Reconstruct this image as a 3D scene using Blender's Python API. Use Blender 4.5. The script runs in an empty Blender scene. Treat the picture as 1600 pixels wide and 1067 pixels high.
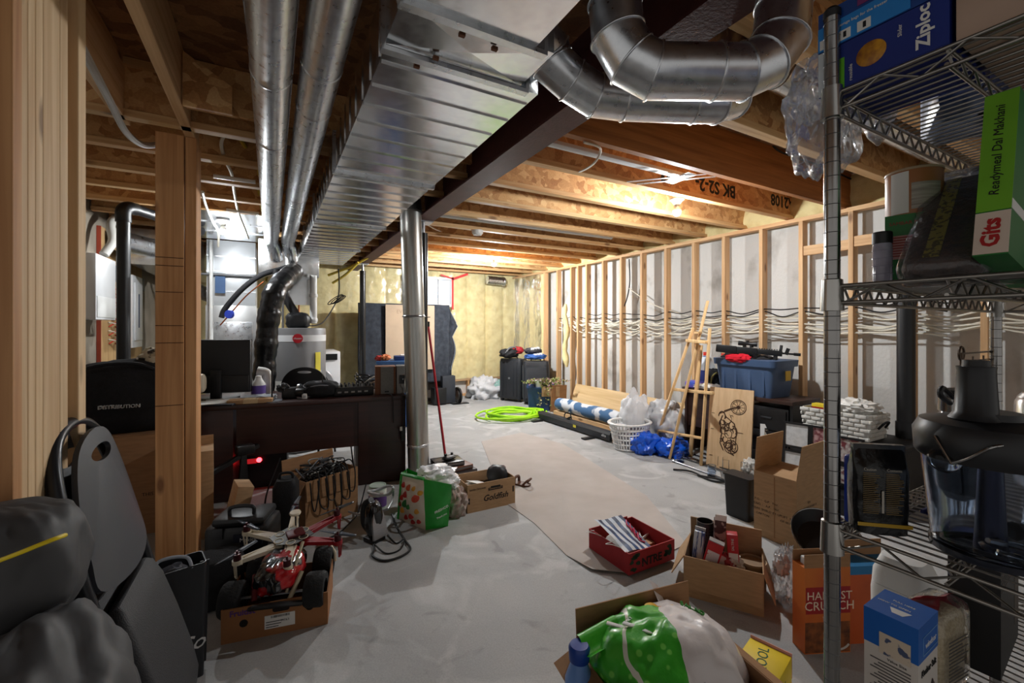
import bpy, bmesh, math, random
from mathutils import Vector as V, Matrix, Euler, noise
random.seed(7)
PI = math.pi
scn = bpy.context.scene
COL = scn.collection
# ------------------------------------------------------------------ camera model
FPX, CX, CY, EYE = 675.0, 800.0, 512.0, 1.35
TH = math.atan(376.0 / 675.0)
CT, ST = math.cos(TH), math.sin(TH)
def zc(px, py, d):
    "point seen at pixel (px,py) at camera depth d"
    u, v = (px - CX) / FPX, (py - CY) / FPX
    return V((d * (ST + CT * u), d * (CT - ST * u), EYE - v * d))
def F(px, py, z=0.0):
    return zc(px, py, (EYE - z) * FPX / (py - CY))
def AX(px, py, X):
    u = (px - CX) / FPX
    return zc(px, py, X / (ST + CT * u))
def AY(px, py, Y):
    u = (px - CX) / FPX
    return zc(px, py, Y / (CT - ST * u))
# ------------------------------------------------------------------ mesh builder
class MB:
    def __init__(s):
        s.v = []; s.f = []; s.mi = []; s.cur = 0
    def add(s, vs, fs, M=None):
        o = len(s.v)
        if M is not None: vs = [M @ V(p) for p in vs]
        s.v += [tuple(p) for p in vs]
        s.f += [tuple(i + o for i in f) for f in fs]
        s.mi += [s.cur] * len(fs)
        return s
    def slot(s, i):
        s.cur = i; return s
    def box(s, x0, x1, y0, y1, z0, z1, M=None, bev=0.0):
        if bev > 0:
            b = min(bev, (x1-x0)/2.01, (y1-y0)/2.01, (z1-z0)/2.01)
            bm = bmesh.new(); bmesh.ops.create_cube(bm, size=1)
            for v in bm.verts:
                v.co = V((x0 if v.co.x < 0 else x1, y0 if v.co.y < 0 else y1, z0 if v.co.z < 0 else z1))
            bmesh.ops.bevel(bm, geom=bm.edges[:], offset=b, segments=2, affect='EDGES', profile=0.5)
            return s.addbm(bm, M)
        vs = [(x0,y0,z0),(x1,y0,z0),(x1,y1,z0),(x0,y1,z0),(x0,y0,z1),(x1,y0,z1),(x1,y1,z1),(x0,y1,z1)]
        return s.add(vs, [(0,3,2,1),(4,5,6,7),(0,1,5,4),(1,2,6,5),(2,3,7,6),(3,0,4,7)], M)
    def addbm(s, bm, M=None):
        bm.verts.index_update()
        s.add([v.co.copy() for v in bm.verts], [[v.index for v in f.verts] for f in bm.faces], M)
        bm.free(); return s
    def cb(s, c, d, M=None, bev=0.0):
        return s.box(c[0]-d[0]/2, c[0]+d[0]/2, c[1]-d[1]/2, c[1]+d[1]/2, c[2]-d[2]/2, c[2]+d[2]/2, M, bev)
    def beam(s, p, q, w, t, up=(0,0,1), bev=0.0):
        "rectangular bar from p to q; w along (axis x up), t along the third axis"
        p, q = V(p), V(q); a = (q - p); L = a.length; a.normalize()
        u = V(up); 
        if abs(a.dot(u)) > .98: u = V((1,0,0)) if abs(a.x) < .9 else V((0,1,0))
        b = a.cross(u).normalized(); c = b.cross(a)
        M = Matrix(((b.x,c.x,a.x,p.x),(b.y,c.y,a.y,p.y),(b.z,c.z,a.z,p.z),(0,0,0,1)))
        return s.box(-w/2, w/2, -t/2, t/2, 0, L, M, bev)
    def tube(s, pts, r, n=8, closed=False, caps=True, rs=None):
        pts = [V(p) for p in pts]; N = len(pts)
        if N < 2: return s
        t = []
        for i in range(N):
            a = pts[(i-1) % N] if (closed or i > 0) else pts[i]
            b = pts[(i+1) % N] if (closed or i < N-1) else pts[i]
            d = b - a
            t.append(d.normalized() if d.length > 1e-9 else V((0,0,1)))
        u = t[0].orthogonal().normalized()
        vs = []; fs = []
        for i in range(N):
            u = (u - t[i] * u.dot(t[i]))
            u = u.normalized() if u.length > 1e-6 else t[i].orthogonal().normalized()
            w = t[i].cross(u); rr = rs[i] if rs else r
            for k in range(n):
                a = 2*PI*k/n
                vs.append(pts[i] + (u*math.cos(a) + w*math.sin(a)) * rr)
        for i in range(N if closed else N-1):
            j = (i+1) % N
            for k in range(n):
                l = (k+1) % n
                fs.append((i*n+k, i*n+l, j*n+l, j*n+k))
        if caps and not closed:
            fs.append(tuple(range(n-1, -1, -1))); fs.append(tuple((N-1)*n+k for k in range(n)))
        return s.add(vs, fs)
    def cyl(s, p, q, r, r2=None, n=16, caps=True):
        return s.tube([p, q], r, n, caps=caps, rs=[r, r if r2 is None else r2])
    def lathe(s, prof, n=24, M=None, sx=1.0, sy=1.0):
        vs = []; fs = []
        for (r, z) in prof:
            for k in range(n):
                a = 2*PI*k/n; vs.append((r*math.cos(a)*sx, r*math.sin(a)*sy, z))
        for i in range(len(prof)-1):
            for k in range(n):
                l = (k+1) % n
                fs.append((i*n+k, i*n+l, (i+1)*n+l, (i+1)*n+k))
        m_ = len(prof)-1
        if prof[0][0] > 1e-6 and prof[-1][0] > 1e-6:      # ring section: join its ends
            for k in range(n):
                l = (k+1) % n; fs.append((m_*n+k, m_*n+l, l, k))
        elif prof[0][0] > 1e-6: fs.append(tuple(range(n-1, -1, -1)))
        elif prof[-1][0] > 1e-6: fs.append(tuple(m_*n+k for k in range(n)))
        return s.add(vs, fs, M)
    def prism(s, poly, z0, z1, M=None):
        n = len(poly)
        vs = [(x,y,z0) for x,y in poly] + [(x,y,z1) for x,y in poly]
        fs = [tuple(range(n-1,-1,-1)), tuple(range(n,2*n))] + [(i,(i+1)%n,n+(i+1)%n,n+i) for i in range(n)]
        return s.add(vs, fs, M)
    def grid(s, fn, nu, nv, M=None, wrap=False):
        vs = []; fs = []
        for i in range(nu+1):
            for j in range(nv+1): vs.append(fn(i/nu, j/nv))
        for i in range(nu):
            for j in range(nv):
                a = i*(nv+1)+j
                fs.append((a, a+nv+1, a+nv+2, a+1))
        return s.add(vs, fs, M)
    def blob(s, c, d, seed=0, amp=.1, fr=3.0, n=20, sq=1.0, M=None):
        "lumpy superellipsoid, d = half sizes"
        def sg(x, p): return math.copysign(abs(x)**p, x)
        def fn(a, b):
            th = a*2*PI; ph = (b-.5)*PI
            x = sg(math.cos(ph), sq)*sg(math.cos(th), sq); y = sg(math.cos(ph), sq)*sg(math.sin(th), sq); z = sg(math.sin(ph), sq)
            k = 1 + amp*noise.noise(V((x*fr+seed*3.1, y*fr-seed*1.7, z*fr+seed))) + .5*amp*noise.noise(V((x*fr*2.7+seed, y*fr*2.7, z*fr*2.7-seed)))
            return V((c[0]+x*d[0]*k, c[1]+y*d[1]*k, c[2]+z*d[2]*k))
        return s.grid(fn, n*2, n, M)
    def mesh(s, name, smooth=None):
        me = bpy.data.meshes.new(name)
        me.from_pydata(s.v, [], s.f); me.validate(clean_customdata=False)
        if any(s.mi) and len(me.polygons) == len(s.mi): me.polygons.foreach_set('material_index', s.mi)
        if smooth is not None:
            bm = bmesh.new(); bm.from_mesh(me)
            bmesh.ops.remove_doubles(bm, verts=bm.verts[:], dist=1e-6)
            bmesh.ops.recalc_face_normals(bm, faces=bm.faces[:]); bm.to_mesh(me); bm.free()
            me.polygons.foreach_set('use_smooth', [True]*len(me.polygons))
            me.set_sharp_from_angle(angle=math.radians(smooth))
        me.update(); return me
def Mx(loc=(0,0,0), rx=0, ry=0, rz=0, sc=1.0):
    return Matrix.Translation(V(loc)) @ Euler((rx, ry, rz)).to_matrix().to_4x4() @ Matrix.Scale(sc, 4)
def frame(o, xa, ya):
    "matrix with origin o, x axis along xa and y near ya"
    x = V(xa).normalized(); z = x.cross(V(ya)).normalized(); y = z.cross(x); o = V(o)
    return Matrix(((x.x,y.x,z.x,o.x),(x.y,y.y,z.y,o.y),(x.z,y.z,z.z,o.z),(0,0,0,1)))
# ------------------------------------------------------------------ objects
def _link(name, mb, mat, parent=None, smooth=None, loc=None, rot=None):
    me = mb.mesh(name, smooth) if isinstance(mb, MB) else mb
    o = bpy.data.objects.new(name, me)
    if mat is not None and not me.materials:
        for m in (mat if isinstance(mat, (list, tuple)) else [mat]): me.materials.append(m)
    COL.objects.link(o)
    if parent is not None: o.parent = parent
    if loc is not None: o.location = loc
    if rot is not None: o.rotation_euler = rot if isinstance(rot, (tuple, list, Euler)) else (0,0,rot)
    return o
def tag(o, label, cat, group=None, kind=None):
    if label: o['label'] = label
    if cat: o['category'] = cat
    if group: o['group'] = group
    if kind: o['kind'] = kind
    return o
def thing(name, label, cat, loc=(0,0,0), rot=0, group=None):
    o = bpy.data.objects.new(name, None); COL.objects.link(o)
    o.empty_display_size = .05; o.location = loc
    o.rotation_euler = rot if isinstance(rot, (tuple, list, Euler)) else (0,0,rot)
    return tag(o, label, cat, group)
def part(name, mb, mat, parent, smooth=35, label=None, loc=None, rot=None):
    o = _link(name, mb, mat, parent, smooth, loc, rot)
    if label: o['label'] = label
    return o
def solo(name, label, cat, mb, mat, loc=(0,0,0), rot=0, group=None, smooth=35):
    return tag(_link(name, mb, mat, None, smooth, loc, rot), label, cat, group)
def struct(name, mb, mat, parent=None, smooth=None, label=None):
    o = _link(name, mb, mat, parent, smooth)
    o['kind'] = 'structure'
    if label: o['label'] = label
    return o
def dup(o, loc=None, rot=None, label=None):
    c = o.copy(); COL.objects.link(c)
    if loc is not None: c.location = loc
    if rot is not None: c.rotation_euler = rot if isinstance(rot, (tuple, list)) else (0,0,rot)
    if label: c['label'] = label
    for ch in list(o.children):
        d = ch.copy(); COL.objects.link(d); d.parent = c
        for g in list(ch.children):
            e = g.copy(); COL.objects.link(e); e.parent = d
    return c
def txt(body, size, mat, parent, M, name='lettering', align='CENTER', depth=.0006, bold=0.0, italic=0.0, sx=1.0):
    cu = bpy.data.curves.new('t', 'FONT'); cu.body = body; cu.size = size
    cu.align_x = align; cu.align_y = 'CENTER'; cu.extrude = depth; cu.offset = bold; cu.shear = italic
    cu.resolution_u = 2
    ob = bpy.data.objects.new('t', cu); COL.objects.link(ob)
    bpy.context.view_layer.update()
    dg = bpy.context.evaluated_depsgraph_get()
    me = bpy.data.meshes.new_from_object(ob.evaluated_get(dg))
    bpy.data.objects.remove(ob)
    me.transform(M @ Matrix.Diagonal((sx,1,1,1)))
    me.materials.clear(); me.materials.append(mat)
    o = bpy.data.objects.new(name, me); COL.objects.link(o)
    if parent: o.parent = parent
    return o
def spline(pts, n=8, closed=False):
    pts = [V(p) for p in pts]; out = []; N = len(pts)
    rng = range(N if closed else N-1)
    for i in rng:
        p1, p2 = pts[i], pts[(i+1) % N]
        p0 = pts[i-1] if (closed or i > 0) else p1*2-p2
        p3 = pts[(i+2) % N] if (closed or i < N-2) else p2*2-p1
        for k in range(n):
            t = k/n
            out.append(.5*((2*p1)+(p2-p0)*t+(2*p0-5*p1+4*p2-p3)*t*t+(3*p1-p0-3*p2+p3)*t**3))
    if not closed: out.append(pts[-1])
    return out
# ------------------------------------------------------------------ materials
def lin(c):
    if isinstance(c, str): c = tuple(int(c[i:i+2], 16) for i in (0,2,4))
    return tuple(((x/255.)/12.92 if x/255. <= .04045 else ((x/255.+.055)/1.055)**2.4) for x in c) + (1.0,)
def N_(nt, typ, **kw):
    n = nt.nodes.new(typ)
    for k, v in kw.items(): setattr(n, k, v)
    return n
_mats = {}
def mat(name, col, rough=.6, metal=0.0, var=.12, scale=6.0, bump=.0, bscale=60.0, stretch=(1,1,1), spec=.5, col2=None, rnd=.0, alpha=1.0,
        trans=0.0, ior=1.45, emit=0.0, coat=0.0, detail=3.0, ramp=(.3,.7), sheen=0.0, rvar=0.0):
    if name in _mats: return _mats[name]
    m = bpy.data.materials.new(name); m.use_nodes = True; nt = m.node_tree
    b = nt.nodes['Principled BSDF']; L = nt.links.new
    c = lin(col)
    tc = N_(nt, 'ShaderNodeTexCoord'); mp = N_(nt, 'ShaderNodeMapping'); mp.inputs['Scale'].default_value = stretch
    L(tc.outputs['Object'], mp.inputs['Vector'])
    if var > 0 or col2:
        no = N_(nt, 'ShaderNodeTexNoise'); no.inputs['Scale'].default_value = scale; no.inputs['Detail'].default_value = detail
        L(mp.outputs['Vector'], no.inputs['Vector'])
        rp = N_(nt, 'ShaderNodeValToRGB'); rp.color_ramp.elements[0].position = ramp[0]; rp.color_ramp.elements[1].position = ramp[1]
        c2 = lin(col2) if col2 else None
        rp.color_ramp.elements[0].color = c2 if c2 else tuple(x*(1-var) for x in c[:3])+(1,)
        rp.color_ramp.elements[1].color = c if c2 else tuple(min(1,x*(1+var)) for x in c[:3])+(1,)
        L(no.outputs['Fac'], rp.inputs['Fac']); out = rp.outputs['Color']
        if rnd > 0:
            oi = N_(nt, 'ShaderNodeObjectInfo'); hs = N_(nt, 'ShaderNodeHueSaturation')
            mr = N_(nt, 'ShaderNodeMapRange'); mr.inputs['To Min'].default_value = 1-rnd; mr.inputs['To Max'].default_value = 1+rnd
            L(oi.outputs['Random'], mr.inputs['Value']); L(mr.outputs['Result'], hs.inputs['Value']); L(out, hs.inputs['Color']); out = hs.outputs['Color']
        L(out, b.inputs['Base Color'])
        if rvar > 0:
            mr = N_(nt, 'ShaderNodeMapRange'); mr.inputs['To Min'].default_value = rough-rvar; mr.inputs['To Max'].default_value = rough+rvar
            L(no.outputs['Fac'], mr.inputs['Value']); L(mr.outputs['Result'], b.inputs['Roughness'])
    else:
        b.inputs['Base Color'].default_value = c
    if not rvar: b.inputs['Roughness'].default_value = rough
    b.inputs['Metallic'].default_value = metal
    b.inputs['Specular IOR Level'].default_value = spec; b.inputs['IOR'].default_value = ior
    b.inputs['Transmission Weight'].default_value = trans; b.inputs['Alpha'].default_value = alpha
    b.inputs['Coat Weight'].default_value = coat; b.inputs['Sheen Weight'].default_value = sheen
    if emit > 0:
        b.inputs['Emission Color'].default_value = c; b.inputs['Emission Strength'].default_value = emit
    if bump > 0:
        n2 = N_(nt, 'ShaderNodeTexNoise'); n2.inputs['Scale'].default_value = bscale; n2.inputs['Detail'].default_value = 4
        L(mp.outputs['Vector'], n2.inputs['Vector'])
        bp = N_(nt, 'ShaderNodeBump'); bp.inputs['Strength'].default_value = bump; bp.inputs['Distance'].default_value = .01
        L(n2.outputs['Fac'], bp.inputs['Height']); L(bp.outputs['Normal'], b.inputs['Normal'])
    _mats[name] = m; return m
def wood(name, light, dark, axis, knots=True, rough=.65, rnd=.12):
    if name in _mats: return _mats[name]
    m = bpy.data.materials.new(name); m.use_nodes = True; nt = m.node_tree; b = nt.nodes['Principled BSDF']; L = nt.links.new
    tc = N_(nt, 'ShaderNodeTexCoord'); mp = N_(nt, 'ShaderNodeMapping')
    s = [22, 22, 22]; s[axis] = .9; mp.inputs['Scale'].default_value = s
    oi = N_(nt, 'ShaderNodeObjectInfo'); ad = N_(nt, 'ShaderNodeVectorMath', operation='ADD'); sc = N_(nt, 'ShaderNodeVectorMath', operation='SCALE')
    sc.inputs[0].default_value = (7.3, 3.1, 5.7); L(oi.outputs['Random'], sc.inputs['Scale'])
    L(tc.outputs['Object'], ad.inputs[0]); L(sc.outputs['Vector'], ad.inputs[1]); L(ad.outputs['Vector'], mp.inputs['Vector'])
    n1 = N_(nt, 'ShaderNodeTexNoise'); n1.inputs['Scale'].default_value = 1.3; n1.inputs['Detail'].default_value = 6; n1.inputs['Distortion'].default_value = .6
    L(mp.outputs['Vector'], n1.inputs['Vector'])
    rp = N_(nt, 'ShaderNodeValToRGB'); e = rp.color_ramp.elements
    e[0].position = .30; e[0].color = lin(dark); e[1].position = .68; e[1].color = lin(light)
    L(n1.outputs['Fac'], rp.inputs['Fac']); out = rp.outputs['Color']
    if knots:
        mk = N_(nt, 'ShaderNodeMapping'); s2 = [7, 7, 7]; s2[axis] = 2.6; mk.inputs['Scale'].default_value = s2
        L(ad.outputs['Vector'], mk.inputs['Vector'])
        vo = N_(nt, 'ShaderNodeTexVoronoi'); vo.inputs['Scale'].default_value = 1.0; L(mk.outputs['Vector'], vo.inputs['Vector'])
        r2 = N_(nt, 'ShaderNodeValToRGB'); r2.color_ramp.elements[0].position = .07; r2.color_ramp.elements[0].color = (.22,.12,.07,1); r2.color_ramp.elements[1].position = .16; r2.color_ramp.elements[1].color = (1,1,1,1)
        L(vo.outputs['Distance'], r2.inputs['Fac'])
        mx = N_(nt, 'ShaderNodeMixRGB', blend_type='MULTIPLY'); mx.inputs['Fac'].default_value = .75
        L(out, mx.inputs['Color1']); L(r2.outputs['Color'], mx.inputs['Color2']); out = mx.outputs['Color']
    hs = N_(nt, 'ShaderNodeHueSaturation'); mr = N_(nt, 'ShaderNodeMapRange'); mr.inputs['To Min'].default_value = 1-rnd; mr.inputs['To Max'].default_value = 1+rnd
    L(oi.outputs['Random'], mr.inputs['Value']); L(mr.outputs['Result'], hs.inputs['Value']); L(out, hs.inputs['Color'])
    L(hs.outputs['Color'], b.inputs['Base Color']); b.inputs['Roughness'].default_value = rough
    bp = N_(nt, 'ShaderNodeBump'); bp.inputs['Strength'].default_value = .12; bp.inputs['Distance'].default_value = .003
    L(n1.outputs['Fac'], bp.inputs['Height']); L(bp.outputs['Normal'], b.inputs['Normal'])
    _mats[name] = m; return m
def osb(name, cols, rough=.7, sc=26):
    m = bpy.data.materials.new(name); m.use_nodes = True; nt = m.node_tree; b = nt.nodes['Principled BSDF']; L = nt.links.new
    tc = N_(nt, 'ShaderNodeTexCoord'); mp = N_(nt, 'ShaderNodeMapping'); mp.inputs['Scale'].default_value = (sc*.55, sc, sc*.8)
    no = N_(nt, 'ShaderNodeTexNoise'); no.inputs['Scale'].default_value = 5
    ad = N_(nt, 'ShaderNodeMixRGB', blend_type='ADD'); ad.inputs['Fac'].default_value = .18
    L(tc.outputs['Object'], no.inputs['Vector']); L(tc.outputs['Object'], ad.inputs['Color1']); L(no.outputs['Color'], ad.inputs['Color2'])
    L(ad.outputs['Color'], mp.inputs['Vector'])
    vo = N_(nt, 'ShaderNodeTexVoronoi'); vo.inputs['Scale'].default_value = 1.0; L(mp.outputs['Vector'], vo.inputs['Vector'])
    sp = N_(nt, 'ShaderNodeSeparateColor'); L(vo.outputs['Color'], sp.inputs['Color'])
    rp = N_(nt, 'ShaderNodeValToRGB'); e = rp.color_ramp.elements
    e[0].position = .0; e[0].color = lin(cols[0]); e[1].position = 1.0; e[1].color = lin(cols[2])
    k = e.new(.5); k.color = lin(cols[1])
    L(sp.outputs['Red'], rp.inputs['Fac'])
    n2 = N_(nt, 'ShaderNodeTexNoise'); n2.inputs['Scale'].default_value = 90; n2.inputs['Detail'].default_value = 3; L(tc.outputs['Object'], n2.inputs['Vector'])
    mx = N_(nt, 'ShaderNodeMixRGB', blend_type='OVERLAY'); mx.inputs['Fac'].default_value = .35; L(rp.outputs['Color'], mx.inputs['Color1']); L(n2.outputs['Fac'], mx.inputs['Color2'])
    L(mx.outputs['Color'], b.inputs['Base Color']); b.inputs['Roughness'].default_value = rough
    bp = N_(nt, 'ShaderNodeBump'); bp.inputs['Strength'].default_value = .25; bp.inputs['Distance'].default_value = .004
    L(sp.outputs['Red'], bp.inputs['Height']); L(bp.outputs['Normal'], b.inputs['Normal'])
    return m
def film(name, tint, opac=.25, rough=.15, bump=.4, bscale=8.0):
    m = bpy.data.materials.new(name); m.use_nodes = True; nt = m.node_tree; L = nt.links.new
    nt.nodes.clear(); o = N_(nt, 'ShaderNodeOutputMaterial'); mx = N_(nt, 'ShaderNodeMixShader')
    tr = N_(nt, 'ShaderNodeBsdfTransparent')
    tc = N_(nt, 'ShaderNodeTexCoord'); no = N_(nt, 'ShaderNodeTexNoise'); no.inputs['Scale'].default_value = bscale; no.inputs['Detail'].default_value = 5; no.inputs['Distortion'].default_value = 1.2
    L(tc.outputs['Object'], no.inputs['Vector'])
    bp = N_(nt, 'ShaderNodeBump'); bp.inputs['Strength'].default_value = bump; bp.inputs['Distance'].default_value = .03; L(no.outputs['Fac'], bp.inputs['Height'])
    df = N_(nt, 'ShaderNodeBsdfDiffuse'); df.inputs['Color'].default_value = lin(tint)
    gl = N_(nt, 'ShaderNodeBsdfGlossy'); gl.inputs['Roughness'].default_value = rough; gl.inputs['Color'].default_value = (1,1,1,1)
    L(bp.outputs['Normal'], gl.inputs['Normal'])
    fr = N_(nt, 'ShaderNodeFresnel'); fr.inputs['IOR'].default_value = 1.5; L(bp.outputs['Normal'], fr.inputs['Normal'])
    ma = N_(nt, 'ShaderNodeMath', operation='MULTIPLY'); ma.inputs[1].default_value = .75; ma.use_clamp = True; L(fr.outputs['Fac'], ma.inputs[0])
    m0 = N_(nt, 'ShaderNodeMixShader'); m0.inputs['Fac'].default_value = opac; L(tr.outputs['BSDF'], m0.inputs[1]); L(df.outputs['BSDF'], m0.inputs[2])
    L(ma.outputs['Value'], mx.inputs['Fac']); L(m0.outputs['Shader'], mx.inputs[1]); L(gl.outputs['BSDF'], mx.inputs[2]); L(mx.outputs['Shader'], o.inputs['Surface'])
    return m
PINE = ((220,182,136), (190,144,98))
W = [wood('pine_x', *PINE, 0), wood('pine_y', *PINE, 1), wood('pine_z', *PINE, 2)]
FLANGE = wood('flange_x', (222,184,132), (190,140,88), 0, knots=True)
LVL = wood('lvl_x', (176,116,62), (132,80,40), 0, knots=False)
OSBW = osb('osb_web', ((176,122,72), (208,158,102), (226,182,126)))
OSBD = osb('osb_deck', ((116,80,52), (146,102,66), (172,126,84)), sc=20)
GALV = mat('galvanized', (216,219,223), .30, 1.0, var=.10, scale=30, rvar=.10, bump=.05, bscale=5)
GALVW = mat('galvanized_wavy', (236,238,240), .20, 1.0, var=.08, scale=24, rvar=.06, bump=.22, bscale=2.2)
CHROME = mat('chrome', (150,148,146), .18, 1.0, var=.05, scale=40)
WIREM = mat('shelf_wire', (150,146,140), .28, 1.0, var=.1, scale=60)
STEELRED = mat('primer_steel', (84,44,42), .6, 0, var=.18, scale=10, bump=.1, bscale=90)
BLACKM = mat('black_enamel', (20,20,22), .3, 0, var=.15, scale=30)
BLACKP = mat('black_plastic', (24,24,26), .42, 0, var=.12, scale=30, bump=.06, bscale=300)
BLACKF = mat('black_fabric', (22,22,25), .9, 0, var=.25, scale=50, bump=.3, bscale=200)
GREYP = mat('grey_plastic', (110,112,116), .5, 0)
DARKG = mat('dark_grey', (52,53,57), .55, 0)
WHITEP = mat('white_plastic', (228,228,226), .4, 0, var=.04)
WHITEM = mat('white_enamel', (232,233,235), .3, 0, var=.03)
PAPER = mat('paper', (225,223,218), .8, 0, var=.05)
CARD = mat('cardboard', (172,138,102), .85, 0, var=.10, scale=14, bump=.05, bscale=180, stretch=(1,1,6))
CARDD = mat('cardboard_brown', (150,112,78), .85, 0, var=.12, scale=10, bump=.05, bscale=180, stretch=(1,1,6))
INK = mat('black_ink', (22,20,20), .8, 0, var=0)
MARK = mat('black_marker', (26,22,20), .7, 0, var=0)
PURPLE = mat('purple_ink', (92,58,120), .8, 0, var=.05)
RED = mat('red_plastic', (166,24,30), .4, 0, var=.08)
BLUE = mat('blue_plastic', (28,84,190), .35, 0, var=.1)
STEEL = mat('brushed_steel', (170,172,176), .35, 1.0, var=.06, stretch=(1,1,30))
COPPER = mat('copper', (190,110,70), .3, 1.0, var=.05)
CLEAR = film('clear_film', (240,242,246), .035, .10, .35, 10)
GLASS = mat('clear_plastic', (214,224,238), .06, 0, var=0, trans=1.0, ior=1.25)
CORDB = mat('black_cord', (18,18,19), .5, 0, var=0)
CORDW = mat('white_cable', (222,216,200), .5, 0, var=.04)
YEL = mat('yellow_coating', (214,186,70), .5, 0, var=.08)
# ================================================================== STRUCTURE
JB, JT, DECK = 2.424, 2.726, 2.745
YW, XR, XL = 8.05, 4.62, -1.45           # back wall, right concrete wall, left wall
def concrete_floor():
    m = bpy.data.materials.new('concrete_floor'); m.use_nodes = True; nt = m.node_tree; b = nt.nodes['Principled BSDF']; L = nt.links.new
    tc = N_(nt, 'ShaderNodeTexCoord')
    def noi(sc, det, dist=0.0):
        n = N_(nt, 'ShaderNodeTexNoise'); n.inputs['Scale'].default_value = sc; n.inputs['Detail'].default_value = det; n.inputs['Distortion'].default_value = dist
        L(tc.outputs['Object'], n.inputs['Vector']); return n
    def ramp(n, a, ca, z, cz):
        r = N_(nt, 'ShaderNodeValToRGB'); e = r.color_ramp.elements
        e[0].position = a; e[0].color = ca; e[1].position = z; e[1].color = cz; L(n.outputs['Fac'], r.inputs['Fac']); return r
    r1 = ramp(noi(1.6, 6, .4), .3, lin((156,156,156)), .72, lin((176,176,175)))
    r2 = ramp(noi(2.3, 10, 1.4), .52, (0,0,0,1), .66, (1,1,1,1))           # chalky dust
    mx = N_(nt, 'ShaderNodeMixRGB'); mx.inputs['Color2'].default_value = lin((200,200,199)); L(r1.outputs['Color'], mx.inputs['Color1'])
    mu = N_(nt, 'ShaderNodeMath', operation='MULTIPLY'); mu.inputs[1].default_value = .55; L(r2.outputs['Color'], mu.inputs[0]); L(mu.outputs['Value'], mx.inputs['Fac'])
    r3 = ramp(noi(7, 8, .6), .30, lin((120,112,106)), .40, (1,1,1,1))      # stains
    m2 = N_(nt, 'ShaderNodeMixRGB', blend_type='MULTIPLY'); m2.inputs['Fac'].default_value = 0.25; L(mx.outputs['Color'], m2.inputs['Color1']); L(r3.outputs['Color'], m2.inputs['Color2'])
    r4 = ramp(noi(140, 2), .35, (.82,.82,.82,1), .65, (1.06,1.06,1.06,1))
    m3 = N_(nt, 'ShaderNodeMixRGB', blend_type='MULTIPLY'); m3.inputs['Fac'].default_value = .5; L(m2.outputs['Color'], m3.inputs['Color1']); L(r4.outputs['Color'], m3.inputs['Color2'])
    L(m3.outputs['Color'], b.inputs['Base Color']); b.inputs['Roughness'].default_value = .72
    n5 = noi(30, 6); bp = N_(nt, 'ShaderNodeBump'); bp.inputs['Strength'].default_value = .12; bp.inputs['Distance'].default_value = .01; L(n5.outputs['Fac'], bp.inputs['Height']); L(bp.outputs['Normal'], b.inputs['Normal'])
    return m
CONCW = mat('concrete_wall', (206,205,202), .85, 0, col2=(150,146,140), scale=3.2, detail=14, ramp=(.25,.45), bump=.3, bscale=45, stretch=(1,1,.7))
INSUL = mat('fibreglass', (240,226,170), .95, 0, col2=(216,196,138), scale=7, detail=8, ramp=(.28,.62), bump=.7, bscale=22)
POLY = film('poly_vapour_film', (240,238,228), .07, .10, .55, 5.0)
MB_ = MB
struct('floor', MB().box(-3.2, 5.2, -2.2, 8.3, -.1, 0), concrete_floor())
ceil = struct('ceiling', MB().box(-3.2, 5.2, -2.2, 8.3, JT, DECK), OSBD)
wr = struct('wall_right', MB().box(XR, XR+.2, -2.2, YW+.2, 0, JB-.02), CONCW)
# form ties / form seams on the concrete
wb = struct('wall_back', MB().box(XL-.2, XR+.2, YW, YW+.2, 0, JT), CONCW)
wl = struct('wall_left', MB().box(XL-.15, XL, 2.3, YW, 0, JT), mat('left_wall_board', (150,140,126), .85, 0, var=.2, scale=3))
# --- I-joists
def ijoist(x0, x1, y, solid=False, zb=JB):
    m = MB()
    if solid: return struct('joist', m.box(x0, x1, y-.022, y+.022, zb-.02, JT-.002), LVL, ceil)
    m.box(x0, x1, y-.032, y+.032, zb, zb+.038, bev=.003); m.box(x0, x1, y-.032, y+.032, JT-.04, JT-.002)
    m.slot(1).box(x0, x1, y-.005, y+.005, zb+.036, JT-.038)
    return struct('joist', m, [FLANGE, OSBW], ceil)
JY = [1.92 + .4877*k for k in range(-6, 13)]
for k, y in enumerate(JY):
    if y > 7.95: continue
    if y > -1.2: ijoist(1.262, 4.55, y, solid=(k == 6))
    if y > 2.8: ijoist(XL+.01, 1.232, y)
# marker writing on the joists (upside-down lumber marks)
jj = [o for o in ceil.children]
def onjoist(s, px, py, y, size, up=True):
    p = AY(px, py, y-.034 if False else y)
    M = Matrix.Translation((p.x, y-.0062, p.z)) @ Euler((PI/2, 0, 0)).to_matrix().to_4x4() @ Matrix.Rotation(PI if up else 0, 4, 'Z')
    o = txt(s, size, MARK, ceil, M, name='marker_writing', bold=.0045, depth=.0004); o['kind'] = 'structure'
onjoist('A2108', 1222, 315, JY[7], .15)
onjoist('BK S2-2-', 1118, 293, JY[7], .15)
onjoist('63', 1040, 275, JY[7], .14)
# black cable stapled on the deep joist
# --- header and trimmers of the stair opening (left)
struct('header', MB().box(-.425, -.378, -1.0, 3.18, JB, JT-.005, bev=.003), W[1], ceil)
struct('joist', MB().box(-.70, -.655, -1.0, 3.0, JB, JT-.005, bev=.003), W[1], ceil)
struct('rim_board', MB().box(-.38, 1.2, 2.72, 2.75, JB+.05, JT-.005), OSBW, ceil)
p = MB().prism([(0,0),(.20,.0),(.20,.14),(0,.26)], 0, .02, frame((-.372, 2.60, 2.42), (1,0,0), (0,0,1)))
struct('gusset', p, OSBW, ceil)
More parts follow.
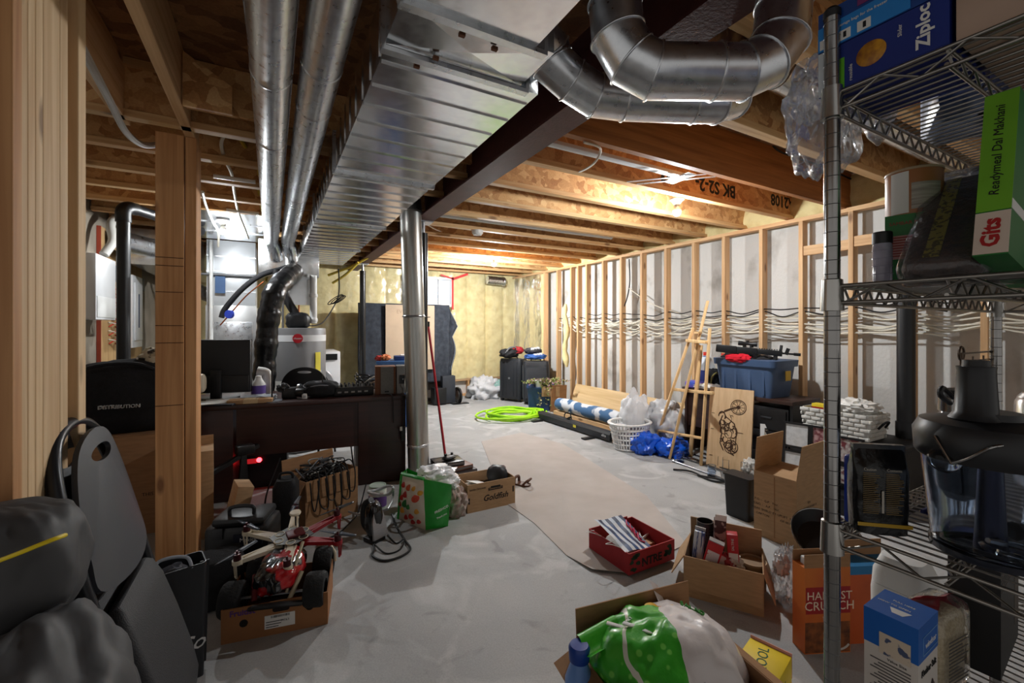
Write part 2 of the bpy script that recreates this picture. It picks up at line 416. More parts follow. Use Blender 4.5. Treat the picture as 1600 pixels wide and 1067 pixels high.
# --- spray insulation at the joist ends above the right wall
def fn(a, b):
    y = -1.5 + a*9.5
    return V((4.54 + .05*noise.noise(V((y*4, b*3, 1))) - .03*math.sin(b*PI), y, JB-.015 + b*.31))
struct('rim_insulation', MB().grid(fn, 240, 8), INSUL, wr, smooth=80)
# --- right stud wall
spx = [849,869,890.5,901,914.5,940,968,1000,1037.5,1080.6,1127.5,1185.6,1247.5,1325]
def ywall(px, X=4.44): return (FPX*X/CT/(px-424) - X*ST)/CT
SY = [ywall(p) for p in spx]
while SY[-1] > -.6: SY.append(SY[-1]-.4064)
for y in SY:
    struct('stud', MB().box(4.44, 4.529, y-.038, y, .038, 2.372, bev=.002), W[2], wr)
struct('top_plate', MB().box(4.44, 4.529, -1.0, YW-.05, 2.372, 2.41, bev=.002), W[1], wr)
struct('bottom_plate', MB().box(4.44, 4.529, -1.0, YW-.05, 0, .038, bev=.002), W[1], wr)
for i in (13, 14, 15):
    struct('blocking', MB().box(4.45, 4.488, SY[i]+.001, SY[i-1]-.039, 2.04+.02*(i-13), 2.13+.02*(i-13), bev=.002), W[1], wr)
# insulated corner bays on the right wall and the back wall
def batts(fix, u0, u1, z0, z1, seam, axis, sgn, nm, par):
    def fn(a, b):
        u = u0+(u1-u0)*a; z = z0+(z1-z0)*b
        s = abs(math.sin(PI*(u-u0)/seam)); s = s**.45
        d = .02 + .075*s + .03*noise.noise(V((u*3, z*2, 4)))*s + .012*noise.noise(V((u*14, z*10, 2)))
        return V((fix - sgn*d, u, z)) if axis == 'x' else V((u, fix - sgn*d, z))
    struct(nm, MB().grid(fn, int(abs(u1-u0)*40), int((z1-z0)*26)), INSUL, par, smooth=80)
    def ff(a, b):
        u = u0+(u1-u0)*a; z = z0-.02+(z1-z0+.02)*b
        s = abs(math.sin(PI*(u-u0)/seam))
        d = .115 + .02*s + .018*noise.noise(V((u*5, z*1.3, 9))) + .008*noise.noise(V((u*16, z*5, 3)))
        return V((fix - sgn*d, u, z)) if axis == 'x' else V((u, fix - sgn*d, z))
    struct('vapour_film', MB().grid(ff, int(abs(u1-u0)*40), int((z1-z0)*30)), POLY, par, smooth=80)
batts(XR-.06, 6.86, YW-.02, .04, 2.37, .4064, 'x', 1, 'insulation', wr)
batts(XR-.06, SY[18], SY[16], .04, 2.37, .4064, 'x', 1, 'insulation', wr)
batts(YW, XL+.01, XR-.1, .34, JB+.05, .4064, 'y', 1, 'insulation', wb)
struct('bottom_plate', MB().box(XL+.01, XR-.1, YW-.10, YW-.005, 0, .038), W[0], wb)
struct('ledger', MB().box(XL+.01, XR-.1, YW-.10, YW-.005, .30, .345), W[0], wb)
for x in (1.62, 2.02, 3.44, 3.85, 4.25):
    struct('stud', MB().box(x-.019, x+.019, YW-.094, YW-.005, .04, .30), W[2], wb)
# --- window in the back wall
wn = thing('window_1', 'small basement window high in the insulated back wall', None); wn['kind'] = 'structure'; wn.name = 'window_1'
fr = MB(); x0, x1, z0, z1 = 2.16, 3.03, 1.80, 2.27
for a in ((x0-.05, x1+.05, z0-.05, z0), (x0-.05, x1+.05, z1, z1+.05), (x0-.05, x0, z0, z1), (x1, x1+.05, z0, z1), (2.78, 2.81, z0, z1)):
    fr.box(a[0], a[1], YW-.17, YW-.08, a[2], a[3], bev=.004)
part('window_frame', fr, WHITEP, wn)
part('pane', MB().box(x0, x1, YW-.125, YW-.12, z0, z1), mat('daylit_pane', (214,226,246), .2, 0, var=.0, emit=.045), wn)
bl = MB()
for i in range(6): bl.box(x0+.01, x1-.01, YW-.145, YW-.128, z0+.03+.045*i, z0+.058+.045*i)
part('window_well_ribs', bl, mat('well_ribs', (190,200,216), .5, 0, emit=.02), wn)
tp = MB()
tp.box(x1+.02, x1+.06, YW-.178, YW-.171, z0-.1, z1+.06); tp.beam((x1+.04, YW-.176, z1+.02), (x1+.36, YW-.176, z1+.14), .004, .045); tp.beam((x1+.04, YW-.176, z1+.03), (x1-.2, YW-.176, z1+.09), .004, .03)
part('red_tape', tp, mat('red_tape', (214,60,60), .4, 0), wn, label='red sheathing tape')
# --- left near framing: built-up post, stair-side post
pw = thing('wall_left_framing', None, None); pw['kind'] = 'structure'
ys = [1.215, 1.33, 1.368, 1.406, 1.444, 1.552, 1.597]
struct('stud', MB().box(-.60, -.46, 1.264, 1.3025, 0, JB, bev=.003), wood('fir_z', (210,158,106), (172,118,70), 2), pw)
for a, b_ in ((1.304,1.335),(1.336,1.370),(1.371,1.407),(1.408,1.499),(1.500,1.548)):
    struct('stud', MB().box(-.60, -.463, a, b_, 0, JB, bev=.003), mat('x', (0,0,0)) if False else wood('pine_pale_z', (226,196,154), (196,156,110), 2), pw)
struct('stud', MB().box(-.60, -.46, 1.607, 1.662, 0, 2.32, bev=.003), wood('pine_pale_z', (226,196,154), (196,156,110), 2), pw)
struct('stud', MB().box(-.553, -.427, 3.0, 3.04, 0, JB, bev=.003), wood('fir_z', (210,158,106), (172,118,70), 2), pw)
struct('stud', MB().box(-.553, -.427, 3.042, 3.08, 0, JB, bev=.003), wood('fir_z', (210,158,106), (172,118,70), 2), pw)
struct('stud', MB().box(-.423, -.371, 3.01, 3.19, 0, JB, bev=.003), wood('fir_z', (210,158,106), (172,118,70), 2), pw)
for z in (.92, 1.265, 1.36, 1.545, 1.69, 1.735):     # saw-tooth marks across the face
    struct('pencil_line', MB().box(-.552, -.428, 2.9985, 3.0, z, z+.0035), mat('wood_mark', (84,48,26), .8, 0, var=0), pw)
# --- steel beam and its posts
bm_ = MB()
bm_.box(1.165, 1.33, -2.0, YW, 2.35, 2.362); bm_.box(1.165, 1.33, -2.0, YW, 2.60, 2.612); bm_.box(1.2435, 1.2515, -2.0, YW, 2.362, 2.60)
o = struct('steel_beam', bm_, STEELRED, None, label='dark red primed steel beam running the length of the ceiling')
def steel_post(x, y, lab):
    t = thing('steel_post', lab, 'post', (x, y, 0), 0, 'black steel posts under the beam')
    part('tube', MB().cyl((0,0,.012), (0,0,2.24), .044, n=24), BLACKM, t)
    part('base_plate', MB().box(-.07,.07,-.07,.07,0,.012), BLACKM, t)
    part('adjusting_screw', MB().cyl((0,0,2.24), (0,0,2.338), .02, n=12), STEEL, t)
    part('cap_plate', MB().box(-.08,.08,-.07,.07,2.338,2.35), STEEL, t)
    return t
steel_post(1.25, 3.97, 'black steel post right behind the vertical round silver pipe beside the desk')
steel_post(1.25, 7.05, 'black steel post further back, in front of the dark hanging cloth')
# --- kraft paper sheet on the floor
pts = [(790,786),(835,818),(885,868),(925,893),(985,899),(1072,850),(1010,775),(880,694),(815,676),(752,690)]
pp = [F(*q) for q in pts]
m = MB(); c = sum(pp, V())/len(pp)
vs = [(p.x, p.y, .004+.012*(1 if i in (3,4) else 0)) for i, p in enumerate(pp)] + [(c.x, c.y, .004)]
m.add(vs, [(i, (i+1) % len(pp), len(pp)) for i in range(len(pp))])
m.add([(x,y,z-.003) for x,y,z in vs], [((i+1) % len(pp), i, len(pp)) for i in range(len(pp))])
n = len(pp)+1
m.f += [(i, i+n, (i+1) % len(pp)+n, (i+1) % len(pp)) for i in range(len(pp))]; m.mi += [0]*len(pp)
solo('floor_paper', 'dusty beige kraft paper sheet lying flat on the floor under the red crate', 'paper sheet', m, mat('kraft_paper', (182,174,168), .85, 0, col2=(172,163,156), scale=4, detail=9, bump=.1, bscale=12), smooth=None)
# ================================================================== LAMPS
def glow(k, e):
    m = mat('lamp_glow%d' % k, (255,250,240), .4, 0, var=0)
    b_ = m.node_tree.nodes['Principled BSDF']; b_.inputs['Emission Color'].default_value = (.95,.985,1.0,1); b_.inputs['Emission Strength'].default_value = e
    return m
def lamp(x, y, lab, EMB):
    t = thing('ceiling_lamp', lab, 'ceiling lamp', (x, y, JB), 0, 'bare bulb lampholders under the joists')
    part('lampholder', MB().lathe([(.056,0),(.056,-.012),(.03,-.02),(.024,-.055),(.02,-.058)], 24), WHITEP, t)
    part('bulb', MB().lathe([(.0,-.145),(.012,-.143),(.022,-.136),(.029,-.124),(.031,-.112),(.030,-.103),(.0,-.1025)], 16), EMB, t, label='lit bulb dome')
    part('bulb_base', MB().lathe([(.030,-.1024),(.028,-.094),(.019,-.074),(.014,-.056),(.0,-.056)], 16), WHITEP, t)
    return t
lamp(2.95, 2.475, 'lit bare bulb under the joist with the black marker writing', glow(0, 230.0))
lamp(2.95, 5.86, 'lit bare bulb under the far joists, above the lime green hose', glow(1, 560.0))
lamp(-.41, 5.03, 'lit bare bulb above the furnace, seen past the wooden post', glow(2, 120.0))
# junction box / smoke detector
t = thing('smoke_detector', 'white round smoke detector under a joist near the far bulb', 'smoke detector', (2.45, JY[11]-.05, JB))
p = AY(746, 367, JY[11]); t.location = (p.x, JY[11], JB)
part('housing', MB().lathe([(.0,-.045),(.045,-.045),(.06,-.03),(.065,0)], 24), WHITEP, t)
part('grille', MB().lathe([(.048,-.0455),(.048,-.049),(.03,-.049),(.03,-.0455)], 24), mat('pale_grey', (205,205,205), .5), t)
# ================================================================== DUCTS AND PIPES
DZ = 2.20
def duct_section(par, x0, x1, y0, y1, z0, z1, beads, nm='duct_section', cross=False):
    m = MB()
    if cross:
        m.box(x0, x1, y0, y1, z0+.012, z1)
        c = ((x0+x1)/2, (y0+y1)/2, z0-.004)
        q = [(x0,y0,z0+.011),(x1,y0,z0+.011),(x1,y1,z0+.011),(x0,y1,z0+.011)]
        m.add(q+[c], [(1,0,4),(2,1,4),(3,2,4),(0,3,4)])
    else:
        m.box(x0, x1, y0, y1, z0, z1)
    for i in range(beads):
        y = y0 + (y1-y0)*(i+.5)/beads
        for (a,b,c_,d) in ((x0+.004, x1-.004, z0-.007, z0),):
            m.add([(a,y-.006,d),(b,y-.006,d),(b,y,c_),(a,y,c_),(b,y+.006,d),(a,y+.006,d)], [(0,1,2,3),(3,2,4,5)])
        m.add([(x0,y-.006,z0+.01),(x0,y-.006,z1-.01),(x0-.004,y,z1-.01),(x0-.004,y,z0+.01),(x0,y+.006,z1-.01),(x0,y+.006,z0+.01)], [(0,1,2,3),(3,2,4,5)])
    return part(nm, m, GALVW, par, None)
def flange(par, x0, x1, y, z0, z1):
    m = MB()
    for a in ((x0-.012, x1+.012, z0-.014, z0),(x0-.012, x1+.012, z1, z1+.012),(x0-.014, x0, z0, z1),(x1, x1+.014, z0, z1)):
        m.box(a[0], a[1], y-.014, y+.014, a[2], a[3])
    return part('joint_flange', m, GALV, par, None)
t = thing('supply_duct', 'wide rectangular silver sheet metal duct running under the ceiling beside the dark red beam', 'duct', (0,0,0))
dz1 = 2.41
duct_section(t, .30, .70, -.9, 1.12, DZ, dz1, 0)
duct_section(t, .30, .775, 1.12, 1.33, DZ, dz1, 0, 'cross_broken_panel', True)
flange(t, .30, .73, 1.12, DZ, dz1); flange(t, .30, .79, 1.33, DZ, dz1)
ye = [1.335, 2.53, 3.79, 5.04, 6.3]
for i in range(4):
    duct_section(t, .303, .853, ye[i]+.002, ye[i+1], DZ+.004, dz1, 8)
    if i: flange(t, .303, .853, ye[i], DZ+.004, dz1)
for (x, y) in ((.47,1.15),(.58,1.16),(.44,1.29),(.40,1.36)): part('rusty_clip', MB().box(x, x+.018, y, y+.012, DZ-.012, DZ-.002), mat('rust', (112,72,50), .8), t)
def elbow_pipe(name, lab, paths, r, cat='duct pipe', mats=None, group=None):
    t = thing(name, lab, cat, (0,0,0), 0, group)
    return t
def roundduct(m, pts, r, n=24): m.tube(pts, r, n)
def ring(m, p, d, r, w=.006, h=.004, n=24):
    d = V(d).normalized(); p = V(p)
    m.tube([p-d*w, p-d*w*.5, p+d*w*.5, p+d*w], r, n, caps=False, rs=[r, r+h, r+h, r])
for (x, lab, yb) in ((0.0, 'round silver heating pipe, the one beside the yellow gas line', (1.9,2.55,3.7)), (.165, 'round silver heating pipe, the one beside the wide rectangular duct', (1.75,2.1,3.55))):
    t = thing('heating_pipe', lab, 'duct pipe', (x,0,2.335), 0, 'round heating pipes along the ceiling')
    ys = [-.8] + list(yb) + [5.35]
    for i in range(len(ys)-1):
        m = MB(); m.tube([(0,ys[i],0),(0,ys[i+1]-.012,0),(0,ys[i+1]+.02,0)], .072, 32, rs=[.072,.072,.0695] )
        m.beam((0.0715,ys[i]+.01,0),(.0715,ys[i+1]-.02,0),.004,.006)
        part('pipe_length', m, GALV, t, 40)
        if i: 
            g = MB(); ring(g, (0,ys[i],0), (0,1,0), .072, .008, .0025, 32); part('joint_ring', g, GALV, t, 40)
    m = MB(); m.tube(spline([(0,5.35,0),(0,5.5,-.02),(.03,5.62,-.1),(.05,5.68,-.2)],6), .07, 24); part('end_elbow', m, GALV, t, 40)
def segd(name, lab, pts, r, screws=()):
    "segmented (gored) round duct: straight runs and elbow gores"
    t = thing(name, lab, 'duct pipe', (0,0,0), 0, 'elbowed round ducts under the near joists')
    pts = [V(p) for p in pts]
    for i in range(len(pts)-1):
        L = (pts[i+1]-pts[i]).length
        m = MB()
        # mitred gore: build using tube of the three points for proper mitre planes
        a = pts[i-1] if i else pts[i]*2-pts[i+1]; d = pts[i+2] if i+2 < len(pts) else pts[i+1]*2-pts[i]
        t0 = (pts[i]-a).normalized(); t1 = (pts[i+1]-pts[i]).normalized(); t2 = (d-pts[i+1]).normalized()
        n0 = (t0+t1).normalized(); n1 = (t1+t2).normalized()
        u = t1.orthogonal().normalized(); w_ = t1.cross(u); vs = []; N = 28
        for (p, nn) in ((pts[i], n0), (pts[i+1], n1)):
            for k in range(N):
                o = (u*math.cos(2*PI*k/N)+w_*math.sin(2*PI*k/N))*r
                vs.append(p + o - t1*(o.dot(nn)/t1.dot(nn)))
        m.add(vs, [(k,(k+1)%N,N+(k+1)%N,N+k) for k in range(N)])
        part('pipe_length' if L > .16 else 'elbow_gore', m, GALV, t, 60)
        if i:
            g = MB(); ringpts = []
            for k in range(N):
                o = (u*math.cos(2*PI*k/N)+w_*math.sin(2*PI*k/N))*(r+.0015)
                ringpts.append(pts[i] + o - t1*(o.dot(n0)/t1.dot(n0)))
            g.tube(ringpts, .0035, 6, closed=True); part('seam_bead', g, GALV, t, 60)
    return t
R_ = V((CT,-ST,0)); Fw = V((ST,CT,0)); U = V((0,0,1))
c0 = zc(1010,112,1.27); c1 = zc(1165,113,1.27)
segd('elbowed_duct', 'upper elbowed round silver duct hanging under the near end of the beam',
     [c0-R_*.095+U*.62, c0-R_*.093+U*.20, c0-R_*.085+U*.105, c0-R_*.045+U*.035, c0+R_*.02, c1-R_*.09, c1-R_*.01, c1+R_*.06+U*.035+Fw*.01, c1+R_*.115+U*.11+Fw*.02, c1+R_*.13+U*.22+Fw*.03, c1+R_*.135+U*.6+Fw*.03], .076)
d0 = zc(975,156,1.58); d1 = zc(1105,160,1.58)
segd('elbowed_duct', 'lower elbowed round silver duct curving out of the wide rectangular duct',
     [V((.74,1.20,2.315)), V((.84,1.245,2.31)), zc(862,98,1.5), zc(893,126,1.53), zc(930,150,1.56), d0-R_*.0, d1-R_*.05, d1+R_*.03, d1+R_*.11+U*.04+Fw*.05, d1+R_*.16+U*.12+Fw*.10, d1+R_*.17+U*.5+Fw*.12], .072)
hole = MB()
for p in (zc(970,138,1.195), zc(945,179,1.50)):
    hole.tube([p, p+V((0,0,.002))], .012, 16)
t = thing('heating_pipe', 'short round silver pipe in the joist bay behind the wire shelf post', 'duct pipe', (0,0,0), 0, 'round heating pipes along the ceiling')
p0, p1 = V((2.1, 1.18, 2.56)), V((4.4, 1.18, 2.56))
m = MB(); m.cyl(p0, p1, .072, n=28); part('pipe_length', m, GALV, t, 40)
g = MB(); ring(g, p0.lerp(p1,.25), p1-p0, .072, .01, .003); part('joint_ring', g, GALV, t, 40)
for (yj, lab) in ((4.10,'white plastic pipe tucked between the joists left of the near bulb'),(2.16,'flat white metal channel between the deep joist and the marked joist')):
    m = MB()
    if yj > 4: m.cyl((1.28,yj,2.49),(3.7,yj,2.49),.04,n=20)
    else: m.box(1.3, 2.62, yj-.03, yj+.03, 2.45, 2.475, bev=.004)
    solo('ceiling_conduit', lab, 'pipe', m, mat('pvc_grey_white', (206,208,210), .4, 0, var=.05))
# metal joist bridging bracket with a perforated plate
m = MB()
pA = V((2.28,2.36,2.42)); pB = V((2.62,1.95,2.41))
for dx in (0, .10): m.beam(pA+V((dx,0,0)), pB+V((dx,0,0)), .02, .004)
m.box(2.50,2.60,2.0,2.22,2.416,2.42, Mx((0,0,0)))
solo('fixture_bracket', 'grey metal light fixture bracket spanning two joists beside the near bulb', 'bracket', m, GALV, smooth=None)
# vertical galvanised duct beside the desk
t = thing('vertical_duct', 'tall leaning round silver duct standing beside the dark wood desk', 'duct pipe', (0,0,0))
pt, pb = zc(641,322,3.78), zc(655,735,3.80); pb.z = 0.0
q = [pb, pb.lerp(pt,.135), pb.lerp(pt,.60), pt]
for i in range(3):
    m = MB(); m.tube([q[i], q[i+1]], .092, 36); part('pipe_length', m, mat('galv_satin', (176,176,172), .33, 1.0, var=.08, scale=20, stretch=(8,8,.6)), t, 40)
    if i: 
        g = MB(); ring(g, q[i], pt-pb, .092, .012, .004, 36); part('joint_ring', g, GALV, t, 40)
g = MB(); g.tube([pt-(pt-pb).normalized()*.05, pt, pt+V((-.01,0,.06))], .098, 32); part('crimped_collar', g, mat('galv_dark', (120,120,122), .4, 1.0), t, 40)
m = MB(); dd = q[2]
m.tube([dd+V((math.cos(a)*.096, math.sin(a)*.096, 0)) for a in [2*PI*k/20 for k in range(20)]], .004, 6, closed=True)
m.tube([dd+V((.05,-.08,0)), dd+V((.12,.0,.0)), V((1.22,3.92,dd.z)), V((1.31,3.94,dd.z+.002))], .004, 6)
solo('wire_tie', 'twisted wire tying the vertical silver duct to the black post', 'wire', m, CORDB)
# gas line, cables on the left ceiling
def cable(name, lab, cat, pts, r, m_, group=None, n=8):
    mb = MB(); mb.tube(spline(pts, 8), r, n); return solo(name, lab, cat, mb, m_, group=group)
cable('gas_line', 'yellow coated flexible gas line snaking down beside the round pipes', 'gas pipe',
      [zc(400,158,2.5), zc(378,163,2.5), zc(364,178,2.55), zc(367,200,2.7), zc(385,232,2.9), zc(404,262,3.2), zc(405,300,3.7), zc(412,345,4.4), zc(420,385,5.0), zc(416,410,5.2), zc(416,440,5.2)], .014, YEL)
cable('electrical_cable', 'dark cable drooping beside the round pipes below the near left ceiling', 'cable',
      [zc(384,0,1.42), zc(390,60,1.75), zc(396,120,2.2), zc(396,178,2.5), zc(388,184,2.5)], .009, mat('grey_cable', (120,118,116), .45))
for i, (pts, lab) in enumerate((
    ([zc(386,183,2.5), zc(362,198,2.6), zc(346,222,2.7), zc(352,250,2.9), zc(362,272,3.1), zc(366,300,3.5), zc(372,330,3.9), zc(380,352,4.2), zc(388,372,4.6)], 'white cable strapped across the left joists, from the yellow gas line to the furnace'),
    ([zc(316,300,3.2), zc(322,322,3.6), zc(332,345,4.0), zc(341,362,4.4), zc(341,385,4.7)], 'white cable running along the joists right of the wooden post'))):
    cable('electrical_cable', lab, 'cable', pts, .011, CORDW, 'white cables on the left joists')
cable('electrical_cable', 'thick pale cable sagging from the stair joist into the wooden post', 'cable',
      [zc(120,60,1.5), zc(170,155,1.9), zc(196,205,2.2), zc(222,226,2.45), zc(248,226,2.6)], .016, mat('pale_grey_cable', (176,172,166), .4))
m = MB(); m.cyl(AY(318,180,3.15), AY(404,197,3.15), .022, n=16)
solo('conduit', 'grey metal conduit crossing behind the wooden post to the round pipes', 'pipe', m, GALV)
for i, (ya, yb, py0) in enumerate(((3.62,3.62,0),(4.6,4.6,0))):
    m = MB(); m.cyl((-.35,ya,2.40),(-.10,yb,2.40),.014,n=12)
    solo('conduit', ('thin white pipe under the joists between the wooden post and yellow gas line, nearer one','thin white pipe under the joists above the furnace, further one')[i], 'pipe', m, WHITEP)
# ================================================================== FURNACE, HEATER, WASHER
t = thing('furnace', 'silver and white furnace cabinet and plenum standing behind the computer monitor', 'furnace', (-.42,6.2,0))
FUR = mat('white_sheet_metal', (222,226,230), .35, .35, var=.05)
part('cabinet', MB().box(-.26,.26,0,.7,.0,1.62, bev=.006), mat('silver_cabinet', (186,186,186), .38, .6, var=.06), t)
part('access_door', MB().box(-.22,.22,-.02,0,.75,1.42, bev=.008), GALV, t)
part('plenum', MB().box(-.25,.25,.02,.68,1.62,2.40, bev=.004), FUR, t)
m = MB(); 
for z in (1.78, 2.02, 2.2): m.box(-.252,.252,.012,.02,z,z+.012)
part('seam', m, GALV, t)
part('gas_bar', MB().cyl((-.34,-.03,1.98),(.36,-.03,1.98),.016,n=12), mat('grey_pipe', (120,120,122), .4, .6), t)
part('filter_tag', MB().box(-.16,-.06,-.045,-.03,1.76,1.96), mat('blue_tag', (72,104,150), .6), t, label='blue hanging tag')
m = MB(); m.box(-.13,.5,5.65,6.15,1.95,2.36, bev=.004)
t2 = thing('supply_plenum', 'silver sheet metal plenum box where the round pipes meet the wide duct', 'duct', (0,0,0))
part('plenum_box', m, GALVW, t2)
part('duct_drop', MB().box(.06,.44,5.7,6.1,1.62,1.95), GALVW, t2)
t = thing('return_duct', 'silver sheet metal return panel under the joists above the furnace', 'duct', (0,0,0))
part('panel', MB().box(-.85,-.08,4.72,6.2,2.406,2.42), GALVW, t)
m = MB(); 
for y in (5.2, 5.7): m.box(-.85,-.08,y,y+.02,2.398,2.406)
part('seam', m, GALV, t)
for o in bpy.data.objects:
    if o.name.startswith('ceiling_lamp') and abs(o.location.x+.41) < .01: o.location.z = 2.400
# water heater
t = thing('water_heater', 'grey cylindrical water heater with white label band behind the folding chair', 'water heater', (.262,5.45,0))
GREYW = mat('heater_grey', (128,128,130), .45, .2, var=.04)
part('tank', MB().lathe([(.27,0),(.29,.01),(.29,1.33),(.285,1.345),(.0,1.35)], 48), GREYW, t)
part('white_band', MB().lathe([(.2915,1.20),(.2925,1.20),(.2925,1.27),(.2915,1.27)], 48), WHITEM, t)
fr_ = Mx((0,0,0), 0, 0, math.radians(-3))     # front faces the camera
g = MB(); g.cyl((0,-.292,1.235),(0,-.299,1.235),.05,n=28); g2 = part('logo_disc', MB().add(g.v, g.f, fr_), mat('logo_red', (190,24,40), .4), t)
txt('rheem', .03, WHITEP, t, fr_ @ Mx((0,-.2995,1.235), PI/2), name='logo_lettering')
def curved_label(par, nm, a0, a1, z0, z1, r, m_):
    mb = MB(); mb.grid(lambda a, b: V((r*math.sin(a0+(a1-a0)*a), -r*math.cos(a0+(a1-a0)*a), z0+(z1-z0)*b)), 12, 2, fr_)
    return part(nm, mb, m_, par, 60)
curved_label(t, 'spec_label', -.9, -.2, .52, .78, .2925, PAPER)
curved_label(t, 'warning_label', -.2, .3, .66, .78, .293, mat('pale_blue_label', (206,216,226), .6))
curved_label(t, 'orange_stripe', -.2, .3, .63, .66, .293, mat('orange_label', (222,110,50), .6))
curved_label(t, 'energy_label', .32, .8, .40, .64, .2925, PAPER)
curved_label(t, 'yellow_tag', .62, .86, .86, 1.08, .300, mat('yellow_tag', (230,214,70), .6))
curved_label(t, 'control_strip', .66, .92, .3, .88, .296, mat('pale_control', (196,198,200), .5))
part('blower', MB().blob((.0,0,1.43),(.12,.12,.09),3,.12,3,16,.55), BLACKP, t)
part('vent_pipe', MB().tube([(.16,.0,1.40),(.16,0,1.95)],.038,20), WHITEP, t)
for z_ in (1.44,1.72): g = MB(); ring(g,(.16,0,z_),(0,0,1),.038,.025,.008); part('coupling', g, WHITEP, t)
part('intake_hose', MB().tube(spline([(-.02,0,1.5),(-.1,.03,1.65),(-.18,.05,1.85),(-.22,.05,2.0)],6), .045, 16), BLACKP, t)
# washing machine
t = thing('washing_machine', 'white front loading washing machine partly behind the grey water heater', 'washing machine', (.51,6.5,0))
part('cabinet', MB().box(-.34,.34,0,.7,0,1.02, bev=.015), WHITEM, t)
part('control_panel', MB().box(-.02,.30,-.012,0,.90,.985), mat('panel_black', (30,32,34), .3), t)
g = MB(); g.add(MB().lathe([(.17,0),(.23,0),(.245,.02),(.23,.045),(.17,.045)],40).v, MB().lathe([(.17,0),(.23,0),(.245,.02),(.23,.045),(.17,.045)],40).f, Mx((.02,0,.56), PI/2))
part('door_ring', g, mat('silver_ring', (186,188,192), .3, .5), t)
l = MB().lathe([(0,.075),(.08,.07),(.14,.05),(.175,.03)],32); part('door_glass', MB().add(l.v, l.f, Mx((.02,0,.56), PI/2)), mat('dark_glass', (30,32,36), .08), t)
part('detergent_drawer', MB().box(-.30,-.06,-.012,0,.90,.985,bev=.004), WHITEP, t)
# black insulated flexible duct, line set, condensate
t = thing('insulated_duct', 'black plastic wrapped flexible duct standing between the furnace and the water heater', 'duct', (0,0,0))
path = spline([zc(413,640,4.3), zc(413,590,4.3), zc(416,540,4.3), zc(421,490,4.3), zc(430,455,4.35), zc(446,436,4.6), zc(460,424,5.0)], 10)
m = MB(); m.tube(path, .1, 22, rs=[.100+.004*math.sin(i*1.9)+.006*math.sin(i*.7) for i in range(len(path))])
part('sleeve', m, mat('black_film', (18,18,20), .28, 0, var=.2, scale=12, bump=.5, bscale=30), t)
t = thing('refrigerant_line', 'black foam insulated pipe sloping down in front of the furnace', 'pipe', (0,0,0))
part('foam_sleeve', MB().tube(spline([zc(346,496,4.7), zc(352,482,4.7), zc(378,452,4.7), zc(408,430,4.75), zc(440,420,4.9), zc(462,412,5.2)],8), .028, 14), mat('black_foam', (30,30,33), .85), t)
part('copper_line', MB().tube(spline([zc(344,508,4.66), zc(360,490,4.66), zc(385,462,4.66), zc(412,440,4.7)],8), .007, 10), COPPER, t)
g = MB(); a = zc(360,491,4.62); g.cyl(a, a+(-Fw)*.03, .045, n=20); part('blue_label', g, mat('blue_label', (40,62,170), .4), t)
for (px, y0, y1, d, r, lab, mm) in ((442,430,640,4.75,.012,'thin dark pipe standing left of the water heater', mat('grey_pipe', (120,120,122), .4, .6)),(449,395,455,5.0,.02,'white plastic pipe dropping beside the black flexible duct', WHITEP),(467,430,505,5.2,.009,'thin copper pipe rising behind the heater blower', COPPER),(330,375,620,5.0,.02,'white vertical pipe at the left edge of the furnace', WHITEP)):
    m = MB(); m.cyl(zc(px,y0,d), zc(px,y1,d), r, n=12); solo('water_pipe', lab, 'pipe', m, mm)
cable('power_cord', 'black cord drooping from the duct end to the heater blower', 'cord', [zc(529,420,6.0), zc(530,450,5.9), zc(526,470,5.8), zc(508,500,5.6), zc(495,508,5.4), zc(480,509,5.2)], .008, CORDB)
m = MB(); c_ = zc(524,468,5.75)
for k in range(3): m.tube([c_+ (R_*math.cos(a)*.10+U*(math.sin(a)*.03+.06*math.cos(a)))*(1-.12*k) + R_*.03*k for a in [2*PI*i/20 for i in range(20)]], .006, 6, closed=True)
solo('cord_coil', 'small black coil tied in the drooping heater cord', 'cord', m, CORDB)
for i, (a, b) in enumerate((((588,395),(513,430)), ((560,410),(520,442)))):
    cable('yellow_cable', ('yellow cable draped along the far end of the beam, upper one','yellow cable hanging off the far end of the beam, lower one')[i], 'cable', [zc(a[0],a[1],6.2), zc((a[0]+b[0])/2,(a[1]+b[1])/2+3,6.3), zc(b[0],b[1],6.4)], .018, YEL, 'yellow cables at the beam end')
# ================================================================== LEFT WALL SERVICES (seen between the studs)
XP = XL
t = thing('service_board', 'plywood service board with small boxes and red wires behind the black vent pipe', 'board', (XP+.03,0,0))
part('plywood_panel', MB().box(-.028,0,5.5,7.0,.85,2.32), wood('ply_z', (214,178,126), (190,148,98), 2, knots=False), t)
part('edge', MB().box(-.028,.004,5.492,5.5,.85,2.32), mat('red_edge', (160,66,44), .7), t)
bx = MB(); bx.box(0,.05,5.72,5.86,1.82,1.98,bev=.005); bx.box(0,.05,6.75,6.9,1.8,1.95,bev=.005); part('junction_box', bx, GREYP, t)
wr_ = MB()
for k in range(7):
    z = 1.70-.085*k; wr_.tube(spline([(.005,5.72,z),(.05,5.78,z+.04),(.04,5.86,z-.02),(.006,5.92,z)],5), .006, 6)
part('red_wire', wr_, mat('red_wire', (200,60,44), .5), t)
ww = MB()
for k in range(6):
    z = 1.66-.085*k; ww.tube(spline([(.005,5.70,z),(.06,5.80,z-.02),(.04,5.90,z)],5), .006, 6)
part('white_wire', ww, CORDW, t)
t = thing('breaker_panel', 'tall white electrical breaker panel right of the black vent pipe', 'breaker panel', (XP+.03,6.33,1.13))
part('box', MB().box(0,.10,-.2,.2,0,.80,bev=.006), WHITEM, t)
part('door', MB().box(.10,.112,-.15,.15,.08,.72,bev=.004), WHITEM, t)
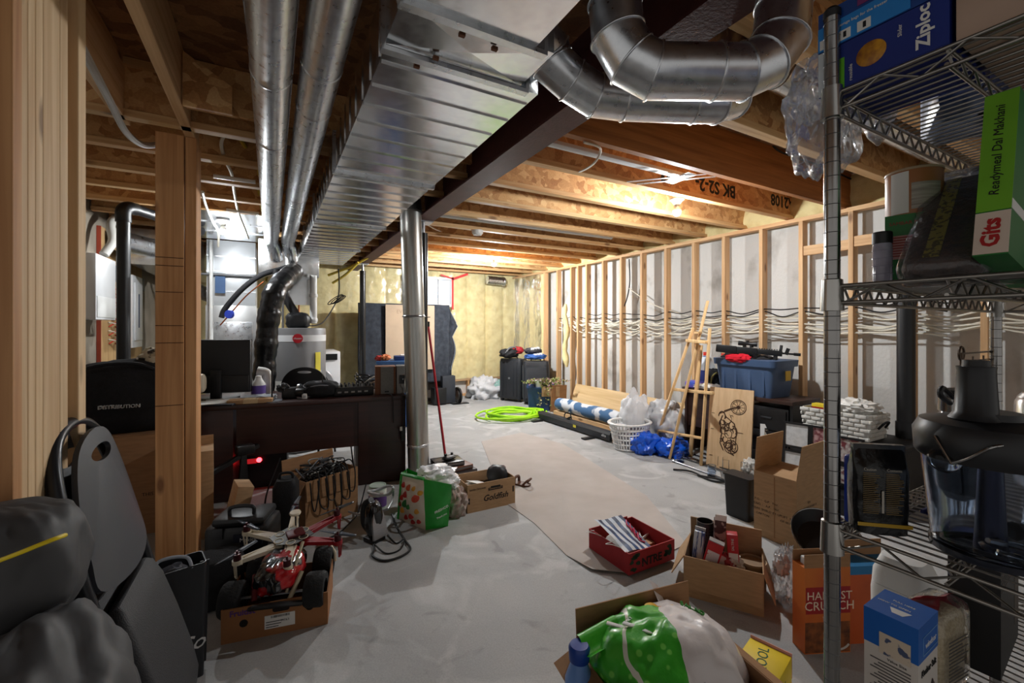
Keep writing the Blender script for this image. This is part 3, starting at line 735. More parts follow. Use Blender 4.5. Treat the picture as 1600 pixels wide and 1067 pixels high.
part('label_strip', MB().box(.112,.1135,-.03,.02,.22,.6), mat('panel_strip', (74,88,120), .5), t)
t = thing('electrical_cabinet', 'white wall cabinet just right of the pale stud edge', 'cabinet', (XP,5.08,1.42))
part('box', MB().box(0,.16,-.2,.33,0,.56,bev=.006), WHITEM, t); part('lower_panel', MB().box(.16,.166,-.18,.31,.02,.2,bev=.003), WHITEP, t)
t = thing('vent_stack', 'black plastic vent pipe rising between the studs and the wooden post', 'pipe', (-1.09,4.78,0))
part('stack', MB().cyl((0,0,0),(0,0,2.29),.046,n=24), BLACKP, t)
part('elbow', MB().tube(spline([(0,0,2.24),(0,0,2.33),(.02,.03,2.37),(.06,.09,2.38)],6),.054,20), BLACKP, t)
part('branch', MB().tube([(.05,.08,2.38),(.45,.75,2.36)],.044,20), BLACKP, t)
t = thing('trunk_duct', 'silver trunk duct under the far left joists above the breaker panel', 'duct', (0,0,0))
part('trunk', MB().box(-1.30,-.72,5.9,7.9,2.02,2.40), GALVW, t)
part('stub', MB().cyl((-1.30,5.55,2.2),(-1.1,5.92,2.2),.1,n=24), GALV, t)
cable('flexible_duct', 'silver flexible duct curving below the left trunk duct', 'duct', [V((-1.0,7.3,2.1)), V((-.95,7.0,1.95)), V((-.8,6.7,1.82)), V((-.62,6.5,1.72))], .085, mat('foil', (150,150,152), .3, .9, var=.2, scale=30, bump=.6, bscale=30), n=18)
m = MB()
m.tube([(-1.33, 5.25, z) for z in (2.35, 2.0)], .03, 10)
solo('dryer_hose', 'white flexible hose above the wall cabinet', 'hose', MB().tube(spline([(-1.3,5.12,2.0),(-1.26,5.2,2.14),(-1.3,5.3,2.3),(-1.3,5.45,2.4)],6), .035, 14), mat('hose_white', (206,204,198), .6))
# ================================================================== SHARED SHAPES
def rr(hx, hy, r, n=4):
    out = []
    for (sx, sy, a0) in ((1,1,0),(-1,1,PI/2),(-1,-1,PI),(1,-1,1.5*PI)):
        for k in range(n+1):
            a = a0 + PI/2*k/n
            out.append((sx*(hx-r) + r*math.cos(a), sy*(hy-r) + r*math.sin(a)))
    return out
def loft(mb, secs, M=None, close0=True, close1=True, n=4):
    "secs: (hx, hy, corner radius, z)"
    rings = [[(x,y,z) for x,y in rr(hx,hy,r,n)] for hx,hy,r,z in secs]
    N = len(rings[0]); vs = [p for r in rings for p in r]; fs = []
    for i in range(len(rings)-1):
        for k in range(N):
            l = (k+1) % N; fs.append((i*N+k, i*N+l, (i+1)*N+l, (i+1)*N+k))
    if close0: fs.append(tuple(range(N-1,-1,-1)))
    if close1: fs.append(tuple((len(rings)-1)*N+k for k in range(N)))
    return mb.add(vs, fs, M)
def open_bin(hx, hy, h, taper=.86, r=.04, th=.006):
    mb = MB(); b = taper
    return loft(mb, [(hx*b,hy*b,r*.8,0),(hx,hy,r,h),(hx-th,hy-th,r,h),(hx*b-th,hy*b-th,r*.8,.01)])
def carton(t, w, d, h, m_, flaps=(), th=.005, holes=()):
    hx, hy = w/2, d/2
    mb = MB()
    mb.box(-hx,hx,-hy,hy,0,th); mb.box(-hx,-hx+th,-hy,hy,th,h); mb.box(hx-th,hx,-hy,hy,th,h)
    mb.box(-hx+th,hx-th,-hy,-hy+th,th,h); mb.box(-hx+th,hx-th,hy-th,hy,th,h)
    part('box_body', mb, m_, t, None)
    for side, L, ang in flaps:
        a = math.radians(ang); f = MB()
        if side[0] == 'x':
            s = -1 if side[1] == '-' else 1
            f.box(-th/2, th/2, -hy+.004, hy-.004, 0, L, Mx((s*(hx-th/2),0,h), 0, s*a, 0))
        else:
            s = -1 if side[1] == '-' else 1
            f.box(-hx+.004, hx-.004, -th/2, th/2, 0, L, Mx((0,s*(hy-th/2),h), -s*a, 0, 0))
        part('flap', f, m_, t, None)
def ang(a, b):
    "heading of the floor direction from a to b"
    return math.atan2(b.y-a.y, b.x-a.x)
def bag(c, d, seed, sq=.75, amp=.16, n=26, fr=2.4): return MB().blob(c, d, seed, amp, fr, n, sq)
def crumple(w, h, seed, amp=.03, n=18, fr=6):
    "crumpled sheet in the xy plane"
    return MB().grid(lambda a, b: V((w*(a-.5), h*(b-.5), amp*noise.noise(V((a*fr+seed, b*fr, seed))) + .5*amp*noise.noise(V((a*fr*2.3, b*fr*2.3+seed, 1))))), n, n)
TRASH = film('clear_bag_film', (238,240,244), .18, .12, .5, 9)
WBAG = mat('white_bag_film', (226,226,228), .35, 0, var=.05, bump=.5, bscale=16, coat=.2)
DENIM = mat('indigo_cloth', (42,46,54), .95, 0, col2=(62,67,76), scale=14, bump=.4, bscale=120)
# ================================================================== FAR WALL GROUP
DK = 7.48
t = thing('padded_panel', 'tall dark indigo padded panel standing against the insulated back wall', 'panel', (2.05, DK, 0))
m = MB()
def pf(a, b):
    x = -.80+1.58*a; z = .38+1.38*b
    return V((x + .03*noise.noise(V((b*4,1,a)))*(1 if a > .9 else .3), .02*noise.noise(V((x*4,z*3,5))) - .03*math.sin(a*PI), z))
m.grid(pf, 50, 40); o = part('padded_cover', m, DENIM, t, 80)
so = o.modifiers.new('s', 'SOLIDIFY'); so.thickness = .05; so.offset = 1
part('inner_board', MB().box(-.78,.74,.055,.10,.02,1.74), mat('board_dark', (70,60,52), .8), t)
f = MB()
def df(a, b):
    tri = max(0, 1-abs(b-.30)/.30) if b < .45 else .5+.25*math.sin((b-.45)*9); x = .74 + a*(.05+.22*tri) ; z = 1.76 - b*1.42*(1-.1*a)
    return V((x, -.05 + .10*a + .05*math.sin(a*7+b*3), z))
f.grid(df, 14, 40); o = part('hanging_flap', f, DENIM, t, 80, label='loose flap folding off the side'); so = o.modifiers.new('s','SOLIDIFY'); so.thickness=.012
pip = MB(); pip.tube([df(1.0,b/20)+V((.0,-.012,0)) for b in range(6)],.006,6); pip.tube([df(.95,.25+b/40)+V((0,-.012,0)) for b in range(28)],.005,6)
part('piping', pip, mat('pale_piping', (150,156,166), .8), t)
part('foot', MB().box(-.7,-.6,-.05,.25,0,.02), BLACKM, t); part('foot', MB().box(.55,.65,-.05,.25,0,.02), BLACKM, t)
t = thing('cardboard_sheet', 'flat pale cardboard sheet propped against the dark padded panel', 'cardboard', (2.0, DK-.13, 0))
part('sheet', MB().box(-.33,.52,-.008,0,.62,1.74), mat('pale_card', (188,166,142), .8, 0, var=.06, scale=5), t)
txt('EV', .09, mat('faint_ink', (160,138,116), .8), t, Mx((-.10,-.0085,1.62), PI/2), depth=.0004)
mk = MB(); mk.cyl((-.2,-.0085,.82),(-.2,-.0095,.82),.012,n=10); part('scuff', mk, mat('scuff', (90,80,72), .8), t)
t = thing('hand_truck', 'small folded hand truck with grey wheel below the dark padded panel', 'hand truck', (2.88, 7.22, 0))
part('frame_plate', MB().box(-.26,-.02,-.02,.1,.02,.50,bev=.01), mat('charcoal', (44,48,56), .6), t)
part('box_base', MB().box(-.42,-.2,-.06,.16,.02,.30,bev=.01), BLACKP, t)
for k in (0, .12):
    w_ = MB(); w_.add(MB().lathe([(.0,-.02),(.12,-.02),(.135,-.015),(.135,.015),(.12,.02),(0,.02)],28).v, MB().lathe([(.0,-.02),(.12,-.02),(.135,-.015),(.135,.015),(.12,.02),(0,.02)],28).f, Mx((.06+k*.2,.02+k,.137),0,PI/2,0))
    wo = part('wheel', w_, BLACKP, t); h = MB(); h.cyl((.06+k*.2-.022,.02+k,.137),(.06+k*.2+.022,.02+k,.137),.09,n=24); part('hub', h, mat('hub_grey',(160,160,160),.4,.6), wo)
part('toe_plate', MB().box(-.1,.2,-.12,.02,0,.012), BLACKM, t)
t = thing('fabric_heap', 'crumpled heap of white cloth on the floor by the back wall', 'cloth', (3.62,7.56,0))
part('cloth', MB().blob((0,0,.13),(.33,.28,.26),5,.35,2.6,34,.9), mat('white_cloth', (206,206,208), .9, 0, var=.05, bump=.4, bscale=14), t, 80)
part('mint_cloth', MB().blob((.2,-.05,.22),(.16,.14,.12),9,.3,3,18,.9), mat('mint_cloth', (150,186,178), .9), t, 80)
SUIT = mat('suitcase_shell', (40,42,46), .38, 0, var=.1, scale=8)
def suitcase(lab, loc, rz, w, d, h, pocket):
    t = thing('suitcase', lab, 'suitcase', loc, rz, 'suitcases at the back wall')
    m = MB(); loft(m, [(w/2*.96,d/2*.9,.05,.05),(w/2,d/2,.06,.10),(w/2,d/2,.06,h-.06),(w/2*.94,d/2*.85,.05,h)])
    part('shell', m, SUIT, t)
    r = MB()
    for x in ((-.32,-.16,.16,.32) if not pocket else (-.36,.36)): r.box(w*x-.012,w*x+.012,-d/2-.010,d/2+.010,.1,h-.05,bev=.006)
    part('rib', r, SUIT, t)
    z = MB(); z.tube([(x,y*.0,zz) for x,y,zz in ((-w/2-.003,0,.1),(-w/2-.003,0,h-.08),(-w/2+.06,0,h+.003),(w/2-.06,0,h+.003),(w/2+.003,0,h-.08),(w/2+.003,0,.1))],.006,6); part('zip', z, mat('zip_grey',(120,122,126),.4,.5), t)
    if pocket: part('front_pocket', MB().add(*(lambda q:(q.v,q.f))(loft(MB(), [(w*.42,.03,.028,.12),(w*.44,.035,.03,h*.55),(w*.40,.02,.018,h*.86)])), Mx((0,-d/2-.02,0))), mat('pocket_grey',(50,52,57),.7), t)
    else: part('lock', MB().cyl((0,-d/2-.014,h*.55),(0,-d/2,h*.55),.02,n=16), STEEL, t)
    part('top_handle', MB().tube(spline([(-.09,0,h-.01),(-.07,0,h+.03),(.07,0,h+.03),(.09,0,h-.01)],4),.011,8), BLACKP, t)
    for sx in (-1,1):
        for sy in (-1,1): part('caster', MB().cyl((sx*(w/2-.06)-.012,sy*(d/2-.05),.028),(sx*(w/2-.06)+.012,sy*(d/2-.05),.028),.028,n=14).box(sx*(w/2-.06)-.016,sx*(w/2-.06)+.016,sy*(d/2-.05)-.02,sy*(d/2-.05)+.02,.04,.075), BLACKP, t)
    return t
a = F(800,628)
suitcase('ribbed black hard suitcase, the one nearer the white cloth heap', (3.92,6.98,0), math.radians(-62), .48,.28,.78, False)
suitcase('black suitcase with a front pocket, standing behind the plant tote', (4.12,6.52,0), math.radians(-30), .46,.28,.76, True)
for (nm, lab, cat, c, d, col, sd) in (
    ('duffel_bag','small black crumpled bag lying on top of the ribbed suitcase','bag',(3.82,6.98,.88),(.17,.15,.085),(24,24,27),1),
    ('cap','red cloth cap on the suitcases behind the blue helmet','cap',(4.00,6.95,.93),(.10,.09,.07),(170,40,48),2),
    ('helmet','blue and white sports helmet lying on the suitcases','helmet',(4.13,6.56,.835),(.20,.16,.055),(52,92,160),3),
    ('backpack','black and white sports bag on top of the blue helmet','bag',(4.12,6.62,.935),(.15,.13,.06),(60,60,64),4)):
    t = thing(nm, lab, cat, (c[0],c[1],c[2]-d[2]))
    part('shell' if nm in('helmet','cap') else 'body', MB().blob((0,0,d[2]),d,sd,.2,3,22,.85), mat(nm+'_cloth', col, .7, 0, var=.3, scale=9, bump=.3, bscale=40), t, 70)
    if nm in ('helmet','backpack'):
        for k in range(3): part('stripe' if nm=='helmet' else 'strap', MB().blob((-.06+.06*k,-d[1]*.55,d[2]*(1.5+.1*k)),(.035,.05,.03),k,.2,3,10), mat('pale_stripe',(196,198,204),.6), t)
    elif nm == 'cap': part('visor', MB().blob((-.08,-.06,.03),(.08,.06,.012),2,.05,2,10), mat('cap_cloth',(170,40,48)), t)
    else: part('strap', MB().tube(spline([(-.12,-.1,.1),(-.05,-.13,.19),(.08,-.1,.19),(.13,-.06,.1)],5),.014,6), mat('strap_grey',(120,120,124),.8), t)
# plant in blue tote
t = thing('planter_tote', 'navy blue plastic tote used as a planter, holding a trailing plant', 'tote', (3.93,6.02,0), math.radians(-30))
NAVY = mat('navy_plastic', (38,62,104), .45, 0, var=.06)
part('bin', open_bin(.25,.19,.38,.9,.03), NAVY, t)
rim = loft(MB(), [(.25,.19,.03,.365),(.265,.205,.035,.365),(.265,.205,.035,.385),(.248,.188,.03,.387)]); part('rim', rim, NAVY, t)
part('soil', MB().box(-.235,.235,-.175,.175,.33,.345), mat('soil', (60,44,34), .95), t)
part('cardboard_edge', MB().box(-.02,.268,-.208,-.2,.24,.40), CARD, t)
t = thing('trailing_plant', 'trailing green and mauve plant spilling out of the navy tote', 'plant', (3.93,6.02,.34))
lf = {0:MB(),1:MB(),2:MB()}; st = MB()
rnd = random.Random(3)
for k in range(46):
    a = rnd.uniform(0,2*PI); L = rnd.uniform(.15,.36); p0 = V((rnd.uniform(-.15,.15), rnd.uniform(-.12,.12), 0))
    hang = rnd.random() < .35
    e = p0 + V((math.cos(a)*L, math.sin(a)*L, -.22 if hang and math.cos(a+2.2)>0 else rnd.uniform(.03,.16)))
    pts = spline([p0, p0+V((math.cos(a)*L*.4, math.sin(a)*L*.4, .13)), e], 5)
    st.tube(pts, .003, 4)
    for q in pts[3:]:
        for j in range(3):
            d = V((rnd.uniform(-1,1),rnd.uniform(-1,1),rnd.uniform(-.6,.9))).normalized()*.045
            w_ = d.cross(V((rnd.uniform(-1,1),rnd.uniform(-1,1),1))).normalized()*.016
            lf[rnd.choice((0,0,1,2))].add([q, q+d*.5+w_, q+d, q+d*.5-w_], [(0,1,2,3)])
for k, c in ((0,(132,142,84)),(1,(150,112,128)),(2,(186,176,120))): part('foliage', lf[k], mat('leaf%d' % k, c, .7, 0, var=.25, scale=20), t, None, label=('green leaves','mauve leaves','straw coloured leaves')[k])
part('stem', st, mat('stem_green', (104,104,62), .8), t)
t = thing('flower_pot', 'small white flower pot sitting among the trailing plant', 'pot', (3.80,5.93,.385))
part('pot', MB().lathe([(.045,0),(.06,.1),(.064,.11),(.056,.11),(.04,.02)],20), WHITEP, t)
# lime hose
t = thing('garden_hose', 'coiled lime green garden hose lying on the floor', 'hose', (3.20,5.72,0))
rnd = random.Random(5); hp = []
for i in range(9*22):
    a = 2*PI*i/22; k = i//22
    r = .24 + .10*math.sin(k*1.7+1) *.6 + .05*math.sin(a*2+k) + .02*k
    hp.append(V((r*math.cos(a)*1.12 + .03*math.sin(k*2.1), r*math.sin(a)*.95 + .03*math.cos(k*1.3), .018 + .0125*(k % 5) + .008*math.sin(a*3+k))))
part('coil', MB().tube(hp, .015, 8), mat('lime_hose', (166,222,34), .4, 0, var=.06), t)
part('nozzle', MB().tube([(.34,-.18,.03),(.44,-.22,.03),(.47,-.24,.035)],.02,10,rs=[.018,.022,.014]), mat('nozzle_blue', (150,160,190), .4), t)
# floor-standing pull-up screen case
t = thing('screen_case', 'long black pull-up projection screen case lying on the floor', 'case', (0,0,0))
pA, pB = F(846,655), F(957,691); d = (pB-pA).normalized(); nrm = V((d.y, -d.x, 0))
m = MB(); sec = [(-.055,.02),(.045,.02),(.06,.05),(.06,.10),(.04,.118),(-.035,.118),(-.055,.09)]
Mq = frame(pA, nrm*-1, (0,0,1))
vs = []
for L in (0, (pB-pA).length): vs += [pA + d*L + nrm*(-x) + U*z for x,z in sec]
n = len(sec); m.add(vs, [(i,(i+1)%n,n+(i+1)%n,n+i) for i in range(n)])
part('housing', m, mat('case_black', (38,40,44), .45, 0, var=.08), t, 30)
for L in (0, (pB-pA).length):
    e = MB(); q = [pA + d*(L + (.012 if L else -.012)*k) + nrm*(-x*1.06) + U*(z*1.03) for k in (0,1) for x,z in sec]
    e.add(q, [tuple(range(n)), tuple(range(2*n-1,n-1,-1))] + [(i,(i+1)%n,n+(i+1)%n,n+i) for i in range(n)]); part('end_cap', e, BLACKP, t)
for L in (.10, 1.22):
    c = pA + d*L + nrm*.06; part('foot', MB().beam(c+U*.012, c+nrm*.17+U*.012, .07, .018, bev=.006), BLACKP, t)
part('latch', MB().beam(pA+d*.62+U*.118, pA+d*.68+U*.15, .03,.02), BLACKP, t)
part('carry_handle', MB().tube(spline([pA+d*.5+U*.11-nrm*.04, pA+d*.52+U*.17-nrm*.04, pA+d*.62+U*.2-nrm*.04, pA+d*.66+U*.12-nrm*.04],5),.008,6), BLACKP, t)
b_ = pA+d*.72 - nrm*-.0
lb = MB(); lb.add([pA+d*.82+nrm*.0615+U*.055, pA+d*.88+nrm*.0615+U*.055, pA+d*.88+nrm*.0615+U*.09, pA+d*.82+nrm*.0615+U*.09], [(0,1,2,3)])
part('yellow_label', lb, mat('yellow_label', (216,200,60), .6), t)
txt('elite', .045, WHITEP, t, frame(pA+d*1.40+nrm*.0612+U*.07, d, (0,0,1)), depth=.0004)
# rolled rug on the timber behind it
t = thing('timber_stack', 'low stack of pale timber boards lying behind the screen case', 'timber', (0,0,0))
q0, q1 = pA + d*.05 - nrm*.22, pB - d*.15 - nrm*.22
for k, (o_, z_, w_) in enumerate(((0,.035,.14),(-.16,.035,.14),(-.06,.095,.2))):
    part('board', MB().beam(q0-nrm*(-o_)+U*z_, q1-nrm*(-o_)+U*z_, w_, .05), wood('board_pale', (222,190,146), (190,150,104), 1), t)
t = thing('rolled_rug', 'rolled up rug with blue and white pattern lying on the timber', 'rug', (0,0,0))
r0, r1 = q0-nrm*.05+U*.215+d*.02, q1-nrm*.05+U*.215-d*.0
pat = mat('rug_pattern', (216,220,226), .9, 0, col2=(74,110,150), scale=7, detail=1.5, ramp=(.47,.53), bump=.3, bscale=120)
part('roll', MB().tube([r0.lerp(r1,i/10)+V((0,0,.006*math.sin(i))) for i in range(11)], .092, 26, rs=[.086,.092,.094,.092,.09,.092,.094,.092,.09,.093,.084]), pat, t)
sp = MB()
for e, s in ((r0,-1),(r1,1)):
    pts_ = [e + d*s*.002 + (nrm*math.cos(a)+U*math.sin(a))*(.01+.075*a/(6*PI)) for a in [i*6*PI/60 for i in range(61)]]
    sp.tube(pts_, .004, 5)
part('spiral_edge', sp, mat('rug_back', (168,164,156), .9), t)
t = thing('plywood_sheet', 'long pale plywood strip leaning on the studs behind the rolled rug', 'board', (0,0,0))
y0, y1 = 5.75, 3.45
m = MB(); m.add([(4.25,y0,.0),(4.25,y1,.0),(4.42,y1,.42),(4.42,y0,.42),(4.262,y0,.0),(4.262,y1,.0),(4.434,y1,.42),(4.434,y0,.42)], [(0,1,2,3),(7,6,5,4),(0,4,5,1),(1,5,6,2),(2,6,7,3),(3,7,4,0)])
part('sheet', m, wood('ply_y', (226,196,148), (206,172,122), 1, knots=False), t)
t = thing('insulation_scrap', 'ragged strip of yellow insulation dangling off a far stud', 'insulation', (0,0,0))
p0 = AX(884,475,4.42); m = MB()
m.tube([p0 + V((.0,.03*math.sin(i*.9), -i*.09)) for i in range(13)], .04, 10, rs=[.02,.05,.03,.05,.045,.06,.05,.035,.05,.04,.06,.05,.02])
part('strip', m, INSUL, t, 70)
t = thing('flat_carton', 'orange brown cardboard end piece standing beside the navy tote', 'cardboard', (0,0,0))
p0 = F(880,648); part('panel', MB().beam((p0.x+.1,p0.y+.28,0),(p0.x+.12,p0.y+.28,.42),.02,.30), CARDD, t)
# ================================================================== BASKET, BAGS, EASEL
t = thing('laundry_basket', 'round white slotted plastic laundry basket on the floor', 'basket', (3.50,3.58,0))
m = MB(); N = 36
zs = [0,.02,.075,.13,.185,.235,.30]
rad = lambda z: .155 + .055*z/.30
for i, z in enumerate(zs):
    if 0 < i < 6: m.tube([(rad(z)*math.cos(2*PI*k/N)*1.12, rad(z)*math.sin(2*PI*k/N)*.95, z) for k in range(N)], .009 if i < 5 else .014, 6, closed=True)
for k in range(N):
    a = 2*PI*k/N; m.tube([(rad(z)*math.cos(a)*1.12, rad(z)*math.sin(a)*.95, z) for z in (.02,.16,.30)], .0085, 5)
part('slotted_wall', m, WHITEP, t)
m = MB(); m.lathe([(rad(.3)-.012,.285),(rad(.3)+.02,.285),(rad(.3)+.024,.30),(rad(.3)+.016,.307),(rad(.3)-.012,.303)], 40, None, 1.12, .95); part('rim', m, WHITEP, t)
m = MB(); m.lathe([(0,0.0),(.15,0),(.158,.03),(.0,.032)], 36, None, 1.12, .95); part('base', m, WHITEP, t)
t = thing('laundry', 'jumble of dark and white clothes inside the white laundry basket', 'clothes', (3.50,3.58,.04))
for k,(c,s,col) in enumerate((((0,0,.10),(.13,.12,.09),(120,112,116)),((.04,-.06,.16),(.10,.08,.06),(70,60,66)),((-.06,.05,.17),(.09,.08,.06),(200,198,200)))):
    part('garment', MB().blob(c,s,k,.3,3,14), mat('garment%d'%k, col, .9, 0, var=.2), t, 70)
t = thing('plastic_bag', 'white plastic carrier bag leaning behind the laundry basket', 'bag', (3.72,3.72,0))
part('body', MB().blob((0,0,.27),(.16,.14,.28),11,.25,2.5,28,.7), WBAG, t, 70)
part('handle', MB().blob((-.02,0,.55),(.06,.02,.10),4,.3,3,12), WBAG, t, 70)
t = thing('plastic_bag', 'big translucent white bag between the laundry basket and the easel', 'bag', (3.98,3.50,0))
part('body', MB().blob((0,0,.24),(.2,.24,.25),17,.28,2.4,30,.75), mat('pale_bag_film', (204,205,208), .3, 0, var=.08, bump=.6, bscale=14), t, 70)
t = thing('plastic_bag', 'shiny blue plastic bag crumpled around the easel foot', 'bag', (3.60,3.33,0))
part('body', MB().blob((-.06,.06,.09),(.15,.13,.12),21,.35,2.8,26,.8), mat('blue_bag_film', (20,92,214), .28, 0, var=.12, bump=.6, bscale=14, coat=.4), t, 70)
part('tail', MB().blob((.12,-.15,.075),(.17,.14,.1),23,.35,2.8,22,.8), mat('blue_bag_film', (20,92,214)), t, 70)
t = thing('easel', 'tall pale wooden artist easel with three legs', 'easel', (0,0,0))
EW = wood('easel_z', (228,192,140), (204,162,108), 2, knots=False)
legs = [(F(1021,698), zc(1083,512,4.52)), (F(1095,727), zc(1109,513,4.18)), (F(1046,717), zc(1106,470,4.42))]
for nm, (a, b) in zip(('leg','leg','mast'), legs): part(nm, MB().beam(a+U*.004, b, .05, .024, up=V((.7,-.7,0)), bev=.003), EW, t)
part('leg', MB().beam(V((3.84,3.05,0.0)), legs[2][0].lerp(legs[2][1],.72)+V((.06,0,0)), .04, .022, bev=.003), EW, t)
def lp(i, s): return legs[i][0].lerp(legs[i][1], s)
part('crossbar', MB().beam(lp(0,.145), lp(1,.20), .045,.02, bev=.003), EW, t)
part('crossbar', MB().beam(lp(0,.50)+V((.02,.02,0)), lp(1,.545)+V((-.05,-.12,0)), .03,.03, bev=.003), EW, t)
part('crossbar', MB().beam(lp(0,.90)-V((.02,0,0)), lp(1,.90)-V((.02,0,0)), .05,.03, bev=.003), EW, t)
part('canvas_clip', MB().cb((0,0,0),(.06,.05,.02), Matrix.Translation(lp(2,.80)-V((.03,0,0)))), EW, t)
part('knob', MB().cyl(lp(0,.145).lerp(lp(1,.2),.5)-V((.03,.03,0)), lp(0,.145).lerp(lp(1,.2),.5)-V((.01,.01,0)), .012, n=10), STEEL, t)
# ================================================================== TABLE BY THE RIGHT WALL
t = thing('side_table', 'dark brown desk against the right stud wall, behind the easel', 'table', (0,0,0))
DKB = wood('dark_walnut', (62,38,30), (42,26,20), 1, knots=False, rough=.45)
part('tabletop', MB().box(3.97,4.43,2.10,3.26,.665,.70,bev=.003), DKB, t)
part('modesty_panel', MB().box(4.02,4.04,2.54,3.22,.28,.664), DKB, t)
for y in (2.12, 3.23): part('leg', MB().box(3.99,4.40,y-.012,y+.012,0,.664), DKB if y > 3 else BLACKP, t)
t = thing('drawer_unit', 'black drawer cabinet under the end of the brown desk', 'drawers', (0,0,0))
part('carcass', MB().box(3.99,4.40,2.145,2.52,.0,.62,bev=.004), BLACKP, t)
for k in range(3): (lambda dw: part('handle', MB().box(3.962,3.974,2.28,2.38,.12+.2*k,.135+.2*k,bev=.004), DARKG, dw))(part('drawer', MB().box(3.975,3.99,2.16,2.505,.02+.2*k,.205+.2*k,bev=.004), BLACKP, t))
# tub with airsoft rifle
t = thing('storage_tub', 'large blue grey plastic storage tub on the brown desk', 'tub', (4.16,2.56,.70), 0)
TUB = mat('tub_blue', (66,88,122), .5, 0, var=.06)
part('bin', open_bin(.20,.30,.34,.86,.05), TUB, t)
part('rim', loft(MB(), [(.20,.30,.05,.285),(.215,.315,.055,.285),(.22,.32,.055,.345),(.195,.295,.05,.348)]), TUB, t)
rb = MB()
for y in (-.2,-.07,.07,.2): rb.box(-.192,-.175,y-.012,y+.012,.02,.285)
part('rib', rb, TUB, t)
part('side_label', MB().box(-.03,.05,-.318,-.312,.16,.25), mat('yellow_sticker', (206,170,50), .6), t)
t = thing('dark_clothes', 'black cloth bundle filling the blue grey tub', 'cloth', (4.16,2.60,.99))
part('bundle', MB().blob((0,.10,.05),(.15,.17,.08),31,.35,3,22), BLACKF, t, 70); part('bundle', MB().blob((0,-.12,.03),(.15,.14,.06),33,.35,3,18), mat('charcoal_cloth', (44,44,48), .9), t, 70)
t = thing('red_cloth', 'bright red cloth hanging over the edge of the blue grey tub', 'cloth', (3.96,2.58,1.02))
part('fold', MB().blob((.0,.02,.035),(.05,.13,.045),35,.3,3,18), mat('red_cloth', (206,24,44), .9), t, 70)
t = thing('airsoft_rifle', 'black toy assault rifle lying across the blue grey tub', 'toy rifle', (0,0,0))
A, B = zc(1120,549,4.30), zc(1247,560,3.95); dr = (B-A).normalized(); L = (B-A).length
A, B = A+U*.035, B+U*.035
def rp_(s, z=0): return A + (B-A)*s + U*z
GUN = mat('gun_black', (26,27,29), .4, 0, var=.08)
part('stock', MB().beam(rp_(-.01,.0), rp_(.26,-.005), .035, .075, bev=.008), GUN, t)
part('receiver', MB().beam(rp_(.26,-.005), rp_(.52,-.008), .04, .07, bev=.006), GUN, t)
hg = MB().beam(rp_(.52,.0), rp_(.82,-.005), .045, .05, bev=.006)
for k in range(9): hg.beam(rp_(.54+.03*k,.028), rp_(.555+.03*k,.028), .03,.008)
part('handguard', hg, GUN, t)
part('barrel', MB().cyl(rp_(.82), rp_(.95), .009, n=12), GUN, t); part('muzzle', MB().cyl(rp_(.95), rp_(1.03), .014, n=12), GUN, t)
part('magazine', MB().beam(rp_(.50,-.03), rp_(.54,-.17), .028,.055), GUN, t); part('pistol_grip', MB().beam(rp_(.31,-.03), rp_(.27,-.12), .03,.04), GUN, t)
part('fore_grip', MB().beam(rp_(.74,-.02), rp_(.73,-.12), .026,.028), GUN, t)
part('scope', MB().tube([rp_(.28,.065),rp_(.33,.065),rp_(.36,.065),rp_(.46,.065),rp_(.49,.065),rp_(.52,.065)],.016,14,rs=[.022,.022,.015,.015,.024,.024]), GUN, t)
part('scope_mount', MB().beam(rp_(.36,.03), rp_(.36,.055), .02,.03).beam(rp_(.45,.03), rp_(.45,.055), .02,.03), GUN, t)
part('rear_sight', MB().beam(rp_(.40,.08), rp_(.40,.095), .02,.02), GUN, t); part('front_sight', MB().beam(rp_(.80,.02), rp_(.81,.075), .02,.015), GUN, t)
part('gas_block', MB().beam(rp_(.86,-.01), rp_(.89,.05), .02,.03), GUN, t)
# jugs, box and clutter on the desk
def jug(lab, x, y, h, capcol, body, lbl):
    t = thing('plastic_jug', lab, 'jug', (x,y,.70), 0, 'jugs on the brown desk')
    part('bottle', loft(MB(), [(.08,.06,.03,0),(.085,.065,.03,.02),(.085,.065,.03,h*.62),(.05,.045,.03,h*.85),(.025,.025,.02,h*.9),(.025,.025,.02,h*.94)]), body, t)
    part('cap', MB().cyl((0,0,h*.93),(0,0,h*1.03),.03,n=16), mat('cap_%02x%02x%02x'%capcol, capcol, .4), t)
    part('label', MB().box(-.087,-.085,-.05,.05,h*.12,h*.5), mat('lab_%02x%02x%02x'%lbl, lbl, .5), t)
    part('neck_ring', MB().cyl((0,0,h*.86),(0,0,h*.91),.031,n=16), mat('lab_%02x%02x%02x'%(40,60,150),(40,60,150),.5), t)
MILK = mat('milky_plastic', (212,222,232), .3, 0, var=.03)
jug('white plastic jug with red cap and blue label behind the easel', 4.20,3.13,.37,(206,60,50),MILK,(40,60,140))
jug('white plastic jug with red cap and yellow label, second behind the easel', 4.30,2.98,.36,(206,60,50),mat('jug_amber',(200,196,180),.3),(200,190,60))
t = thing('food_packet', 'purple and blue packet lying at the corner of the brown desk', 'packet', (4.06,3.13,.70), .2)
part('packet', MB().box(-.10,.08,-.10,.10,0,.07,bev=.02), mat('purple_packet', (128,96,200), .4, 0, col2=(60,90,190), scale=14, ramp=(.45,.55)), t)
t = thing('equipment_bag', 'black bag slumped on the brown desk between the jugs and the tub', 'bag', (4.12,2.99-.22,.70))
t.location = (4.2, 2.955, .70); t.location = (4.13, 2.975, .70)
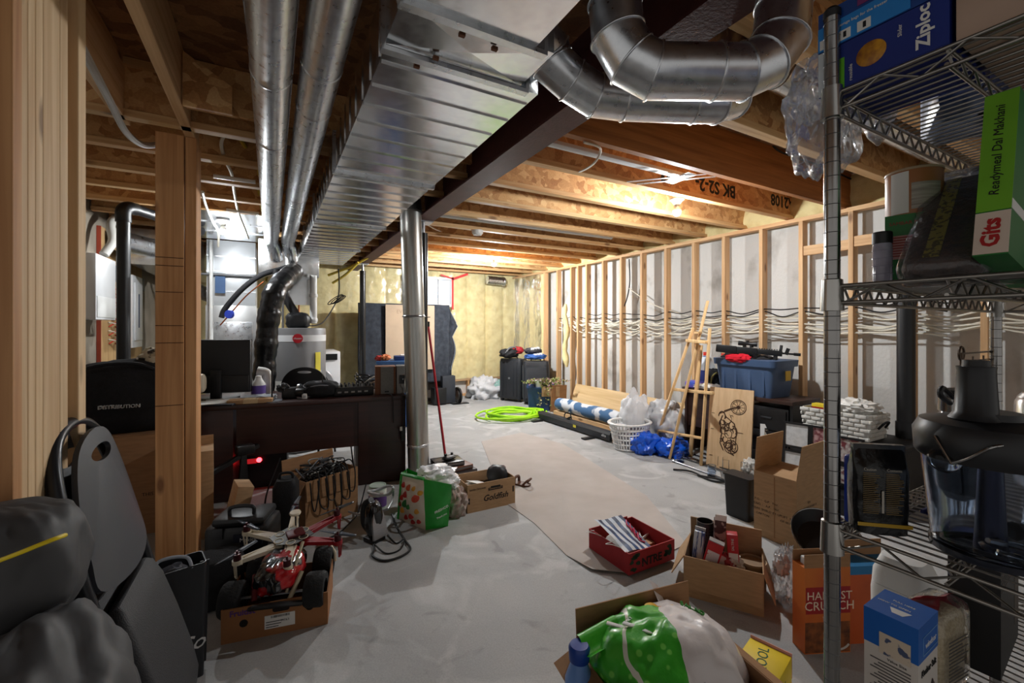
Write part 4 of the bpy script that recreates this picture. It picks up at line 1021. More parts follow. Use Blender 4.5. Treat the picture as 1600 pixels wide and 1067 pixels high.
part('body', MB().blob((0,0,.10),(.12,.07,.11),41,.3,3,18), BLACKF, t, 70); part('strap', MB().tube(spline([(-.1,-.03,.05),(-.12,-.06,.14),(-.05,-.07,.18),(.02,-.05,.12)],5),.008,6), mat('olive_strap', (120,112,60), .8), t)
t = thing('paper_pile', 'white papers and cloth piled at the front of the brown desk', 'papers', (3.93,2.95,.701), .1)
t.location = (4.05, 2.97, .701); part('sheets', MB().blob((-.02,.0,.03),(.09,.16,.035),44,.25,3,16), PAPER, t, 50)
# art panel, frames
t = thing('art_panel', 'pale wood panel with a burnt motorcycle drawing leaning on the desk', 'picture', (0,0,0))
q0, q1 = F(1103,727), F(1166,741); q1 = q0 + (q1-q0).normalized()*.40
un = (q1-q0).normalized(); upv = V((.13,.07,1)).normalized()*.75; nn = un.cross(upv).normalized()
Ma = frame(q0, un, upv) @ Matrix.Scale(1.1,4)
part('panel', MB().box(0,.36,0,.70,-.02,0, Ma), wood('panel_pale', (222,190,150), (204,168,126), 2, knots=False), t)
dr_ = MB(); 
def ring2(cx, cy, r, w=.006, n=28): dr_.tube([Ma @ V((cx+r*math.cos(2*PI*k/n), cy+r*math.sin(2*PI*k/n), .001)) for k in range(n)], w*.6, 4, closed=True)
def ln(pts_, w=.004): dr_.tube([Ma @ V((x,y,.001)) for x,y in pts_], w*.6, 4)
ring2(.245,.545,.062); ring2(.245,.545,.050,.003); ring2(.245,.545,.012)
for k in range(10): ln([(.245,.545),(.245+.055*math.cos(k*.63),.545+.055*math.sin(k*.63))],.0035)
ln([(.13,.50),(.19,.53),(.245,.545)],.008); ln([(.09,.47),(.245,.55)],.006)
ring2(.20,.20,.055,.006); ring2(.20,.20,.04,.004); ring2(.185,.20,.03)
rn = random.Random(8)
for k in range(34):
    c = (rn.uniform(.11,.23), rn.uniform(.18,.46)); r = rn.uniform(.008,.035); a0 = rn.uniform(0,6)
    ln([(c[0]+r*math.cos(a0+j*.5), c[1]+r*1.5*math.sin(a0+j*.5)) for j in range(8)], rn.choice((.004,.006,.009)))
ln([(.12,.46),(.10,.40),(.12,.30),(.11,.22),(.14,.16)],.009); ln([(.15,.45),(.22,.40),(.24,.32),(.235,.22)],.007)
for y in (.10,.33,.47): ln([(.025,y),(.05,y)],.004)
ln([(.235,.33),(.29,.33)],.005); ln([(.10,.10),(.10,.02)],.003); ln([(.14,.10),(.14,.0)],.003)
part('burnt_drawing', dr_, mat('burn_brown', (70,46,32), .8, 0, var=0), t)
t = thing('canvas_frame', 'white wooden frame leaning behind the motorcycle panel', 'frame', (0,0,0))
g0 = V((3.86,2.32,0)); Mg = frame(g0, (.25,-.42,0), (.22,.10,1)); m = MB()
for a in ((0,.3,0,.035),(0,.3,.44,.475),(0,.035,.035,.44),(.265,.3,.035,.44)): m.box(a[0],a[1],a[2],a[3],-.02,0,Mg)
part('frame_bars', m, WHITEP, t); part('backing', MB().box(.03,.27,.03,.445,-.02,-.014,Mg), mat('canvas_back',(206,202,194),.8), t)
t = thing('storage_chest', 'black chest under the white woven basket', 'chest', (4.05,1.68,0))
part('body', MB().box(-.20,.24,-.36,.36,0,.46,bev=.01), mat('chest_black', (26,26,28), .6), t); part('lid', MB().box(-.22,.26,-.38,.38,.462,.50,bev=.01), mat('chest_black',(26,26,28)), t)
t = thing('woven_basket', 'white woven rope basket heaped with small things on the black chest', 'basket', (3.98,1.72,.501))
m = MB(); hx, hy = .16, .25
WEAVE = mat('woven_white', (204,202,196), .8, 0, var=.08, bump=.4, bscale=60)
part('liner', open_bin(.15,.24,.20,.88,.03), WEAVE, t)
for r_ in range(6):
    for s_ in range(4):
        n_ = 6 if s_ % 2 == 0 else 4
        for k in range(n_):
            z = .018+.033*r_; kk = .88+.12*z/.2; a = (k+.5*(r_ % 2))/n_
            if a > .98: continue
            u_ = (a-.46)*2
            c = (( -1 if s_==0 else 1)*.152*kk, u_*.235*kk, z) if s_ % 2 == 0 else (u_*.14*kk, (1 if s_==1 else -1)*.243*kk, z)
            dd_ = (.014,.07,.027) if s_ % 2 == 0 else (.065,.014,.027)
            m.cb(c, dd_, None, .006)
part('woven_strips', m, WEAVE, t)
hd = MB()
for s_ in (-1,1): hd.tube(spline([(-.07,s_*.25,.10),(-.05,s_*.285,.15),(.0,s_*.29,.15),(.05,s_*.25,.10)],5),.008,8)
part('handle', hd, BLACKF, t)
t = thing('tissue_roll', 'crumpled white tissue on top of the woven basket', 'tissue', (3.98,1.64,.69))
part('tissue', MB().blob((0,0,.045),(.13,.14,.06),51,.4,4,20), PAPER, t, 60)
t = thing('yellow_box', 'small yellow box poking out of the woven basket', 'box', (3.93,1.86,.70))
part('carton', MB().box(-.04,.03,-.05,.05,-.05,.03,bev=.003), mat('yellow_card', (226,200,40), .6), t); part('red_stripe', MB().box(-.0405,-.04,-.05,.05,-.01,.005), RED, t)
t = thing('photo_collage', 'black multi-opening photo frame leaning below the woven basket', 'picture frame', (0,0,0))
o0 = AX(1197,724,3.60); o0 = V((3.62,2.00,.15)); Mc = frame(o0, (.10,-.55,0), (.08,.02,1))
PH = [mat('photo_%d'%k, c, .35, 0, col2=c2, scale=30, ramp=(.42,.58)) for k,(c,c2) in enumerate((((214,214,214),(200,200,200)),((186,150,150),(120,60,66)),((196,190,186),(120,60,66)),((200,196,190),(110,70,74))))]
for k,(x,y,w_,h_) in enumerate(((0,.24,.19,.20),(0,.05,.19,.17),(.19,.16,.14,.28),(.19,.0,.14,.155),(.335,.19,.19,.20),(.335,.03,.15,.155))):
    fb = MB(); bw = .016
    for a in ((x,x+w_,y,y+bw),(x,x+w_,y+h_-bw,y+h_),(x,x+bw,y+bw,y+h_-bw),(x+w_-bw,x+w_,y+bw,y+h_-bw)): fb.box(a[0],a[1],a[2],a[3],-.018,0,Mc)
    fo = part('frame_opening', fb, BLACKP, t); part('photo', MB().box(x+bw,x+w_-bw,y+bw,y+h_-bw,-.014,-.008,Mc), PH[(0,0,1,1,2,3)[k]], fo)
t = thing('crate_stand', 'low black box holding up the photo frame', 'box', (3.72,1.72,0)); part('body', MB().box(-.14,.10,-.34,.34,0,.148,bev=.008), BLACKP, t); part('lid_seam', MB().box(-.142,.102,-.342,.342,.115,.120), DARKG, t)
# metal odds on the floor by the easel
for k,(a,b,r) in enumerate((((1036,706),(1172,752),.011),((1060,712),(1180,748),.008),((1052,722),(1150,757),.009),((1085,712),(1165,735),.007))):
    p, q = F(*a), F(*b); m = MB(); m.cyl(p+U*(r+.002), q+U*(r+.002), r, n=10); m.cyl(p+U*(r+.002), p.lerp(q,.03)+U*(r+.002), r*1.7, n=10)
    solo('metal_rod', ('longest chrome rod on the floor in front of the easel','second chrome rod, lying just behind the longest one','dark tipped chrome rod nearest the viewer','shortest chrome rod, next to the motorcycle panel foot')[k], 'rod', m, CHROME if k != 2 else STEEL, group='chrome rods on the floor')
for k,(px,py,r,h) in enumerate(((1063,722,.035,.10),(1112,744,.035,.10))):
    t = thing('glass_jar', ('small wire candle holder standing between the easel legs','small glass holder standing right of the easel legs')[k], 'jar', F(px,py), 0, 'small holders on the floor')
    part('glass', MB().lathe([(r,0),(r,h),(r-.003,h),(r-.003,.005),(0,.005)],20), GLASS, t)
    g = MB(); [g.tube([(r*1.05*math.cos(2*PI*j/20),r*1.05*math.sin(2*PI*j/20),z) for j in range(20)],.002,5,closed=True) for z in (.005,.05,.1)]; part('wire_band', g, CHROME, t)
t = thing('wire_rack', 'flat chrome wire rack lying on the floor before the desk', 'rack', F(1150,748), -.9)
g = MB()
for k in range(7): g.tube([(-.12,-.09+.03*k,.012),(.16,-.09+.03*k,.012)],.0025,5)
for x in (-.12,.02,.16): g.tube([(x,-.1,.016),(x,.1,.016)],.003,5)
part('wires', g, CHROME, t); [part('upright_loop', MB().tube([(x,.1,.012),(x,.1,.13),(x+.05,.1,.13),(x+.05,.1,.012)],.003,5), CHROME, t) for x in (-.1,.05)]
cable('cable_bundle', 'tangled dark cord on the floor behind the chrome rods', 'cord', [F(1052,735)+U*.01, F(1080,740)+U*.02, F(1110,752)+U*.01, F(1140,758)+U*.02, F(1160,762)+U*.01, F(1130,756)+U*.03, F(1090,745)+U*.015], .009, CORDB)
t = thing('sponge_ball', 'scrunched white wrapping paper beside the motorcycle panel', 'paper', F(1172,742)); part('crumple', MB().blob((0,0,.07),(.07,.06,.075),61,.4,3.5,18), PAPER, t, 60)
t = thing('dust_pan', 'flat black tray on the floor left of the tall open carton', 'tray', F(1150,768), .4); part('tray', loft(MB(), [(.09,.06,.02,0),(.10,.07,.02,.025),(.092,.062,.02,.025),(.085,.055,.02,.006)]), BLACKP, t); part('handle', MB().beam((.10,0,.015),(.19,0,.02),.025,.012), BLACKP, t)
t = thing('waste_bin', 'slim black bin standing against the tall open carton', 'bin', (2.93,1.90,0)); part('bin', open_bin(.06,.10,.30,.85,.02), BLACKP, t); part('rim', loft(MB(), [(.06,.10,.02,.29),(.066,.106,.02,.29),(.066,.106,.02,.302),(.058,.098,.02,.302)]), BLACKP, t)
# studs' wiring along the right wall
rn = random.Random(11)
Ys = [7.0] + [y+.02 for y in SY[1:]] + [-.3]
Ys = sorted(set(round(y-.02,3) for y in SY), reverse=True)
specs = [('black cable strung through the right wall studs, highest of the bundle',BLACKM,1.555,.006,14),('black cable strung through the right wall studs, second of the bundle',BLACKM,1.505,.006,9)]
specs += [('white cable strung through the right wall studs among many alike',CORDW,1.47-.028*k,.0075,(14,14,13,11,12,14,9)[k]) for k in range(7)]
for k,(lab,mm,z0,r,n_) in enumerate(specs):
    pts_ = []
    n0 = rn.choice((1,1,2,4)) if k > 1 else (4 if k == 0 else 1)
    for i, y in enumerate(Ys):
        if i < n0 or i > n0+n_+4: continue
        sag = rn.uniform(.01,.05)
        pts_.append(V((4.47+.012*(k % 4), y, z0 + rn.uniform(-.02,.02) + .02*math.sin(i*.5+k))))
        if i+1 < len(Ys): pts_.append(V((4.475+.012*(k%4)+rn.uniform(-.012,.02), (y+Ys[i+1])/2, z0 - sag + .02*math.sin(i*.5+k))))
    cable('wall_cable', lab, 'cable', pts_, r, mm, 'cables through the right wall studs', 6)
cable('wall_cable', 'black cable dropping from the top plate into the far bundle', 'cable', [AX(983,405,4.5), AX(984,440,4.5), AX(980,465,4.5), AX(974,482,4.5)], .008, CORDB)
cable('wall_cable', 'white cable slanting down between two studs left of the easel', 'cable', [AX(982,450,4.5), AX(1010,470,4.5), AX(1036,482,4.5), AX(1075,494,4.5)], .007, CORDW)
cable('wall_cable', 'white cable looping lowest between the studs left of the easel', 'cable', [AX(978,498,4.5), AX(1000,510,4.5), AX(1030,522,4.5), AX(1055,518,4.5), AX(1085,498,4.5)], .007, CORDW)
t = thing('vent_stack', 'black plastic drain pipe standing before the right wall behind the wire shelf', 'pipe', (4.30,1.44,0))
part('stack', MB().cyl((0,0,.0),(0,0,2.42),.056,n=28), BLACKP, t); part('coupling', MB().cyl((0,0,.5),(0,0,.62),.064,n=28), BLACKP, t)

t = thing('duct_stub', 'short silver round duct poking out of the far corner under the joists', 'duct', (0,0,0))
p0 = AY(784,440,7.80); part('pipe', MB().cyl(p0+V((-.32,.02,.02)), p0+V((.04,0,0)), .085, n=26), GALV, t); g = MB(); ring(g, p0+V((.04,0,0)), (1,0,0), .086, .02, .006); part('collar', g, GALV, t)
for k, pts_ in enumerate((([AY(912,222,1.93), AY(938,232,1.96), AY(928,255,2.1), AY(905,268,2.38), AY(895,262,2.40)]), ([AY(670,334,4.3), AY(660,345,4.4), AY(690,362,4.85), AY(720,366,5.3), AY(738,366,5.8)]), ([AY(756,367,6.0), AY(830,374,5.6), AY(905,382,5.2), AY(960,385,4.9)]))):
    cable('electrical_cable', ('white cable looping down beside the white metal channel', 'white cable sagging from the beam to the smoke detector', 'white cable running from the smoke detector toward the right wall')[k], 'cable', pts_, .007, CORDW)
cable('electrical_cable', 'black cable stapled along the face of the deep joist', 'cable', [AY(1200,212,1.895), AY(1212,232,1.895), AY(1240,245,1.895), AY(1290,262,1.895), AY(1330,280,1.895)], .008, CORDB)
# ================================================================== DESK
DROT = math.atan2(-.20, 1.50)
t = thing('office_desk', 'long dark mahogany office desk with its back panel to the viewer', 'desk', (1.045,3.80,0), DROT)
MAHO = wood('mahogany_x', (58,30,26), (40,20,18), 0, knots=False, rough=.38, rnd=.03)
part('desktop', MB().box(-1.72,0,0,.74,.715,.75,bev=.003), MAHO, t)
part('back_panel', MB().box(-1.30,-.40,.03,.05,.335,.714), MAHO, t)
part('end_pedestal', MB().box(-.40,-.005,.012,.70,0,.714,bev=.002), MAHO, t)
part('end_pedestal', MB().box(-1.70,-1.32,.02,.70,.0,.714,bev=.002), MAHO, t)
part('pedestal_side', MB().box(-.42,-.402,.05,.66,.02,.60), mat('grey_laminate', (150,150,150), .5), t)
Dm = Matrix.Translation((1.045,3.80,0)) @ Matrix.Rotation(DROT, 4, 'Z')
def DP(x, y, z=.75): return Dm @ V((x,y,z))
def on_desk(px, py_dummy, y):
    "local x on the desk seen at pixel column px for a depth y behind the front edge"
    lo, hi = -1.8, .1
    for _ in range(40):
        mid = (lo+hi)/2; p = DP(mid, y); u = (p.x*CT - p.y*ST)/(p.x*ST + p.y*CT)
        if CX + FPX*u < px: lo = mid
        else: hi = mid
    return lo
def dthing(nm, lab, cat, px, y, rz=0, group=None): 
    p = DP(on_desk(px,0,y), y); return thing(nm, lab, cat, (p.x,p.y,.751), DROT+rz, group)
t = dthing('computer_monitor', 'large black computer monitor on the desk seen from behind', 'monitor', 340, .36, -.12)
part('screen_back', MB().box(-.34,.25,-.02,.02,.055,.50,bev=.008), mat('monitor_black', (30,30,33), .5, 0, bump=.04, bscale=400), t)
part('lower_shell', MB().box(-.33,.24,-.03,-.018,.06,.20,bev=.006), BLACKP, t)
part('neck', MB().box(-.04,.04,-.05,-.01,.01,.25,bev=.008), BLACKP, t); part('foot', MB().box(-.14,.14,-.09,.09,0,.012,bev=.004), BLACKP, t)
rim = MB(); [rim.box(a,b,.018,.026,c,d_) for a,b,c,d_ in ((-.34,.25,.49,.5),(-.34,.25,.055,.065),(-.34,-.33,.065,.49),(.24,.25,.065,.49))]; part('bezel', rim, BLACKP, t)
t = dthing('desk_lamp', 'cream rounded lamp head peeking past the wooden post', 'lamp', 311, .18)
part('head', MB().blob((0,0,.16),(.045,.05,.075),2,.05,2,18,.6), mat('cream_plastic', (216,204,182), .4, 0, var=.05), t)
part('stem', MB().cyl((0,0,.01),(0,0,.10),.012), mat('cream_plastic',(216,204,182)), t); part('base', MB().cyl((0,0,0),(0,0,.014),.05,n=24), mat('cream_plastic',(216,204,182)), t)
rn = random.Random(4)
for k,(px,y,w_,d_,rz,lab,c) in enumerate(((330,.06,.20,.13,.3,'white paper on the desk edge beside the wooden post',(216,214,208)),(345,.05,.22,.12,-.25,'dark folder on the desk edge beside the wooden post',(44,46,52)),(350,.17,.26,.18,.1,'white paper stack in front of the monitor foot',(206,204,200)),(404,.20,.24,.16,-.1,'grey magazine stack right of the monitor',(150,156,164)))):
    p = DP(on_desk(px,0,y), y); m = MB(); h = (.008,.012,.02,.035)[k]
    n_ = max(1,int(h/.006))
    for j in range(n_): m.box(-w_/2+.006*rn.random(),w_/2,-d_/2,d_/2-.006*rn.random(),j*h/n_,(j+.85)*h/n_, Mx((0,0,0),0,0,rn.uniform(-.06,.06)))
    solo('paper_stack', lab, 'papers', m, mat('desk_paper%d'%k, c, .8, 0, var=.06, scale=30), (p.x,p.y,.752+(.013 if k in (0,) else 0)), DROT+rz, smooth=None)
t = dthing('flat_carton', 'flat kraft cardboard parcel lying on the desk front', 'parcel', 393, .07, .02)
part('body', MB().box(-.16,.15,-.05,.06,0,.032,bev=.003), CARD, t); part('tape', MB().box(-.05,.05,-.051,.061,.001,.0335), mat('tan_tape',(196,170,130),.4), t)
t = dthing('microphone_stand', 'thin black rod on a round base on the desk', 'stand', 425, .09)
part('base', MB().cyl((0,0,0),(0,0,.006),.075,n=28), mat('grey_disc',(130,134,140),.4,.5), t); part('rod', MB().cyl((0,0,.006),(0,0,.26),.006,n=10), BLACKP, t)
t = dthing('white_bottle', 'white bottle with a purple label behind the grey magazines', 'bottle', 404, .40)
part('bottle', MB().lathe([(.0,0),(.05,0),(.055,.02),(.055,.11),(.03,.15),(.022,.18),(0,.185)],20), WHITEP, t); part('label', MB().lathe([(.0555,.03),(.0565,.03),(.0565,.10),(.0555,.10)],20), mat('violet_label',(96,70,150),.5), t)
t = dthing('white_pipe_elbow', 'white plastic elbow pipe standing behind the white bottle', 'pipe fitting', 408, .56)
part('elbow', MB().tube(spline([(.05,0,0),(.05,0,.13),(.04,0,.19),(-.03,0,.21)],6),.04,16), WHITEP, t)
t = dthing('video_camera', 'black camera with a large lens lying on the desk', 'camera', 455, .22)
part('body', MB().box(-.07,.05,-.05,.05,0,.09,bev=.015), BLACKP, t); part('lens', MB().tube([(.05,-.05,.05),(.09,-.07,.05),(.11,-.08,.05)],.035,16,rs=[.036,.04,.03]), BLACKP, t)
part('grip', MB().blob((-.06,0,.09),(.05,.05,.04),3,.3,3,14), BLACKP, t); part('silver_ring', MB().cyl((.06,-.02,.09),(.075,-.03,.09),.03,n=16), STEEL, t)
t = dthing('small_adapter', 'small white adapter block on the desk beside the camera', 'adapter', 476, .13); part('block', MB().box(-.02,.02,-.015,.015,0,.045,bev=.005), WHITEP, t); part('prong', MB().box(-.01,.01,-.018,-.014,.01,.03), STEEL, t)
t = dthing('camera_bag', 'black padded rounded bag with grey piping on the desk', 'bag', 502, .20)
part('shell', MB().blob((0,0,.07),(.14,.10,.07),6,.12,2,22,.7), BLACKF, t, 70); part('piping', MB().tube([(.14*math.cos(a),.10*math.sin(a),.10+.01*math.sin(3*a)) for a in [2*PI*k/30 for k in range(30)]],.005,6,closed=True), mat('grey_piping',(130,130,136),.7), t)
part('rod', MB().cyl((.01,-.06,.08),(.012,-.06,.2),.005,n=8), BLACKP, t); part('top_panel', MB().blob((-.02,0,.125),(.10,.06,.015),7,.1,2,14), mat('bag_grey',(112,112,118),.8), t)
t = dthing('audio_mixer', 'black audio mixer with rows of knobs on the desk', 'mixer', 553, .24, .06)
part('chassis', MB().box(-.17,.16,-.09,.12,0,.075,bev=.006), BLACKP, t)
kn = MB(); kn2 = MB()
for i in range(9):
    for j in range(4): (kn if (i+j) % 3 else kn2).cyl((-.14+.034*i,-.05+.045*j,.075),(-.14+.034*i,-.05+.045*j,.098),.008,n=8)
part('knob', kn, BLACKP, t); part('knob', kn2, mat('grey_knob',(150,150,150),.5), t)
for i in range(5): part('front_marking', MB().box(-.14+.055*i,-.11+.055*i,-.0915,-.0899,.028,.042), mat('pale_print',(170,170,170),.6), t)
t = dthing('cable_pile', 'messy pile of black and white cables behind the audio mixer', 'cables', 573, .42)
m = MB(); m2 = MB(); rn = random.Random(9)
for k in range(9):
    pts_ = [V((rn.uniform(-.13,.10), rn.uniform(-.08,.08), rn.uniform(.01,.17))) for _ in range(5)]
    (m if k % 3 else m2).tube(spline(pts_,6), .005, 6)
part('black_cable', m, CORDB, t); part('white_cable', m2, CORDW, t)
GRILLE = mat('speaker_grille', (128,128,126), .85, 0, var=.08, scale=60, bump=.3, bscale=500); SPW = wood('speaker_wood', (130,84,56), (104,62,40), 2, knots=False, rnd=.03)
t = dthing('bookshelf_speaker', 'grey grilled speaker with brown wood sides, the one left of its twin', 'speaker', 603, .12, -.05, 'bookshelf speakers')
part('cabinet', MB().box(-.092,.085,0,.16,0,.25,bev=.003), SPW, t); part('grille', MB().box(-.045,.066,-.012,0,.006,.246,bev=.003), GRILLE, t); part('badge', MB().box(-.01,.025,-.0135,-.012,.02,.034), BLACKP, t)
t = dthing('bookshelf_speaker', 'speaker turned to show its terminal plate, half behind the vertical silver duct', 'speaker', 633, .13, -.05, 'bookshelf speakers')
part('cabinet', MB().box(-.075,.09,0,.16,0,.25,bev=.003), mat('speaker_back',(120,118,114),.8), t); part('terminal_plate', MB().box(-.05,.03,-.004,0,.09,.17), BLACKP, t); part('wire', MB().tube([(0,-.004,.14),(-.005,-.02,.10),(0,-.01,.05),(.01,-.02,.0)],.003,6), CORDW, t)
sp_ = MB(); [sp_.cyl((-.02+.03*i,-.012,.13),(-.02+.03*i,-.004,.13),.006,n=8) for i in range(2)]; part('terminal', sp_, STEEL, t)
cable('speaker_wire', 'black cord hanging down the front of the desk below the speakers', 'cord', [DP(-.16,.10,.757), DP(-.12,-.01,.754), DP(-.115,-.012,.62), DP(-.11,-.014,.52)], .004, CORDB)
t = thing('plug_strip', 'black plug with a pale tag hanging at the right end of the desk', 'plug', DP(-.03,-.02,.42), DROT)
part('plug', MB().box(-.02,.02,-.015,.015,-.06,.06,bev=.006), BLACKP, t); part('cord', MB().tube([(0,0,.05),(.008,0,.2),(.0,.01,.33)],.004,6), CORDB, t); part('tag', MB().box(-.03,-.01,-.02,-.017,.03,.065), PAPER, t)
# folding chair behind the desk
CHB = mat('chair_black', (38,38,41), .5, 0, var=.06, bump=.12, bscale=420)
def chair_back(par, w, h, z0, M=None, nm='backrest', hole=True, th=.02):
    "rounded folding chair backrest with a hand slot"
    out = [(-w*.40,0),(w*.40,0),(w*.50,h*.12),(w*.49,h*.40),(w*.42,h*.68),(w*.28,h*.90),(w*.10,h),(-w*.10,h),(-w*.28,h*.90),(-w*.42,h*.68),(-w*.49,h*.40),(-w*.50,h*.12)]
    ou = [(p.x,p.y) for p in spline([(x,y,0) for x,y in out],4,True)]
    mb = MB(); n = len(ou); sl = [(.13*w*math.cos(2*PI*k/n+.2), h*.86+.035*h*math.sin(2*PI*k/n+.2) - .3*abs(.13*w*math.cos(2*PI*k/n))) for k in range(n)] if hole else None
    if hole:
        # align slot points by angle around the slot centre
        c = (0,h*.83); sl = []
        for x,y in ou:
            a = math.atan2(y-c[1],x-c[0]); sl.append((c[0]+.15*w*math.cos(a), c[1]+.05*h*math.sin(a)))
        vs = [(x,-th/2,z0+y) for x,y in ou]+[(x,-th/2,z0+y) for x,y in sl]+[(x,th/2,z0+y) for x,y in ou]+[(x,th/2,z0+y) for x,y in sl]
        fs = []
        for i in range(n):
            j = (i+1) % n; fs += [(i,j,n+j,n+i),(2*n+j,2*n+i,3*n+i,3*n+j),(j,i,2*n+i,2*n+j),(n+i,n+j,3*n+j,3*n+i)]
        mb.add(vs, fs, M)
    return part(nm, mb, CHB, par, 40), ou
t = thing('folding_chair', 'black folding chair standing behind the desk with its back up', 'chair', (.30,4.93,0), -.42+PI)
chair_back(t, .47, .28, .66)
for s in (-1,1):
    part('leg', MB().tube([(s*.22,0,.72),(s*.225,-.06,.44),(s*.23,-.24,0)],.011,10), BLACKM, t)
    part('leg', MB().tube([(s*.20,.02,.45),(s*.205,.26,.0)],.011,10), BLACKM, t)
part('seat', MB().box(-.2,.2,-.02,.38,.43,.46,bev=.012), CHB, t); part('crossbar', MB().cyl((-.22,-.17,.15),(.22,-.17,.15),.009,n=8), BLACKM, t); part('crossbar', MB().cyl((-.2,.18,.15),(.2,.18,.15),.009,n=8), BLACKM, t)
# under the desk
t = thing('computer_tower', 'dark computer tower with a red glow under the left end of the desk', 'computer', (-.05,4.32,0), -.1)
part('case', MB().box(-.18,.18,-.10,.10,.05,.50,bev=.01), BLACKP, t); part('foot', MB().box(-.16,.16,-.09,.09,0,.05), BLACKP, t)
part('red_light', MB().cyl((-.03,-.106,.235),(-.03,-.10,.235),.020,n=16), mat('red_glow',(255,30,36),.4,0,var=0,emit=2.2), t); part('red_strip', MB().box(-.16,-.05,-.103,-.10,.21,.25), mat('red_strip',(120,16,20),.4,0,var=0,emit=.15), t)
t = thing('tripod', 'folded black tripod under the left end of the desk', 'tripod', F(372,800), .3)
for k,(a,b) in enumerate((((0,0,0),(.05,.05,.42)),((.06,.02,0),(.05,.05,.42)),((-.22,-.04,.30),(.16,.10,.44)))): part('leg', MB().beam(V(a)+U*.01,b,.032,.03), BLACKP, t)
part('head', MB().box(.0,.12,.02,.1,.40,.47,bev=.01), BLACKP, t)
for k,(pts_,r) in enumerate((([DP(-.80,.5,.70),DP(-.79,.42,.4),DP(-.6,.4,.3),DP(-.5,.5,.5),DP(-.45,.5,.70)],.004),([DP(-.47,.4,.70),DP(-.46,.4,.35),DP(-.42,.42,.02),DP(-.36,.3,.006)],.006))):
    cable('power_cord', ('thin black cord looping below the desktop','black cord dropping from the desktop to the floor')[k], 'cord', pts_, r, CORDB)
# ------------------------------------------------ seen past the desk: bins by the silver duct
t = thing('storage_tub', 'blue plastic tub with open lid standing beyond the speakers', 'tub', (1.55,6.05,0), -.3)
part('bin', open_bin(.26,.2,.60,.9,.04), mat('bin_blue',(52,92,150),.5), t); part('lid', MB().box(-.28,.28,-.22,.22,.86,.90,bev=.01), mat('lid_blue',(70,108,160),.5), t); part('upper_bin', loft(MB(),[(.24,.19,.03,.61),(.26,.2,.03,.855)]), mat('bin_clear',(120,150,190),.4), t)
t = thing('orange_toys', 'small orange and red clutter on top of the blue tub', 'toys', (1.50,6.05,.901), 0); part('clutter', MB().blob((-.14,-.05,.04),(.07,.06,.04),3,.4,4,14), mat('orange_clutter',(210,120,70),.6), t); part('clutter', MB().blob((-.22,-.02,.035),(.05,.05,.035),5,.4,4,12), mat('red_clutter',(190,50,44),.6), t)
t = thing('blue_case', 'blue flat case on top of the blue tub', 'case', (1.62,6.0,.901), -.2); part('case', MB().box(-.14,.17,-.12,.12,0,.06,bev=.015), mat('case_blue',(40,66,120),.5), t); part('papers', MB().box(-.05,.14,-.1,.08,.061,.075), PAPER, t)
# ================================================================== LEFT ROOM: box and bag behind the post
t = thing('brown_carton', 'big brown cardboard box behind the wooden post, carrying the black bag', 'box', (-.86,3.86,0), -.05)
carton(t, .66,.45,.655, CARDD, (('y-',.0001,0),)) if False else part('box_body', MB().box(-.33,.33,-.22,.22,0,.65,bev=.003), CARDD, t)
part('flap', MB().box(-.33,.33,-.22,-.005,.651,.656), CARDD, t); part('flap', MB().box(-.33,.33,.005,.22,.651,.656), CARDD, t)
txt('THIS SIDE UP', .03, INK, t, Mx((.22,-.2205,.26), PI/2), depth=.0002)
t = thing('black_bag', 'bulky black fabric bag with white lettering on the brown carton', 'bag', (-.86,3.86,.657), -.1)
part('body', MB().blob((.03,0,.23),(.36,.23,.245),14,.10,1.6,36,.75), BLACKF, t, 70)
txt('DISTRIBUTION', .032, mat('grey_print',(190,190,190),.8,0,var=0), t, Mx((.04,-.236,.19), PI/2), depth=.012)
part('strap', MB().tube(spline([(-.25,-.19,.32),(-.12,-.22,.44),(.1,-.2,.46),(.22,-.15,.40)],5),.012,6), BLACKF, t)
t = thing('printed_bag', 'cream printed cloth bag resting on the black bag', 'bag', (-.70,3.84,1.10), 0)
part('cloth', MB().blob((.03,0,.03),(.13,.12,.09),3,.3,2.4,20), mat('printed_cloth',(196,184,160),.9,0,col2=(60,50,40),scale=26,ramp=(.38,.46)), t, 70); part('hem', MB().tube(spline([(-.09,-.08,.05),(-.05,-.1,-.03),(.03,-.11,-.05)],5),.006,6), PAPER, t)
t = thing('small_carton', 'tall narrow kraft carton edge just right of the wooden post', 'box', (-.36,3.42,0), .1)
part('box_body', MB().box(-.06,.03,-.05,.16,0,.56,bev=.003), CARD, t); part('flap', MB().box(-.06,-.055,-.05,.16,.56,.66), CARD, t); part('flap', MB().box(-.06,.03,.155,.16,.56,.62), CARD, t)
t = thing('sloped_carton', 'white and green labelled carton leaning right of the wooden post', 'box', (-.22,3.22,0), (0,.22,.2))
part('box_body', MB().box(-.05,.04,-.06,.12,.012,.36,bev=.003), CARD, t); part('label', MB().box(.0405,.042,-.04,.1,.17,.30), mat('label_white_green',(206,210,200),.6,0,col2=(66,130,80),scale=9,ramp=(.4,.45)), t)
# ================================================================== LEFT FLOOR
def at_floor(px, py): p = F(px, py); return (p.x, p.y, 0)
def torus_wheel(r, w, M=None):
    return MB().lathe([(r*.55,-w/2),(r*.9,-w/2),(r,-w*.36),(r,w*.36),(r*.9,w/2),(r*.55,w/2),(r*.5,w*.2),(r*.5,-w*.2),(r*.55,-w/2)],32,M)
